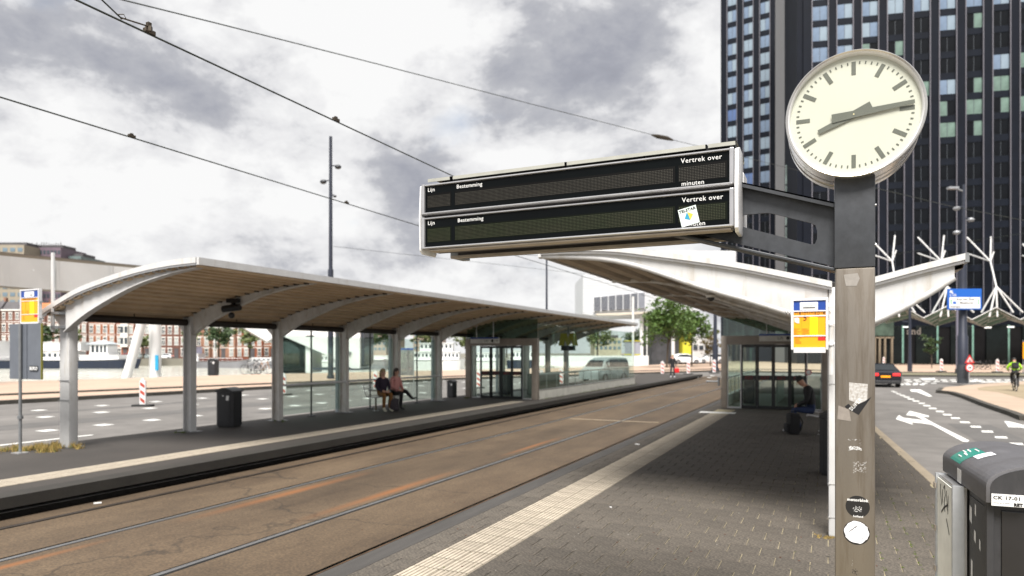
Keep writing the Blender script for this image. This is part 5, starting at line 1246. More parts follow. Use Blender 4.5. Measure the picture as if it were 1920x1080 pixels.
def house(px, wpx, ytop, mat, roof, style, label, f=205, storeys=4, rnd=random.Random(3)):
    w = wpx/F*f; H = (672-ytop)/F*f
    p = PF(px+wpx/2, 672, f); t = thing('brick_house', label, 'house', (p.x, p.y, 0), rz=YAW, group='terraced houses on the far quay')
    mb = MB(); mb.box(-w/2+.02, w/2-.02, 0, 10, -.05, H); part('wall', mb, mat, t)
    fh = H/storeys; nw = max(2, round(w/2.1)); k = 0
    for s in range(storeys):
        for i in range(nw):
            x = -w/2+(i+.5)*w/nw
            if s == 0 and i == (nw//2):
                mb = MB(); mb.box(x-.6, x+.6, -.08, .02, 0, 2.7); mb.box(x-.75, x+.75, -.12, .0, 2.7, 3.0); part('door', mb, trim if k % 2 else slate, t); continue
            m = hwm[2] if (style == 1 and i == nw//2) else rnd.choice(hwm[:2]) if s < storeys-1 else hwm[3]
            place('window', m, t, (x, -.02, s*fh+fh*.24))
        if s and style != 3:
            mb = MB(); mb.box(-w/2+.03, w/2-.03, -.05, .0, s*fh+.02, s*fh+.20); part('stone_band', mb, trim, t)
    if style == 2:       # white bay
        mb = MB(); mb.box(-w*.2, w*.2, -.7, 0, fh*1.05, fh*3.1); b_ = part('bay', mb, trim, t)
        for s in (1, 2):
            for x in (-w*.11, w*.11):
                mb = MB(); mb.box(x-.42, x+.42, -.74, -.705, s*fh+fh*.28, s*fh+fh*.86); part('bay_pane', mb, glz, b_)
    mb = MB(); mb.box(-w/2+.01, w/2-.01, -.35, .1, H-.25, H+.15); part('cornice', mb, trim, t)
    if roof == 'gable':
        mb = MB(); mb.prism([(-w*.28, -.08, H+.15), (w*.28, -.08, H+.15), (w*.28, -.08, H+.8), (0, -.08, H+2.7), (-w*.28, -.08, H+.8)], (0, 1.2, 0)); g_ = part('gable', mb, trim, t)
        mb = MB(); mb.box(-.55, .55, -.12, -.085, H+.5, H+1.7); part('gable_window', mb, glz, g_)
    mb = MB(); mb.add([(-w/2+.05, .3, H+.15), (w/2-.05, .3, H+.15), (w/2-.05, 9, H+.15), (-w/2+.05, 9, H+.15), (-w/2+.05, 2.4, H+2.6), (w/2-.05, 2.4, H+2.6), (w/2-.05, 7, H+2.6), (-w/2+.05, 7, H+2.6)],
           [(0, 1, 5, 4), (1, 2, 6, 5), (2, 3, 7, 6), (3, 0, 4, 7), (4, 5, 6, 7), (0, 3, 2, 1)])
    r_ = part('roof', mb, tile_o if style in (1, 4) else slate, t)
    mb = MB(); mb.box(w/2-1.1, w/2-.4, 3, 4, H+1.5, H+3.8); part('chimney', mb, mat, r_)
    return t
hl = [(-42, 42, 580, 5, '', 0, 'rose brick house cut by the left edge of the picture'), (1, 38, 581, 1, '', 0, 'brown brick house behind the left stop sign'),
      (40, 46, 583, 3, '', 1, 'umber brick house hidden by the first shelter column'), (87, 40, 585, 1, '', 0, 'brown brick house just right of the first shelter column'),
      (128, 36, 583, 1, '', 0, 'plain brown brick house left of the gabled pair'), (165, 52, 586, 2, 'gable', 4, 'orange brick house with white gable behind the white wheelhouse'), (218, 34, 588, 4, '', 2, 'scarlet brick house with tall white bay window'),
      (253, 46, 588, 1, 'gable', 0, 'brown gabled house behind the slanting strut'), (300, 50, 589, 3, '', 3, 'umber house behind the upright bridge column'), (351, 44, 612, 5, '', 0, 'low rose brick house behind the left of two quay trees'),
      (396, 46, 614, 5, '', 0, 'low rose brick house between two quay trees'), (443, 50, 612, 4, '', 0, 'low scarlet house with white banded front'), (494, 36, 600, 2, '', 0, 'orange brick house beside the dark bridge wall')]
for i, (px, w_, yt, m_, rf, stl, lb_) in enumerate(hl):
    house(px, w_-.6, yt, bricks[m_], rf, stl, lb_, f=205+(i % 3)*.6, storeys=4 if yt < 600 else 3)
# far tall blocks seen above and below the girder
def block(x0, x1, yt, f, mat, wm, label, nx, nz, cols=None, tops=None):
    w = (x1-x0)/F*f; H = (HZ-yt)/F*f+CH; p = PF((x0+x1)/2, 660, f); t = thing('apartment_block', label, 'apartment block', (p.x, p.y, 0), rz=YAW)
    mb = MB(); mb.box(-w/2, w/2, 0, 18, 0, H); part('wall', mb, mat, t)
    ws, hs = w/nx*.62, H/nz*.5
    mb = MB(); mb.box(-ws/2, ws/2, -.12, .02, 0, hs); me = mb.mesh('window', wm)
    for i in range(nx):
        for j in range(1, nz): place('window', me, t, (-w/2+(i+.5)*w/nx, 0, j*H/nz+.3))
    mb = MB(); mb.box(-w/2+1, w/2-1, 3, 12, H, H+1.5); part('roof_plant', mb, slate, t)
    return t, w, H
block(-40, 45, 459, 290, M('tan_concrete', (.30, .26, .20), .7, 0, .1, .4), M('block_glass', (.16, .22, .27), .3, 0, .3, .4), 'tan apartment tower above the white girder, far left', 6, 15)
t_, w_, H_ = block(60, 114, 464, 300, M('plum_cladding', (.14, .10, .13), .6, 0, .2, .4), M('block_dark_glass', (.06, .075, .09), .3), 'plum coloured high rise with spiky roofline above the girder', 8, 15)
for i in range(13):
    mb = MB(); x = -w_/2+i*w_/12; mb.box(x-.12, x+.12, -.1, .1, H_, H_+1.3+random.random()); part('roof_fin', mb, slate, t_)
block(114, 152, 480, 305, M('grey_green_glass', (.13, .17, .17), .5, 0, .2, .4), M('block_dark_glass', (.06, .075, .09)), 'stepped grey green block right of the plum high rise', 5, 14)
block(700, 748, 628, 330, M('pale_brick_block', (.45, .34, .27), .7, 0, .1, .3), M('block_glass', (.16, .22, .27)), 'distant pale brick flats seen through the shelter glass, left of the map board', 6, 4)
block(775, 830, 624, 345, M('pale_brick_block', (.45, .34, .27)), M('block_glass', (.16, .22, .27)), 'distant pale flats behind the white passenger ship', 6, 4)
block(1115, 1165, 634, 330, M('sand_block', (.52, .46, .34), .7, 0, .1, .3), M('block_glass', (.16, .22, .27)), 'distant sand coloured flats beyond the yellow framed board', 6, 3)
# ---- trees
bark = M('bark', (.07, .055, .04), .9, 0, .3, 3)
def leafmat(name, c1, c2): 
    m = M(name, c1, .6, 0, 0, .9, col2=c2); b = m.node_tree.nodes['Principled BSDF']
    return m
lm1 = leafmat('leaf_green', (.032, .075, .008), (.085, .155, .02)); lm2 = leafmat('leaf_dark', (.020, .045, .014), (.05, .09, .02)); lm3 = leafmat('leaf_autumn', (.09, .07, .02), (.17, .12, .02))
lm4 = leafmat('leaf_far', (.08, .11, .03), (.17, .20, .07))
def tree(label, p, h, cr, base, leaf, n, ls, trunk_r=.14, lean=0, group=None, name='leafy_tree', sparse=.5, seed=0, ch=None):
    rnd = random.Random(seed+int(h*100)); t = thing(name, label, 'tree', (p[0], p[1], p[2]), group=group)
    mb = MB(); top = Vector((lean, 0, h*.86)); mb.tube([(0, 0, -.1), (lean*.2, .03, h*.3), (lean*.6, -.03, h*.6), top], [trunk_r, trunk_r*.8, trunk_r*.5, trunk_r*.12], 8); part('trunk', mb, bark, t, smooth=True)
    cz_ = (h+base)/2; ch = (h-base)/2
    tips = []
    for i in range(11):
        a = i*2.4+rnd.uniform(-.3, .3); q = rnd.uniform(.15, .9); z0 = base*.8+(h-base)*.55*q
        rr = cr*rnd.uniform(.5, .85)*(1-abs(q-.4)*.5); tip = Vector((rr*math.cos(a), rr*math.sin(a), z0+rr*.75)); s = Vector((lean*z0/h, 0, z0))
        mb = MB(); mb.tube([s, s.lerp(tip, .5)+Vector((0, 0, rr*.06)), tip], [trunk_r*.42, trunk_r*.25, trunk_r*.06], 5); part('limb', mb, bark, t, smooth=True); tips.append(tip)
    mb = MB(); ncl = max(8, n//34)
    for c in range(ncl):
        while True:
            v = Vector((rnd.uniform(-1, 1), rnd.uniform(-1, 1), rnd.uniform(-1, 1)))
            if .25 < v.length < 1: break
        bump = .74+.75*noise.noise(v*2.1+Vector((seed*3.1, 0, 0)))+rnd.uniform(-.08, .18)
        c0_ = Vector((v.x*cr*bump, v.y*cr*bump, cz_+v.z*ch*bump)); s_ = cr*rnd.uniform(.07, .15)
        for i in range(34):
            q = c0_+Vector((rnd.gauss(0, s_), rnd.gauss(0, s_), rnd.gauss(0, s_*.7))); L_ = ls*rnd.uniform(.6, 1.3)
            a = Vector((rnd.uniform(-1, 1), rnd.uniform(-1, 1), rnd.uniform(-.6, .6))).normalized()*L_; b_ = a.cross(Vector((rnd.uniform(-1, 1), rnd.uniform(-1, 1), rnd.uniform(-1, 1)))).normalized()*L_*.6
            k = len(mb.v); mb.v += [tuple(q-a), tuple(q+b_), tuple(q+a), tuple(q-b_)]; mb.f.append((k, k+1, k+2, k+3)); mb.mi.append(0)
    me = bpy.data.meshes.new('crown'); me.from_pydata(mb.v, [], mb.f); me.materials.append(leaf); me.update()
    place('crown', me, t)
    return t
tree('large bushy green tree standing before the yellow and white building', PF(1250, 688, 88), 9.6, 3.9, 2.9, lm1, 4600, .19, .13, lean=.8, seed=2)
tree('second green crown, right neighbour of the large tree before the yellow wall', PF(1297, 687, 94), 8.4, 2.9, 3.0, lm1, 3200, .20, .12, seed=5)
tree('sparse yellowing tree beside the dark lamp pole at the near roof edge', PF(1332, 687, 97), 5.6, 1.9, 1.2, lm3, 900, .15, .08, seed=7)
tree('small dark conical tree in front of the black tower base', PF(1747, 697, 85), 5.4, 1.1, 1.3, lm2, 800, .13, .06, seed=8)
for i, (px, yb, f, h, cr, lb_) in enumerate(((410, 672, 196, 10.5, 4.6, 'quay tree left of centre in front of the low rose houses'), (468, 672, 197, 11, 4.6, 'quay tree right of its twin in front of the low rose houses'), (360, 672, 198, 11, 3.6, 'quay tree behind the second shelter column'),
        (84, 672, 195, 10.5, 3.2, 'dark tree behind the first shelter column'), (140, 672, 199, 9, 2.0, 'slim street tree before the brown houses'), (268, 672, 199, 6.5, 2.2, 'low dark tree behind the slanting strut'), (726, 672, 215, 11, 5.5, 'tree through the glass behind the dark barge'),
        (800, 672, 225, 10, 5.5, 'tree behind the white passenger ship'), (880, 672, 225, 10, 6, 'tree seen through the far entrance doors'), (950, 672, 228, 11, 6, 'tree seen through the far entrance, right half'), (1030, 672, 226, 11, 6.5, 'tree behind the glass wall left of the yellow letter'), (1120, 672, 222, 11, 6, 'tree behind the glass wall right of the yellow letter'), (1192, 672, 260, 12, 6, 'far tree beyond the yellow framed board'), (695, 672, 220, 9, 4, 'tree above the dark pontoon left of the map board'))):
    tree(lb_, PF(px, yb, f), h, cr, 3.0, lm4 if i % 3 else lm2, 1300, .42, .3, seed=20+i, name='quay_tree')
# far parked cars on the bank omitted individually: hedge band
# ================================================================== BOATS
def hull(mb, L_, W_, h, bow=.18, mi=0, sheer=.5):
    n = 14; top = []; bot = []
    for i in range(n+1):
        t = i/n; x = -L_/2+L_*t; w = W_/2*(1 if t < 1-bow else max(.03, math.sqrt(max(0, 1-((t-(1-bow))/bow)**2)))); w *= min(1, .75+t*4)
        s = sheer*max(0, (t-.7)/.3)**2
        top.append((x, w, h+s)); bot.append((x*.96, w*.8, -.3))
    m = n+1
    vs = [(x, -w, z) for x, w, z in top]+[(x, w, z) for x, w, z in top]+[(x, -w, z) for x, w, z in bot]+[(x, w, z) for x, w, z in bot]
    fs = [(i, i+1, 2*m+i+1, 2*m+i) for i in range(n)]+[(m+i, m+i+1, 3*m+i+1, 3*m+i) for i in range(n)]+[(i, i+1, m+i+1, m+i) for i in range(n)]+[(0, m, 3*m, 2*m)]
    return mb.add(vs, fs, mi)
navy = M('hull_navy', (.012, .022, .05), .3, 0, .1, .3); hwhite = M('hull_white', (.80, .80, .80), .4, 0, .04, .3); hgrey = M('hull_grey', (.24, .24, .26), .5, 0, .2, .3); rust = M('hull_rust', (.14, .035, .02), .6)
WL = -2.2
def boat(label, px0, px1, f, W_, h, hm, cabins, name='moored_boat', flip=False, deck=hwhite, mast=None):
    L_ = (px1-px0)/F*f; p = PF((px0+px1)/2, 680, f); t = thing(name, label, 'boat', (p.x, p.y, WL), rz=YAW)
    mb = MB(); hull(mb, L_, W_, h); 
    if flip: mb.v = [(-v[0], v[1], v[2]) for v in mb.v]
    part('hull', mb, hm, t, smooth=False)
    mb = MB(); hull(mb, L_*.99, W_*1.02, .14); 
    mb.v = [((-v[0] if flip else v[0]), v[1], v[2]+h+.1 if v[2] > 0 else h) for v in mb.v]; part('rubbing_strake', mb, deck, t)
    for (a, b_, z0, z1, m_, nwin) in cabins:
        x0 = (a-(px0+px1)/2)/F*f; x1 = (b_-(px0+px1)/2)/F*f; mb = MB(); mb.box(x0, x1, -W_*.36, W_*.36, z0, z1); mb.box(x0-.25, x1+.25, -W_*.39, W_*.39, z1, z1+.12); c = part('deckhouse', mb, m_, t)
        if nwin:
            me = None
            for i in range(nwin):
                x = x0+(i+.5)*(x1-x0)/nwin; ww_ = (x1-x0)/nwin*.55; mb = MB(); mb.box(x-ww_/2, x+ww_/2, -W_*.36-.04, -W_*.36+.01, z0+(z1-z0)*.42, z0+(z1-z0)*.82); part('cabin_window', mb, glz, c)
    if mast:
        for a, z in mast: 
            x = (a-(px0+px1)/2)/F*f; mb = MB(); mb.tube([(x, 0, h), (x, 0, z)], .09, 6); part('mast', mb, hwhite, t)
    mb = MB(); y = -W_*.46
    mb.tube([(-L_*.42, y, h+.95), (L_*.36, y, h+.95)], .04, 4)
    for i in range(12): x = -L_*.42+i*L_*.78/11; mb.tube([(x, y, h), (x, y, h+.95)], .03, 4)
    part('guard_rail', mb, hwhite, t, kind='stuff')
    return t
b1 = boat('long navy hulled ship with white superstructure moored behind the first column', -60, 265, 172, 6.5, 1.9, navy, [(-50, 6, 1.9, 6.8, hwhite, 6), (60, 150, 1.9, 4.2, hwhite, 9), (55, 162, 4.5, 6.5, hwhite, 0), (160, 232, 1.9, 3.3, hwhite, 0)], mast=[(200, 10.0)])
# wheelhouse
wh = thing('wheelhouse', 'white octagonal wheelhouse with slanting windows on the navy ship', 'wheelhouse', (0, 0, 0))
bpy.data.objects.remove(wh)
mb = MB(); L1_ = lambda a: (a-(-60+265)/2)/F*172
for (a, b_, z0, z1) in ((178, 212, 3.4, 4.0), (182, 208, 5.8, 6.1)): mb.box(L1_(a), L1_(b_), -2.2, 2.2, z0, z1)
for a in (180, 188, 196, 203, 210): mb.box(L1_(a)-.15, L1_(a)+.15, -2.2, 2.2, 4.0, 5.8)
part('wheelhouse', mb, hwhite, b1); mb = MB(); mb.box(L1_(181), L1_(209), -2.1, 2.1, 4.0, 5.8); part('wheelhouse_glass', mb, glz, b1)
mb = MB(); mb.add([(L1_(172), -2.6, 6.1), (L1_(216), -2.6, 6.1), (L1_(216), 2.6, 6.1), (L1_(172), 2.6, 6.1), (L1_(195), 0, 7.2)], [(0, 1, 4), (1, 2, 4), (2, 3, 4), (3, 0, 4)]); part('wheelhouse_roof', mb, M('pale_blue_post', (.42, .47, .50)), b1)
boat('grey rusty barge with white lilac cabin behind the second shelter bay', 352, 480, 178, 6, 1.6, hgrey, [(354, 378, 1.6, 3.6, hwhite, 3), (355, 372, 3.7, 5.4, M('lilac_cabin', (.5, .48, .62), .5), 4), (382, 470, 1.7, 2.3, rust, 0)], mast=[(402, 7.5)])
boat('low grey motor vessel right of the rusty barge', 470, 520, 176, 5, 1.5, hgrey, [(478, 512, 1.5, 2.6, hwhite, 4)])
boat('small white cruiser seen under the bridge pier', 584, 640, 182, 4.5, 1.3, hwhite, [(590, 625, 1.3, 3.2, hwhite, 5)])
boat('dark flat barge behind the waiting women', 682, 732, 160, 6, 2.1, hgrey, [(684, 730, 2.3, 3.2, hwhite, 0)])
boat('large white passenger ship with two window rows behind the shelter glass', 768, 872, 165, 7, 2.0, hwhite, [(778, 862, 2.0, 4.1, hwhite, 12), (790, 850, 4.3, 6.2, hwhite, 8)], mast=[(812, 8.6)])
boat('white river cruiser seen through the far entrance doors', 885, 945, 168, 6, 1.8, hwhite, [(892, 938, 1.8, 3.9, hwhite, 8)])
boat('dark hulled boat seen through the right of the far entrance', 950, 1012, 170, 6, 2.0, navy, [(960, 1000, 2.0, 4.4, hwhite, 6)])
boat('low white launch behind the yellow letter sign', 1040, 1100, 165, 5, 1.4, hwhite, [(1050, 1088, 1.4, 2.7, hwhite, 5)])
# ================================================================== POLES, MASTS, WIRES
navy_p = M('mast_navy', (.022, .027, .045), .45, .1, .15, 2)
def mast(label, px, yb, ytop, f, r, heads, name='lamp_mast', arm=None, zb=0):
    p = PF(px, yb, f); t = thing(name, label, 'mast', (p.x, p.y, zb)); H = (HZ-ytop)/F*f+CH-zb
    mb = MB(); mb.tube([(0, 0, 0), (0, 0, H*.45), (0, 0, H*.452), (0, 0, H)], [r, r, r*.72, r*.55], 12); part('pole', mb, navy_p, t, smooth=True)
    mb = MB(); mb.tube([(0, 0, 0), (0, 0, .25)], r*1.35, 12); part('base', mb, navy_p, t)
    for y, side, s in heads:
        z = (HZ-y)/F*f+CH-zb; d = Vector((CA, SA, 0))*side
        mb = MB(); mb.tube([(0, 0, z+.1), d*s*1.1+Vector((0, 0, z+.1))], .05, 6); h_ = part('spot_arm', mb, navy_p, t)
        mb = MB(); mb.sphere(tuple(d*s*1.5+Vector((0, 0, z))), s*.62, 12, 8, sc=(1.15, 1.0, .75)); part('spotlight', mb, M('spot_grey', (.33, .34, .36), .35, .3, .1, 3) if name == 'lamp_mast' and heads[0][1] < 0 else dark_metal, t, smooth=True)
    if arm:
        z = (HZ-arm)/F*f+CH-zb; d = Vector((-CA, -SA, 0)); mb = MB(); mb.tube([(0, 0, z-.1), d*.4+Vector((0, 0, z+.05))], .05, 6); mb.cbox(d*.7+Vector((0, 0, z+.12)), .62, .3, .14, rz=YAW); part('luminaire', mb, M('spot_grey', (.33, .34, .36)), t)
    return t
mast('tall slim dark light mast with three round spotlights behind the far shelter', 620, 709, 256, 50, .20, [(313, 1, .36), (341, -1, .36), (368, 1, .2)])
mast('upper part of a slim dark mast rising behind the far end of the left shelter', 1025, 690, 482, 88, .20, [], name='tram_wire_mast')
mast('dark mast standing between the tree and the near entrance', 1341, 699, 588, 72, .30, [], name='tram_wire_mast')
mast('tall mast with white spotlights in front of the dark tower, behind the blue sign', 1807, 723, 346, 43.7, .155, [(391, -1, .30), (412, 1, .30), (436, -1, .30)], arm=356, zb=-.06)
p = PF(1805, 723, 43.7)
t = thing('sign_mast', 'thick navy mast on the traffic island carrying the blue direction sign', 'mast', (p.x, p.y, -.06))
mb = MB(); mb.tube([(0, 0, 0), (0, 0, 3.0), (0, 0, 3.1), (0, 0, 8.0)], [.30, .30, .24, .24], 14); part('pole', mb, navy_p, t, smooth=True)
mb = MB(); mb.tube([(0, 0, 0), (0, 0, 1.2)], .315, 14); part('sleeve', mb, M('mast_sleeve', (.05, .055, .065), .6), t, smooth=True)
p = PF(1797, 699, 62)
t = thing('lamp_post', 'pale grey lilac post behind the thick navy mast', 'lamp post', (p.x, p.y, 0))
mb = MB(); mb.tube([(0, 0, 0), (0, 0, 7)], .2, 10); part('pole', mb, M('lilac_grey', (.20, .19, .25), .5), t, smooth=True)
mb = MB(); mb.tube([(0, 0, 0), (0, 0, .4)], .28, 10); part('base', mb, dark_metal, t)
p = PF(1706, 697, 68)
t = thing('lamp_post', 'slim navy lamp post before the black tower entrance', 'lamp post', (p.x, p.y, 0))
mb = MB(); mb.tube([(0, 0, 0), (0, 0, 8.2)], [.17, .1], 10); part('pole', mb, navy_p, t, smooth=True)
mb = MB(); mb.tube([(0, 0, 0), (0, 0, 1.0)], .22, 10); mb.cbox((-.3, 0, 5.0), .7, .1, .12); part('base', mb, navy_p, t, kind=None)
# blue direction sign
p = PF(1808, 561, 43.2); sw = 64/F*43.2
t = thing('direction_sign', 'blue and white road direction sign on the thick navy mast', 'road sign', p, rz=YAW)
w, h = sw/2, 39/F*43.2/2
mb = MB(); mb.box(-w, w, -.04, .04, -h, h); part('panel', mb, M('road_blue', (.01, .11, .48), .4, 0, .03), t, bevel=.01)
mb = MB(); mb.box(-w*.90, w*.90, -.055, -.045, -h*.88, h*.18); wf = part('white_field', mb, white_flat, t)
RZ4 = Matrix.Rotation(0, 4, 'Z') @ RX
def stxt(body, size, x, z, par, mat, **k):
    o = text('lettering', body, size, (0, 0, 0), par, mat, **k); o.location = (x, -.06, z); return o
stxt('Kop van Zuid', .19, -w*.48, -h*.10, wf, black_flat, ext=.003, bold=.004); stxt('Maastoren', .19, -w*.30, -h*.44, wf, black_flat, ext=.003, bold=.004); stxt('Entrepot', .17, -w*.84, -h*.80, wf, black_flat, ext=.003, bold=.003)
mb = MB(); mb.box(-w*.70, -w*.50, -.062, -.056, -h*.48, -h*.22); part('blue_square', mb, M('road_blue', (.01, .11, .48)), wf)
for s in (-1, 1):
    mb = MB(); mb.box(w*.80*s-.03, w*.80*s+.03, -.062, -.056, -h*.5, 0); part('green_bar', mb, M('sign_green', (.02, .32, .12), .5), wf)
stxt('S 122', .17, -w*.88, h*.30, t, white_flat, ext=.003, bold=.004)
mb = MB(); mb.prism([(-w*.88, -.045, h*.82), (-w*.70, -.045, h*.82), (-w*.76, -.045, h*.73), (-w*.66, -.045, h*.56), (-w*.72, -.045, h*.50), (-w*.82, -.045, h*.66), (-w*.88, -.045, h*.56)], (0, -.01, 0)); part('arrow', mb, white_flat, t)
# warning signs
p = PF(1817, 722, 43)
t = thing('warning_sign', 'red bordered triangle over a round limit sign on a thin post by the navy mast', 'road sign', (p.x, p.y, -.06), rz=YAW)
mb = MB(); mb.tube([(0, 0, 0), (0, 0, 1.6)], .03, 8); part('post', mb, alu, t)
zc = 1.02; mb = MB(); mb.tube([(0, -.04, zc), (0, -.06, zc)], .26, 24); rd = part('round_plate', mb, redm, t)
mb = MB(); mb.tube([(0, -.062, zc), (0, -.066, zc)], .19, 24); part('round_field', mb, white_flat, rd); o = text('lettering', '30', .2, (0, 0, 0), rd, black_flat, align='CENTER', ext=.002, bold=.008); o.location = (0, -.07, zc-.07)
mb = MB(); a = .31; z0 = 1.30; mb.prism([(-a, -.04, z0), (a, -.04, z0), (0, -.04, z0+.54)], (0, -.02, 0)); tr = part('triangle_plate', mb, redm, t)
mb = MB(); mb.prism([(-a*.64, -.062, z0+.07), (a*.64, -.062, z0+.07), (0, -.062, z0+.41)], (0, -.004, 0)); part('triangle_field', mb, M('sign_rose', (.70, .50, .50), .5), tr)
mb = MB(); mb.cbox((0, -.07, z0+.16), .07, .004, .13); mb.cbox((.03, -.07, z0+.10), .14, .004, .03); part('symbol', mb, black_flat, tr)
# yellow thing at the right edge
p = PF(1920, 657, 60); t = thing('yellow_stop_flag', 'yellow sign panel cut by the right picture edge behind the cyclist', 'stop sign', (p.x, p.y, 0), rz=YAW)
mb = MB(); mb.tube([(0, .1, 0), (0, .1, 3)], .04, 8); part('pole', mb, grey_metal, t); mb = MB(); mb.box(-.1, .5, -.03, .03, 1.35, 2.8); part('panel', mb, yellow, t)
# wires
wire_m = M('wire_black', (.012, .018, .012), .5)
def wire(label, pts, r, name='overhead_wire', extra=()):
    t = thing(name, label, 'wire', pts[0]); mb = MB(); P = []
    n = 10
    for a, b_ in zip(pts[:-1], pts[1:]):
        for i in range(n): P.append(Vector(a).lerp(b_, i/n))
    P.append(Vector(pts[-1])); mb.tube(P, r, 6); part('cable', mb, wire_m, t, world=True, smooth=True)
    for q in extra:
        mb = MB(); mb.cbox(q, .035, .10, .035); mb.cbox(Vector(q)+Vector((0, 0, .026)), .02, .04, .024); part('clamp', mb, M('clamp_bronze', (.06, .045, .03), .5, .5), t, world=True)
    return t
zw = CH+2.78; XW = -1.94*2.78
def onw(px, py, X): d = ray(px, py); s = X/d.x; return Vector((d.x*s, d.y*s, CH+d.z*s))
w1 = wire('thickest overhead tram wire running down to the left end of the display', [(XW, 1.2, zw), (XW, 45, zw)], .0085, extra=[(onw(280, 57, XW).x, onw(280, 57, XW).y, zw+.02), (onw(630, 225, XW).x, onw(630, 225, XW).y, zw+.02)])
XW3 = -2.95*2.98
w3 = wire('far track overhead wire crossing below the thick one on the left', [(XW3, 2.5, CH+2.98), (XW3, 50, CH+2.98)], .0095, extra=[(XW3, onw(247, 257, XW3).y, CH+3.0), (XW3, onw(650, 381, XW3).y, CH+3.0)])
def curvew(pts): return [PF(*p) for p in pts]
wire('topmost span wire sagging from upper left towards the tower', curvew([(150, -20, 9), (400, 42, 11.5), (700, 118, 15), (1000, 196, 21), (1240, 257, 28), (1560, 335, 45)]), .010)
mb_t = thing('wire_insulator', 'small dark insulator on the top span wire above the display', 'insulator', PF(1242, 258, 28)); mb = MB(); mb.tube([PF(1222, 253, 27.6), PF(1234, 256, 27.8), PF(1250, 259, 28.2), PF(1262, 263, 28.5)], [.03, .09, .09, .03], 8); part('body', mb, M('clamp_bronze', (.06, .045, .03)), mb_t, world=True)
pa, pb = onw(280, 52, XW), None
w4 = wire('short stay wire meeting the thick tram wire at its clamp, upper left', curvew([(185, -6, 4.9), (226, 33, 5.1)]), .006)
mb = MB(); a = PF(226, 33, 5.1); b_ = PF(280, 50, 5.35); mb.tube([a, b_], .006, 6); mb.tube([PF(222, 27, 5.08), PF(232, 27, 5.1), PF(236, 34, 5.12), PF(227, 36, 5.1), PF(222, 27, 5.08)], .004, 5); part('hook', mb, M('clamp_bronze', (.06, .045, .03)), w4, world=True)
mb = MB(); mb.cbox(PF(279, 54, 5.35), .045, .035, .04, rz=.6); mb.cbox(PF(279, 46, 5.35), .03, .03, .03); part('wire_clamp', mb, M('clamp_bronze', (.06, .045, .03)), w4, world=True)
for pts, lb in (([(625, 462, 52), (900, 492, 60), (1150, 520, 75)], 'faint distant wire right of the tall light mast'), ([(1640, 352, 30), (1780, 386, 34), (1930, 415, 38)], 'thin wire crossing in front of the tower behind the spotlights'), ([(1660, 480, 55), (1800, 455, 50), (1930, 436, 46)], 'thin lower wire rising to the right in front of the tower'), ([(850, 470, 40), (1020, 480, 46), (1200, 500, 60)], 'faint wire passing under the rear of the display')):
    wire(lb, curvew(pts), .014)
# ================================================================== BINS AND BEACONS
binm = add_speckle(M('bin_charcoal', (.020, .021, .025), .45, .1, .15, 6), 120, .4, .8, 1.2)
def make_bin(label, loc, rz=0, hood=True):
    t = thing('litter_bin', label, 'bin', loc, rz=rz, group='charcoal litter bins'); w = .24
    mb = MB(); c = .05; P = [(-w+c, -w), (w-c, -w), (w, -w+c), (w, w-c), (w-c, w), (-w+c, w), (-w, w-c), (-w, -w+c)]
    mb.prism([(x, y, .04) for x, y in P], (0, 0, .86)); part('body', mb, binm, t, bevel=.004)
    mb = MB(); mb.prism([(x*.9, y*.9, 0) for x, y in P], (0, 0, .04)); part('plinth', mb, black_flat, t)
    mb = MB(); n = 12; pts = [(-w-.01, .905)]+[(-w-.01+(2*w+.02)*i/n, .93+.095*math.sin(math.pi*i/n)) for i in range(n+1)]+[(w+.01, .905)]
    mb.prism([(x, -w-.01, z) for x, z in pts], (0, 2*w+.02, 0)); part('lid', mb, binm, t, smooth=True)
    mb = MB(); mb.sphere((0, -w-.008, .955), .15, 14, 6, sc=(1.15, .05, .22)); part('opening', mb, black_flat, t)
    mb = MB(); mb.box(-w+.07, w-.07, -w-.008, -w-.001, .10, .86); d = part('door', mb, binm, t, bevel=.003)
    mb = MB(); mb.box(.07, .15, -w-.012, -w-.0085, .70, .82); mb.v = [(v[0]+(v[2]-.76)*.1, v[1], v[2]) for v in mb.v]; part('sticker', mb, white_flat, d)
    mb = MB(); mb.box(-.04, .01, -w-.012, -w-.0085, .80, .83); part('sticker', mb, M('sticker_white', (.66, .66, .66)), d)
    return t
bp = PZ(430, 800, 0)
bin0 = make_bin('charcoal litter bin on the far platform between second and third column', (bp.x, bp.y, 0), rz=R(14))
b2 = copy_tree(bin0); put(b2, (.10, 12.0, 0), 0, 'charcoal litter bin half hidden behind the near shelter column')
q = PF(400, 704, 58); b3 = copy_tree(bin0); put(b3, (q.x, q.y, -.05), YAW, 'small blue black bin standing at the quay edge'); b3.scale = (1.5, 1.5, 1.42)
q = PZ(853, 745, 0); b4 = copy_tree(bin0); put(b4, (q.x-.15, q.y, 0), 0, 'dark bin beside the far entrance frame'); b4.scale = (.7, .7, .72)
beacw = M('beacon_white', (.72, .70, .70), .45, 0, .05, 5); beacr = M('beacon_red', (.42, .06, .035), .45)
def make_beacon(label, loc, rz=YAW):
    t = thing('traffic_beacon', label, 'beacon', loc, rz=rz, group='red and white traffic beacons')
    mb = MB(); mb.box(-.40, .40, -.18, .18, 0, .08); part('foot', mb, M('rubber', (.02, .02, .02)), t, bevel=.02)
    mb = MB(); mb.box(-.13, .13, -.04, .04, .08, 1.02); mb.box(-.06, .06, -.035, .035, 1.02, 1.10); part('panel', mb, beacw, t, bevel=.012)
    for i, z in enumerate((.10, .40, .70)):
        mb = MB(); mb.prism([(-.095, -.042, z+.27), (-.095, -.042, z+.14), (.095, -.042, z+.01), (.095, -.042, z+.14)], (0, -.004, 0)); part('stripe', mb, beacr, t)
    return t
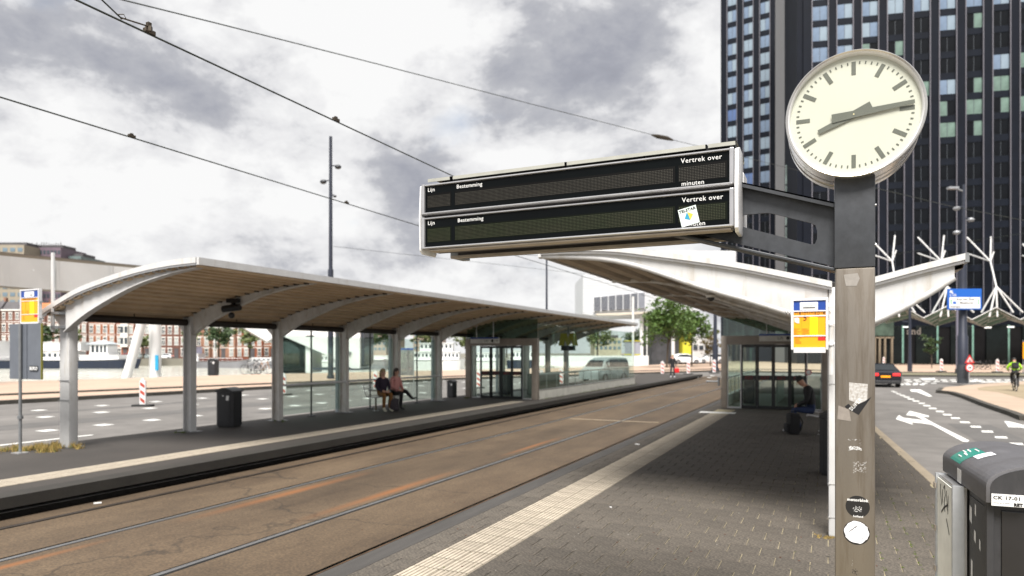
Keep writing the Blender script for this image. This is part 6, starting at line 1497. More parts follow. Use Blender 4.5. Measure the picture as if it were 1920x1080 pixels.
be = make_beacon('x', (0, 0, 0)); first = True
for px, yb, h, lb in ((268, 762, 1, 'traffic beacon on the left road between first and second column'), (532, 741, 1, 'traffic beacon behind the glass right of the third column'), (704, 733, 1, 'traffic beacon just left of the seated women'),
                      (1242, 703, 1, 'traffic beacon left of the person with the red bag'), (1290.5, 702, 1, 'traffic beacon right of the person with the red bag'), (1339, 700, 1, 'traffic beacon at the foot of the mast by the near entrance'),
                      (1657, 687, 1, 'traffic beacon above the roof of the black car'), (1765, 697, 1, 'traffic beacon left of the thick navy mast'), (1870, 698, 1, 'traffic beacon left of the cyclist'),
                      (1015, 728, 1, 'traffic beacon behind the glass at the far entrance post'), (1052, 722, 1, 'traffic beacon behind the glass below the two columns'), (1098, 716, 1, 'traffic beacon behind the glass under the yellow letter'), (897, 728, 1, 'traffic beacon seen through the first sliding door of the far entrance')):
    p = PZ(px, yb, ZR) if yb > 700 else PZ(px, yb, -.03)
    o = be if first else copy_tree(be); first = False; s = 1.0
    if px > 1200: s = 1.18
    put(o, (p.x, p.y, p.z), YAW, lb); o.scale = (s*.92, s, s)
# information board behind the women
p = PF(762, 720, 30)
t = thing('map_board', 'grey speckled notice board with blue top behind the seated women', 'board', (p.x, p.y, ZR), rz=YAW)
z0 = (HZ-704)/F*30+CH-ZR; z1 = (HZ-656)/F*30+CH-ZR
mb = MB(); mb.box(-.31, .31, -.02, .02, z0, z1); part('panel', mb, M('notice_grey', (.22, .20, .19), .6, 0, .5, 14), t); mb = MB(); mb.box(-.31, .31, -.025, .025, z1, z1+.07); part('header', mb, blue, t)
mb = MB(); mb.box(-.36, -.31, -.03, .03, 0, z1); part('post', mb, alu, t); mb = MB(); mb.box(.31, .34, -.03, .03, 0, z1); part('post', mb, alu, t)
# ================================================================== VEHICLES
tyre = M('tyre', (.012, .012, .012), .8); rim = M('alloy_rim', (.30, .30, .31), .35, .8, .1, 5); carglass = M('car_glass', (.010, .014, .017), .08, 0, .2, 2, spec=.7)
def car(label, loc, rz, paint, kind='hatch', name='parked_car', L_=4.2, W_=1.75, scale=1, lights=True):
    t = thing(name, label, 'car', loc, rz=rz)
    if kind == 'sedan': st = [(0, .80, .86, 0), (.12, .93, .96, .1), (.55, .96, 1.00, .2), (1.05, .96, 1.36, .72), (1.5, .95, 1.42, .76), (2.3, .93, 1.42, .76), (3.0, .92, 1.06, .86), (3.3, .90, .93, .95), (4.0, .80, .82, 1), (4.35, .66, .68, 1), (4.5, .5, .52, 1)]; L_ = 4.5
    elif kind == 'van': st = [(0, .8, 1.5, .85), (.1, .95, 1.7, .82), (1.0, 1.0, 1.76, .8), (2.4, 1.0, 1.74, .8), (3.0, .98, 1.55, .8), (3.45, .96, 1.10, .9), (3.9, .88, .92, 1), (4.1, .7, .74, 1)]; L_ = 4.1
    else: st = [(0, .82, .90, .9), (.12, .95, 1.10, .82), (.45, .98, 1.42, .74), (1.1, .97, 1.50, .74), (2.1, .95, 1.49, .76), (2.7, .93, 1.30, .80), (3.15, .92, 1.00, .9), (3.8, .82, .86, 1), (4.1, .66, .70, 1), (4.2, .5, .54, 1)]; L_ = 4.2
    hw = W_/2; vs = []; fs = []; n = len(st)
    for x, zb, zr, k in st:
        e = .93 if x < .1 or x > L_-.25 else 1.0; k = k if k else .95
        lw = hw*e; rw = lw*(k if zr-zb > .05 else .97)
        vs += [(x-L_/2, -lw*.94, .22), (x-L_/2, -lw, .42), (x-L_/2, -lw, zb), (x-L_/2, -rw, zr-.04), (x-L_/2, -rw*.85, zr), (x-L_/2, rw*.85, zr), (x-L_/2, rw, zr-.04), (x-L_/2, lw, zb), (x-L_/2, lw, .42), (x-L_/2, lw*.94, .22)]
    for i in range(n-1):
        for j in range(9): fs.append((10*i+j, 10*i+j+1, 10*i+11+j, 10*i+10+j))
        fs.append((10*i+9, 10*i, 10*i+10, 10*i+19))
    fs += [tuple(range(10)), tuple(10*(n-1)+j for j in reversed(range(10)))]
    mb = MB(); mb.add(vs, fs); part('body', mb, paint, t, smooth=True)
    # glazing panels set just proud of the cabin sides
    for s in (-1, 1):
        idx = [i for i in range(n) if st[i][2]-st[i][1] > .25]
        mb = MB(); up = []; dn = []
        for i in idx:
            x, zb, zr, k = st[i]; k = k or .95; rw = hw*k; hgt = zr-.04-zb
            def at(q): return (x-L_/2, s*(hw+(rw-hw)*q+.012), zb+hgt*q)
            dn.append(at(.12)); up.append(at(.86))
        # extend to the windscreen
        m_ = len(idx); mb.add(dn+up, [(i, i+1, m_+i+1, m_+i) for i in range(m_-1)]); part('side_glass', mb, carglass, t)
    j = [i for i in range(n) if st[i][2]-st[i][1] > .25]; f0 = j[-1]; f1 = f0+1
    for (a, b_, nm, inv) in ((j[-1], j[-1]+1, 'windscreen', 1), (j[0], max(0, j[0]-1), 'rear_glass', -1)):
        xa, _, za, ka = st[a]; xb, _, zb_, kb = st[b_]; mb = MB(); ka = ka or .95
        P = [(xa-L_/2, -hw*ka*.8, za-.01), (xa-L_/2, hw*ka*.8, za-.01), (xb-L_/2, hw*.82, zb_+.02), (xb-L_/2, -hw*.82, zb_+.02)]
        P = [(x+.02*inv, y, z+.025) for x, y, z in P]; mb.face(P); part(nm, mb, carglass, t)
    for x in (.78, L_-.82):
        for s in (-1, 1):
            mb = MB(); mb.tube([(x-L_/2, s*(hw-.20), .32), (x-L_/2, s*(hw+.012), .32)], .32, 20); w_ = part('wheel', mb, tyre, t); mb = MB(); mb.tube([(x-L_/2, s*(hw+.0125), .32), (x-L_/2, s*(hw+.02), .32)], .20, 16); part('rim', mb, rim, w_)
    for s in (-1, 1):
        mb = MB(); mb.cbox((-L_/2+.03, s*hw*.66, .78 if kind == 'sedan' else .86), .10, .42, .16); part('tail_light', mb, M('tail_red', (.60, .02, .02), .3, emis=.6 if kind == 'sedan' else 0), t, bevel=.02)
        mb = MB(); mb.cbox((L_/2-.14, s*hw*.72, .62), .22, .32, .13); part('headlight', mb, M('headlight', (.6, .62, .65), .2), t, bevel=.02)
        mb = MB(); mb.cbox((.75, s*(hw+.08), 1.0), .12, .2, .13); part('mirror', mb, paint, t, bevel=.03)
    mb = MB(); mb.cbox((-L_/2-.012, 0, .66), .02, .52, .12); part('number_plate', mb, yellow, t)
    mb = MB(); mb.box(-L_/2-.02, -L_/2+.3, -hw*.9, hw*.9, .22, .42); part('bumper', mb, M('bumper_black', (.02, .02, .022), .5), t, bevel=.03)
    return t
carblack = M('car_black', (.004, .005, .010), .25, 0, .2, 1, spec=.3, coat=.4); carwhite = M('car_white', (.70, .71, .73), .25, 0, .04, 1, coat=.6); carsilver = M('car_silver', (.28, .32, .32), .4, .3, .05, 1, coat=.6)
p = PZ(1650, 724, ZR); car('black sedan with glowing red tail lights leaving on the right road', (p.x, p.y+.5, ZR), R(90+5), carblack, 'sedan', name='driving_car')
for px, yb, f, rz, k, lb in ((1249, 680, 115, 0, 'hatch', 'white hatchback parked leftmost, behind the tree trunk'), (1287, 680, 112, R(-4), 'hatch', 'white car parked second, nose towards the yellow wall'), (1332, 680, 116, R(180), 'hatch', 'white car parked rightmost, partly behind the dark mast')):
    p = PF(px, 680, f); c = car(lb, (p.x, p.y, 0), YAW+rz, carwhite, k); c['group'] = 'white cars parked under the white building'; c.scale = (1.12, 1.1, 1.12)
p = PZ(1156, 717, ZR); car('pale silver van seen through the end of the glass wall', (p.x-1.2, p.y+1, ZR), R(-105), carsilver, 'van', name='driving_van')
for i, (px, f, m_, lb) in enumerate(((150, 200, carblack, 'dark car parked on the far quay left of the wheelhouse'), (235, 200, M('car_red', (.35, .02, .02), .3), 'red car parked on the far quay beside the bay window'), (275, 200, carsilver, 'silver car parked on the far quay between the bridge struts'), (310, 200, carwhite, 'white car parked on the far quay right of the upright column'))):
    p = PF(px, 672, f); car(lb, (p.x, p.y, 0), YAW+(math.pi if i % 2 else 0), m_, 'hatch')
# ================================================================== BENCHES
def bench(label, loc, rz, L_=1.35):
    # seat faces local -X ; long side along Y
    t = thing('wire_bench', label, 'bench', loc, rz=rz)
    prof = [(-.26, .455), (-.24, .475), (-.16, .47), (-.02, .445), (.12, .45), (.21, .50), (.265, .60), (.30, .72), (.325, .84), (.335, .88), (.325, .90)]
    mb = MB(); n = 26
    for i in range(n+1):
        y = -L_/2+L_*i/n; mb.tube([(x, y, z) for x, z in prof], .0045 if i not in (0, n) else .014, 4)
    part('seat_wires', mb, alu, t, kind='stuff')
    for i, (x, z) in enumerate(prof[1::2]):
        mb = MB(); mb.tube([(x, -L_/2, z), (x, L_/2, z)], .010, 6); part('cross_rod', mb, alu, t)
    for y in (-L_/2, L_/2):
        mb = MB(); mb.tube([(x, y, z) for x, z in prof], .016, 8); part('end_hoop', mb, alu_light, t, smooth=True)
    for y in (-L_*.3, L_*.3):
        mb = MB(); mb.tube([(.05, y, 0), (.05, y, .44)], .03, 8); part('leg', mb, M('bench_leg_olive', (.16, .14, .10), .5, .5), t)
        mb = MB(); mb.box(-.03, .13, y-.06, y+.06, 0, .012); part('foot_plate', mb, alu, t)
    return t
SX, SY = -.40, 17.6
bench('silver wire bench with the seated man beside the near shelter column', (SX+.18, SY+.35, 0), 0, 1.3)
WX, WY = -13.35, 18.9
bench('silver wire bench with two seated women on the far platform', (WX-.18, WY+.1, 0), math.pi, 1.5)
# ================================================================== PEOPLE
skin = M('skin', (.50, .27, .18), .55, 0, .06, 12); skin2 = M('skin_pale', (.58, .34, .25), .55, 0, .06, 12)
def person(label, loc, rz, J, mats, hair=None, hairm=None, extras=None, scale=1.0, hand_m=None, fingers=True, female=False):
    """J: dict of joints; front is local -Y. mats: [skin, top, trousers, shoes]"""
    t = thing('person', label, 'person', loc, rz=rz)
    order = ['pelvis', 'waist', 'chest', 'neckb', 'neck', 'head', 'crown']
    V = []; RR = []; E = []; REG = []; ix = {}
    def addv(n, p, r, reg): ix[n] = len(V); V.append(Vector(p)); RR.append(r); REG.append(reg)
    sh = .17 if female else .19
    d = J
    addv('pelvis', d['pelvis'], (.17, .125), 2); addv('waist', d['waist'], (.165, .125), 1); addv('chest', d['chest'], (.19, .135), 1); addv('neckb', d['neckb'], (.105, .09), 1)
    addv('neck', d['neck'], (.052, .052), 0); addv('head', d['head'], (.078, .092), 0); addv('crown', d['crown'], (.060, .072), 0)
    for a, b_ in zip(order[:-1], order[1:]): E.append((ix[a], ix[b_]))
    for s in ('l', 'r'):
        addv('sh'+s, d['sh'+s], (.078, .074), 1); addv('el'+s, d['el'+s], (.060, .058), 1); addv('wr'+s, d['wr'+s], (.044, .042), 1); addv('pa'+s, d['pa'+s], (.034, .020), 0)
        E += [(ix['neckb'], ix['sh'+s]), (ix['sh'+s], ix['el'+s]), (ix['el'+s], ix['wr'+s]), (ix['wr'+s], ix['pa'+s])]
        addv('hi'+s, d['hi'+s], (.092, .092), 2); addv('kn'+s, d['kn'+s], (.074, .074), 2); addv('an'+s, d['an'+s], (.052, .052), 2); addv('ft'+s, d['ft'+s], (.042, .034), 3); addv('to'+s, d['to'+s], (.038, .026), 3)
        E += [(ix['pelvis'], ix['hi'+s]), (ix['hi'+s], ix['kn'+s]), (ix['kn'+s], ix['an'+s]), (ix['an'+s], ix['ft'+s]), (ix['ft'+s], ix['to'+s])]
    me = bpy.data.meshes.new('b'); me.from_pydata([tuple(v) for v in V], E, [])
    o = bpy.data.objects.new('b', me); COL.objects.link(o)
    o.modifiers.new('s', 'SKIN'); sd = o.modifiers.new('u', 'SUBSURF'); sd.levels = 2; sd.render_levels = 2
    for i, r in enumerate(RR): me.skin_vertices[0].data[i].radius = r
    me.skin_vertices[0].data[0].use_root = True
    bpy.context.view_layer.update()
    bm_ = bpy.data.meshes.new_from_object(o.evaluated_get(bpy.context.evaluated_depsgraph_get())); bpy.data.objects.remove(o)
    bm_.materials.clear()
    for m in mats: bm_.materials.append(m)
    segs = []
    for a, b_ in E: segs.append((V[a], V[b_], a, b_))
    for f in bm_.polygons:
        c = f.center; best = None
        for p, q, a, b_ in segs:
            dv = q-p; tt = max(0, min(1, (c-p).dot(dv)/dv.length_squared)); ds = (c-(p+dv*tt)).length
            if best is None or ds < best[0]: best = (ds, tt, a, b_)
        _, tt, a, b_ = best; ra, rb = REG[a], REG[b_]
        reg = ra if ra == rb else (ra if tt < .55 else rb)
        names = {v: k for k, v in ix.items()}
        na, nb = names[a], names[b_]
        if na == 'neckb' and nb == 'neck': reg = 1 if tt < .25 else 0
        if na.startswith('wr'): reg = 0 if tt > .1 else 1
        if na.startswith('an'): reg = 3 if tt > .15 else 2
        if na == 'pelvis' and nb == 'waist': reg = 2 if tt < .3 else 1
        f.material_index = reg; f.use_smooth = True
    # fingers, thumb, nose and ears are welded into the body mesh
    mb = MB()
    for s in ('l', 'r'):
        pa, wr = Vector(d['pa'+s]), Vector(d['wr'+s]); ax = (pa-wr).normalized(); side = ax.cross(Vector((0, -1, .3))).normalized(); bend = ax.cross(side).normalized()
        if bend.z > 0: bend = -bend
        for i, (off, ln) in enumerate(((-.026, .060), (-.009, .072), (.009, .068), (.026, .054))):
            b0 = pa+side*off*.9-ax*.01; mb.tube([b0, b0+ax*ln*.5+bend*.008, b0+ax*ln*.8+bend*.028, b0+ax*ln*.85+bend*.045], [.0095, .0088, .008, .006], 6, 0)
        b0 = pa+side*(.028 if s == 'l' else -.028)-ax*.03; sg_ = 1 if s == 'l' else -1
        mb.tube([b0, b0+side*.022*sg_+ax*.018, b0+side*.026*sg_+ax*.045+bend*.01], [.011, .010, .007], 6, 0)
    hd = Vector(d['head']); up = (Vector(d['crown'])-Vector(d['neck'])).normalized(); fw = Vector(d.get('face', (0, -1, 0))).normalized(); fw = (fw-up*fw.dot(up)).normalized(); rt = fw.cross(up)
    mb.tube([hd+fw*.080+up*.030, hd+fw*.108-up*.012, hd+fw*.088-up*.022], [.008, .014, .010], 6, 0)
    for s in (-1, 1):
        mb.tube([hd+rt*s*.076+up*.02, hd+rt*s*.088-up*.02], [.018, .012], 6, 0)
    me2 = mb.mesh('x', [mats[0]]); bm = bmesh.new(); bm.from_mesh(bm_); bm.from_mesh(me2); bm.to_mesh(bm_); bm.free()
    bm_.polygons.foreach_set('use_smooth', [True]*len(bm_.polygons))
    body = place('body', bm_, t)
    mb = MB()
    for s in (-1, 1): mb.sphere(tuple(hd+fw*.086+rt*s*.030+up*.026), .009, 8, 6)
    part('eyes', mb, black_flat, t, kind='stuff'); mb = MB(); mb.tube([hd+fw*.090+rt*-.022-up*.045, hd+fw*.096-up*.046, hd+fw*.090+rt*.022-up*.045], .005, 6); part('mouth', mb, M('lips', (.35, .10, .08), .5), t)
    if hairm:
        mb = MB(); c = hd+up*.040-fw*.022; n, m = 18, 12
        vs = []; fs = []
        for j in range(m+1):
            for i in range(n):
                th = math.pi*j/m*(.58 if hair == 'short' else .74); ph = 2*math.pi*i/n
                dirv = up*math.cos(th)+fw*math.sin(th)*math.cos(ph)+rt*math.sin(th)*math.sin(ph)
                r = .103+.012*noise.noise(dirv*6)
                if math.cos(ph) > .35 and th > 1.0: r *= .80
                sc_ = Vector(dirv); vs.append(c+sc_*r*(1.03 if abs(math.sin(ph)) < .7 else .94))
        for j in range(m):
            for i in range(n): fs.append((j*n+i, j*n+(i+1) % n, (j+1)*n+(i+1) % n, (j+1)*n+i))
        mb.add(vs, fs); part('hair', mb, hairm, t, smooth=True)
        if hair == 'long':
            mb = MB()
            for s in (-1, -.5, 0, .5, 1):
                b0 = hd+rt*s*.075-fw*(.05+.03*(1-abs(s))); mb.tube([b0+up*.05, b0-up*.05-fw*.01, b0-up*.13, b0-up*.16], [.035, .036, .026, .008], 8)
            part('hair', mb, hairm, t, smooth=True)
    t.scale = (scale,)*3
    return t, d
def joints_sit(dirx=0, lean=0, headdown=0, legs='normal', arms='lap', seat=.47):
    z = seat+.10
    J = dict(pelvis=(0, 0, z), waist=(0, -.02-lean*.3, z+.16), chest=(0, -.02-lean*.75, z+.36), neckb=(0, -.03-lean, z+.50), neck=(0, -.05-lean*1.1-headdown*.03, z+.565), head=(0, -.08-lean*1.15-headdown*.10, z+.69-headdown*.03), crown=(0, -.07-lean*1.2-headdown*.14, z+.775-headdown*.03), face=(0, -1, -headdown*1.2))
    for s, q in (('l', -1), ('r', 1)):
        J['sh'+s] = (q*.175, -.02-lean*.9, z+.455); J['el'+s] = (q*.235, -.06-lean*.9, z+.20); J['wr'+s] = (q*.10, -.28-lean*.6, z+.10); J['pa'+s] = (q*.05, -.35-lean*.5, z+.085)
        J['hi'+s] = (q*.095, -.03, z-.01); J['kn'+s] = (q*.12, -.44, z+.0); J['an'+s] = (q*.11, -.44+.06, .11); J['ft'+s] = (q*.11, -.47, .045); J['to'+s] = (q*.12, -.58, .035)
    return J
# man on the near bench, looking down at his hands, facing the track
Jm = joints_sit(lean=.10, headdown=1.0)
Jm['anr'] = (.10, -.28, .11); Jm['ftr'] = (.10, -.36, .05); Jm['tor'] = (.10, -.47, .035); Jm['anl'] = (-.11, -.50, .11); Jm['ftl'] = (-.11, -.58, .045); Jm['tol'] = (-.12, -.69, .035)
blackj = M('jacket_black', (.010, .010, .012), .8, 0, .3, 8); jeans = M('jeans_blue', (.018, .035, .10), .85, 0, .2, 12); shoew = M('shoe_white', (.62, .62, .66), .6, 0, .1, 12)
hb = M('hair_black', (.012, .010, .009), .6, 0, .4, 30)
person('man in black jacket and jeans sitting bent over his hands on the near bench', (SX+.06, SY+.12, 0), R(-90), Jm, [skin, blackj, jeans, shoew], 'short', hb, scale=1.0)
def backpack(label, loc, rz, m, w=.34, h=.46):
    t = thing('backpack', label, 'backpack', loc, rz=rz)
    mb = MB(); mb.box(-w/2, w/2, -.12, .12, 0, h); part('bag', mb, m, t, bevel=.07, smooth=True)
    mb = MB(); mb.box(-w*.36, w*.36, -.18, -.10, .04, h*.5); part('pocket', mb, m, t, bevel=.035, smooth=True)
    for s in (-.1, .1):
        mb = MB(); mb.tube([(s, .12, h*.85), (s, .19, h*.6), (s, .14, .08)], .018, 6); part('strap', mb, black_flat, t)
    mb = MB(); mb.tube([(-.05, 0, h-.01), (-.04, 0, h+.05), (.04, 0, h+.05), (.05, 0, h-.01)], .010, 6); part('handle', mb, black_flat, t)
    return t
backpack('black backpack standing on the ground at the feet of the seated man', (SX-.38, SY-.12, 0), R(-70), blackj, .38, .50)
# two women on the far bench
W1 = joints_sit(lean=.0); plum = M('jacket_plum', (.022, .012, .03), .85, 0, .2, 8); ochre = M('trousers_ochre', (.20, .085, .018), .85, 0, .15, 8); cream = M('shoe_cream', (.55, .52, .42), .6)
person('woman in dark plum jacket, brown trousers and sunglasses, left on the far bench', (WX-.02, WY-.30, 0), R(60), W1, [skin2, plum, ochre, cream], 'long', M('hair_blond', (.36, .27, .14), .6, 0, .3, 30), female=True)
W2 = joints_sit(lean=.02)
W2['knr'] = (.02, -.47, .62); W2['anr'] = (-.02, -.80, .42); W2['ftr'] = (-.02, -.90, .40); W2['tor'] = (-.02, -1.0, .44)
W2['knr'] = (.05, -.45, .64)
pinkm = M('sweater_pink', (.58, .27, .25), .9, 0, .12, 14, bump=.3, bscale=60); blk_t = M('trousers_black', (.012, .011, .014), .9)
person('woman in pink sweater with black trousers and crossed legs, right on the far bench', (WX-.02, WY+.42, 0), R(80), W2, [skin2, pinkm, blk_t, M('boot_black', (.015, .014, .014), .5)], 'long', M('hair_dark', (.035, .02, .014), .6, 0, .4, 30), female=True)
sgp = thing('sunglasses', 'x', 'glasses', (0, 0, 0)); bpy.data.objects.remove(sgp)
backpack('dark grey backpack on the ground between the feet of the two women', (WX+.42, WY-.28, 0), R(60), M('bag_dark', (.035, .028, .035), .8, 0, .4, 12), .32, .42)
# standing person with red bag
def joints_stand(step=.0):
    J = dict(pelvis=(0, 0, .95), waist=(0, 0, 1.08), chest=(0, -.01, 1.30), neckb=(0, 0, 1.46), neck=(0, -.01, 1.53), head=(0, -.03, 1.63), crown=(0, -.02, 1.72), face=(0, -1, 0))
    for s, q in (('l', -1), ('r', 1)):
        J['sh'+s] = (q*.18, 0, 1.42); J['el'+s] = (q*.27, .02, 1.14); J['wr'+s] = (q*.27, -.06, .90); J['pa'+s] = (q*.27, -.08, .82)
        J['hi'+s] = (q*.095, 0, .90); J['kn'+s] = (q*.11, -.02-q*step, .50); J['an'+s] = (q*.12, .03-q*step, .09); J['ft'+s] = (q*.12, -.03-q*step, .04); J['to'+s] = (q*.13, -.15-q*step, .035)
    return J
p = PZ(1261, 707.5, 0); jn = M('trousers_grey_black', (.02, .022, .03), .85)
person('pedestrian in black jacket and dark trousers carrying a red bag at the platform end', (p.x, p.y, 0), YAW+R(8), joints_stand(.06), [skin, blackj, jn, shoew], 'short', M('hair_blond', (.36, .27, .14)), scale=.98)
bp_ = Vector((p.x, p.y, 0))+RZC @ Vector((.30, -.12, 0))
t = thing('shopping_bag', 'bright red carrier bag held by the pedestrian', 'bag', (bp_.x, bp_.y, .36), rz=YAW)
mb = MB(); mb.box(-.17, .17, -.06, .06, 0, .34); part('bag', mb, M('bag_red', (.65, .01, .012), .5, 0, .08, 6), t, bevel=.03, smooth=True); mb = MB(); mb.tube([(-.08, 0, .32), (-.03, 0, .46), (.03, 0, .46), (.08, 0, .32)], .012, 6); part('handle', mb, M('bag_red', (.65, .01, .012)), t)
# ================================================================== BICYCLES
def bike(label, loc, rz, m, name='bicycle', tilt=0, group=None):
    t = thing(name, label, 'bicycle', loc, rz=rz, group=group); t.rotation_euler[0] = 0
    R_ = .34; wb_ = 1.05
    for y in (-wb_/2, wb_/2):
        mb = MB(); mb.tube([(0, y+R_*math.cos(a), R_+R_*math.sin(a)) for a in [2*math.pi*i/24 for i in range(25)]], .018, 6, cap=False); w_ = part('wheel', mb, tyre, t)
        mb = MB()
        for i in range(10): a = 2*math.pi*i/10; mb.tube([(0, y, R_), (0, y+R_*math.cos(a), R_+R_*math.sin(a))], .0022, 3)
        part('spokes', mb, alu, w_, kind='stuff')
    bb, st_, hd_ = (0, .02, .30), (0, .22, .86), (0, -.38, .88)
    mb = MB()
    for a, b_ in ((bb, st_), (bb, hd_), (st_, hd_), (st_, (0, wb_/2, R_)), (bb, (0, wb_/2, R_)), (hd_, (0, -wb_/2, R_))): mb.tube([a, b_], .016, 6)
    part('frame', mb, m, t); mb = MB(); mb.tube([(0, -.36, .88), (0, -.34, 1.02)], .013, 6); mb.tube([(-.28, -.24, 1.04), (-.2, -.34, 1.03), (.2, -.34, 1.03), (.28, -.24, 1.04)], .012, 6); part('handlebar', mb, black_metal, t)
    mb = MB(); mb.sphere((0, .24, .95), .12, 10, 6, sc=(.7, 1.1, .35)); part('saddle', mb, black_flat, t, smooth=True)
    mb = MB(); mb.tube([(0, .22, .86), (0, .23, .93)], .013, 6); part('seat_post', mb, alu, t); mb = MB(); mb.tube([(-.01, .02, .30), (.01, .02, .30)], .09, 14); part('chainring', mb, black_metal, t)
    for s in (-1, 1):
        mb = MB(); mb.tube([(0, .02, .30), (s*.09, .02+s*.12, .30-s*.10)], .01, 5); mb.cbox((s*.12, .02+s*.12, .30-s*.10), .08, .06, .02); part('pedal', mb, black_metal, t)
    return t
p = PZ(1903, 733, -.06)
bk1 = bike('sports bicycle ridden away by the cyclist in the neon jersey', (p.x, p.y, -.06), YAW+R(150), black_metal, name='bicycle')
neon = M('jersey_neon', (.42, .80, .02), .6, 0, .05, 5, emis=0)
Jc = dict(pelvis=(0, .20, 1.02), waist=(0, .10, 1.16), chest=(0, -.06, 1.32), neckb=(0, -.17, 1.42), neck=(0, -.22, 1.48), head=(0, -.29, 1.56), crown=(0, -.31, 1.65), face=(0, -1, -.2))
for s, q in (('l', -1), ('r', 1)):
    Jc['sh'+s] = (q*.18, -.14, 1.37); Jc['el'+s] = (q*.30, -.24, 1.18); Jc['wr'+s] = (q*.26, -.30, 1.09); Jc['pa'+s] = (q*.24, -.33, 1.06)
    dz = .10 if q > 0 else 0
    Jc['hi'+s] = (q*.09, .18, .98); Jc['kn'+s] = (q*.13, -.16, .70+dz*1.0); Jc['an'+s] = (q*.12, .06-.1*(q > 0), .26+dz*1.4); Jc['ft'+s] = (q*.12, .02-.1*(q > 0), .22+dz*1.4); Jc['to'+s] = (q*.12, -.10-.1*(q > 0), .21+dz*1.4)
person('cyclist in neon yellow jersey and black shorts riding away on the island path', (p.x, p.y, -.06), YAW+R(150), Jc, [skin, neon, blackj, shoew], 'short', hb)
q = Vector((p.x, p.y, -.06)); f_ = Matrix.Rotation(YAW+R(150), 3, 'Z')
bpk = backpack('black backpack on the back of the cyclist', q+f_ @ Vector((0, .14, 1.14)), YAW+R(-30), blackj, .30, .34)
bg = 'bicycles parked at the quay beside the bridge pier'
for i, (px, f, rz, lb) in enumerate(((471, 61, 20, 'leftmost bicycle of the tangle at the quay'), (479, 61.8, -15, 'second bicycle of the tangle left of the third column'), (488, 61.2, 50, 'third bicycle of the tangle leaning towards the pier'), (495, 62.4, 5, 'rightmost bicycle of the tangle, next to the third column'))):
    p = PF(px, 700, f); b_ = bike(lb, (p.x, p.y, -.05), YAW+R(rz+60), [alu, black_metal, alu_light, M('bike_orange', (.45, .2, .05), .5)][i], group=bg); b_.scale = (1.25,)*3
for i, px in enumerate((1832, 1842, 1853, 1884, 1896)):
    p = PF(px, 692, 76); bike(['bicycle parked by the tower, just right of the warning sign', 'second parked bicycle right of the warning sign', 'parked bicycle left of the beacon near the cyclist', 'parked bicycle between beacon and cyclist', 'parked bicycle behind the cyclist'][i], (p.x, p.y, -.04), YAW+R(70+i*9), black_metal, group='bicycles parked before the dark tower')
# ================================================================== SMALL GROUND STUFF
grassm = M('weed_green', (.09, .13, .015), .8, 0, .3, 9); dryg = M('weed_dry', (.34, .24, .07), .85, 0, .25, 9)
def tuft(mb, c, n, r, h, rnd):
    for i in range(n):
        a = rnd.uniform(0, 6.28); d = rnd.uniform(0, r); p = Vector((c[0]+d*math.cos(a), c[1]+d*math.sin(a), c[2])); hh = h*rnd.uniform(.4, 1); l = Vector((rnd.uniform(-.5, .5), rnd.uniform(-.5, .5), 1)).normalized()*hh
        s = Vector((math.cos(a+1.5), math.sin(a+1.5), 0))*.006
        k = len(mb.v); mb.v += [tuple(p-s), tuple(p+s), tuple(p+l)]; mb.f.append((k, k+1, k+2)); mb.mi.append(0)
rnd = random.Random(11)
mg, md = MB(), MB()
for i in range(26):
    c = (-14.15+rnd.uniform(-.55, .65), 8.75+rnd.uniform(-.7, .3), .0); tuft(md, c, 55, .12, .16, rnd); tuft(mg, c, 14, .12, .12, rnd)
for i in range(10): c = (-14.6+rnd.uniform(-.3, .3), 7.6+rnd.uniform(-.3, .5), 0); tuft(md, c, 30, .1, .13, rnd); tuft(mg, c, 12, .1, .12, rnd)
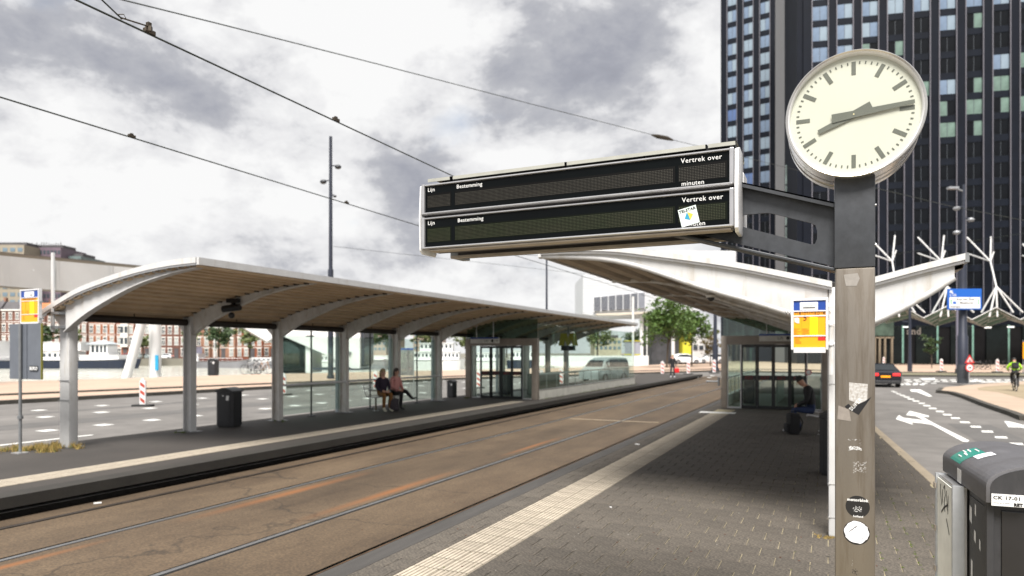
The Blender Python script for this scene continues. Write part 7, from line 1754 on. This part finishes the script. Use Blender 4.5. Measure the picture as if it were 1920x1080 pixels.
for x, y in ((-14.0, 11.5), (-13.9, 14.6), (-14.0, 20.6), (-13.9, 25.3)): 
    for k in range(4): tuft(mg, (x+rnd.uniform(-.2, .2), y+rnd.uniform(-.2, .1), 0), 20, .07, .07, rnd)
y = 25.9
while y < 41: tuft(mg, (-10.69+rnd.uniform(0, .06), y, 0), 10 if rnd.random() > .4 else 3, .08, .08, rnd); y += .22
for px, py, k in ((905, 782, 6), (893, 784, 4), (945, 775, 2), (830, 797, 3), (790, 806, 2), (1210, 720, 3), (760, 812, 2)): 
    p = PZ(px, py, ZT); tuft(mg, p, 30*k//2, .10, .10, rnd)
for i in range(70):
    p = PZ(rnd.uniform(1650, 1770), rnd.uniform(925, 1075), -.004)
    gx = round(p.x/.15)*.15; tuft(mg, (gx, p.y, -.004), 14, .022, .014, rnd)
for i in range(60):
    p = PZ(rnd.uniform(700, 1530), rnd.uniform(880, 1075), -.004)
    if p.x < -3.9: continue
    if p.x > -2.86: p.x = round(p.x/.15)*.15
    tuft(mg, (p.x, p.y, -.004), 6, .02, .010, rnd)
for i in range(8): tuft(md, (.0+rnd.uniform(-.12, .08), 7.86+rnd.uniform(-.03, .05), 0), 16, .05, .03, rnd)
o = part('weeds', mg, grassm, None, kind='stuff'); tag(o, 'small green weeds in joints and along edges', 'weeds')
o = part('dry_grass', md, dryg, None, kind='stuff'); tag(o, 'dry yellow grass at the feet of the first column', 'grass')
mb = MB()
for px, py, s in ((183, 943, .05), (1195, 833, .05), (1000, 944, .012), (1145, 951, .014), (590, 836, .012), (710, 1047, .012)):
    p = PZ(px, py, ZT+.012 if px < 1100 and py != 951 else .004); mb.cbox(p, s*2, s, .012, rz=rnd.uniform(0, 3))
o = part('litter', mb, white_flat, None, kind='stuff'); tag(o, 'scraps of white litter on the track bed', 'litter')
mb = MB(); rl = M('leaf_brown', (.10, .03, .01), .8)
for i in range(40):
    p = PZ(rnd.uniform(600, 1700), rnd.uniform(820, 1070), .003); mb.cbox(p, .018, .010, .003, rz=rnd.uniform(0, 3))
o = part('fallen_leaves', mb, rl, None, kind='stuff'); tag(o, 'tiny brown fallen leaves scattered on the paving', 'leaves')
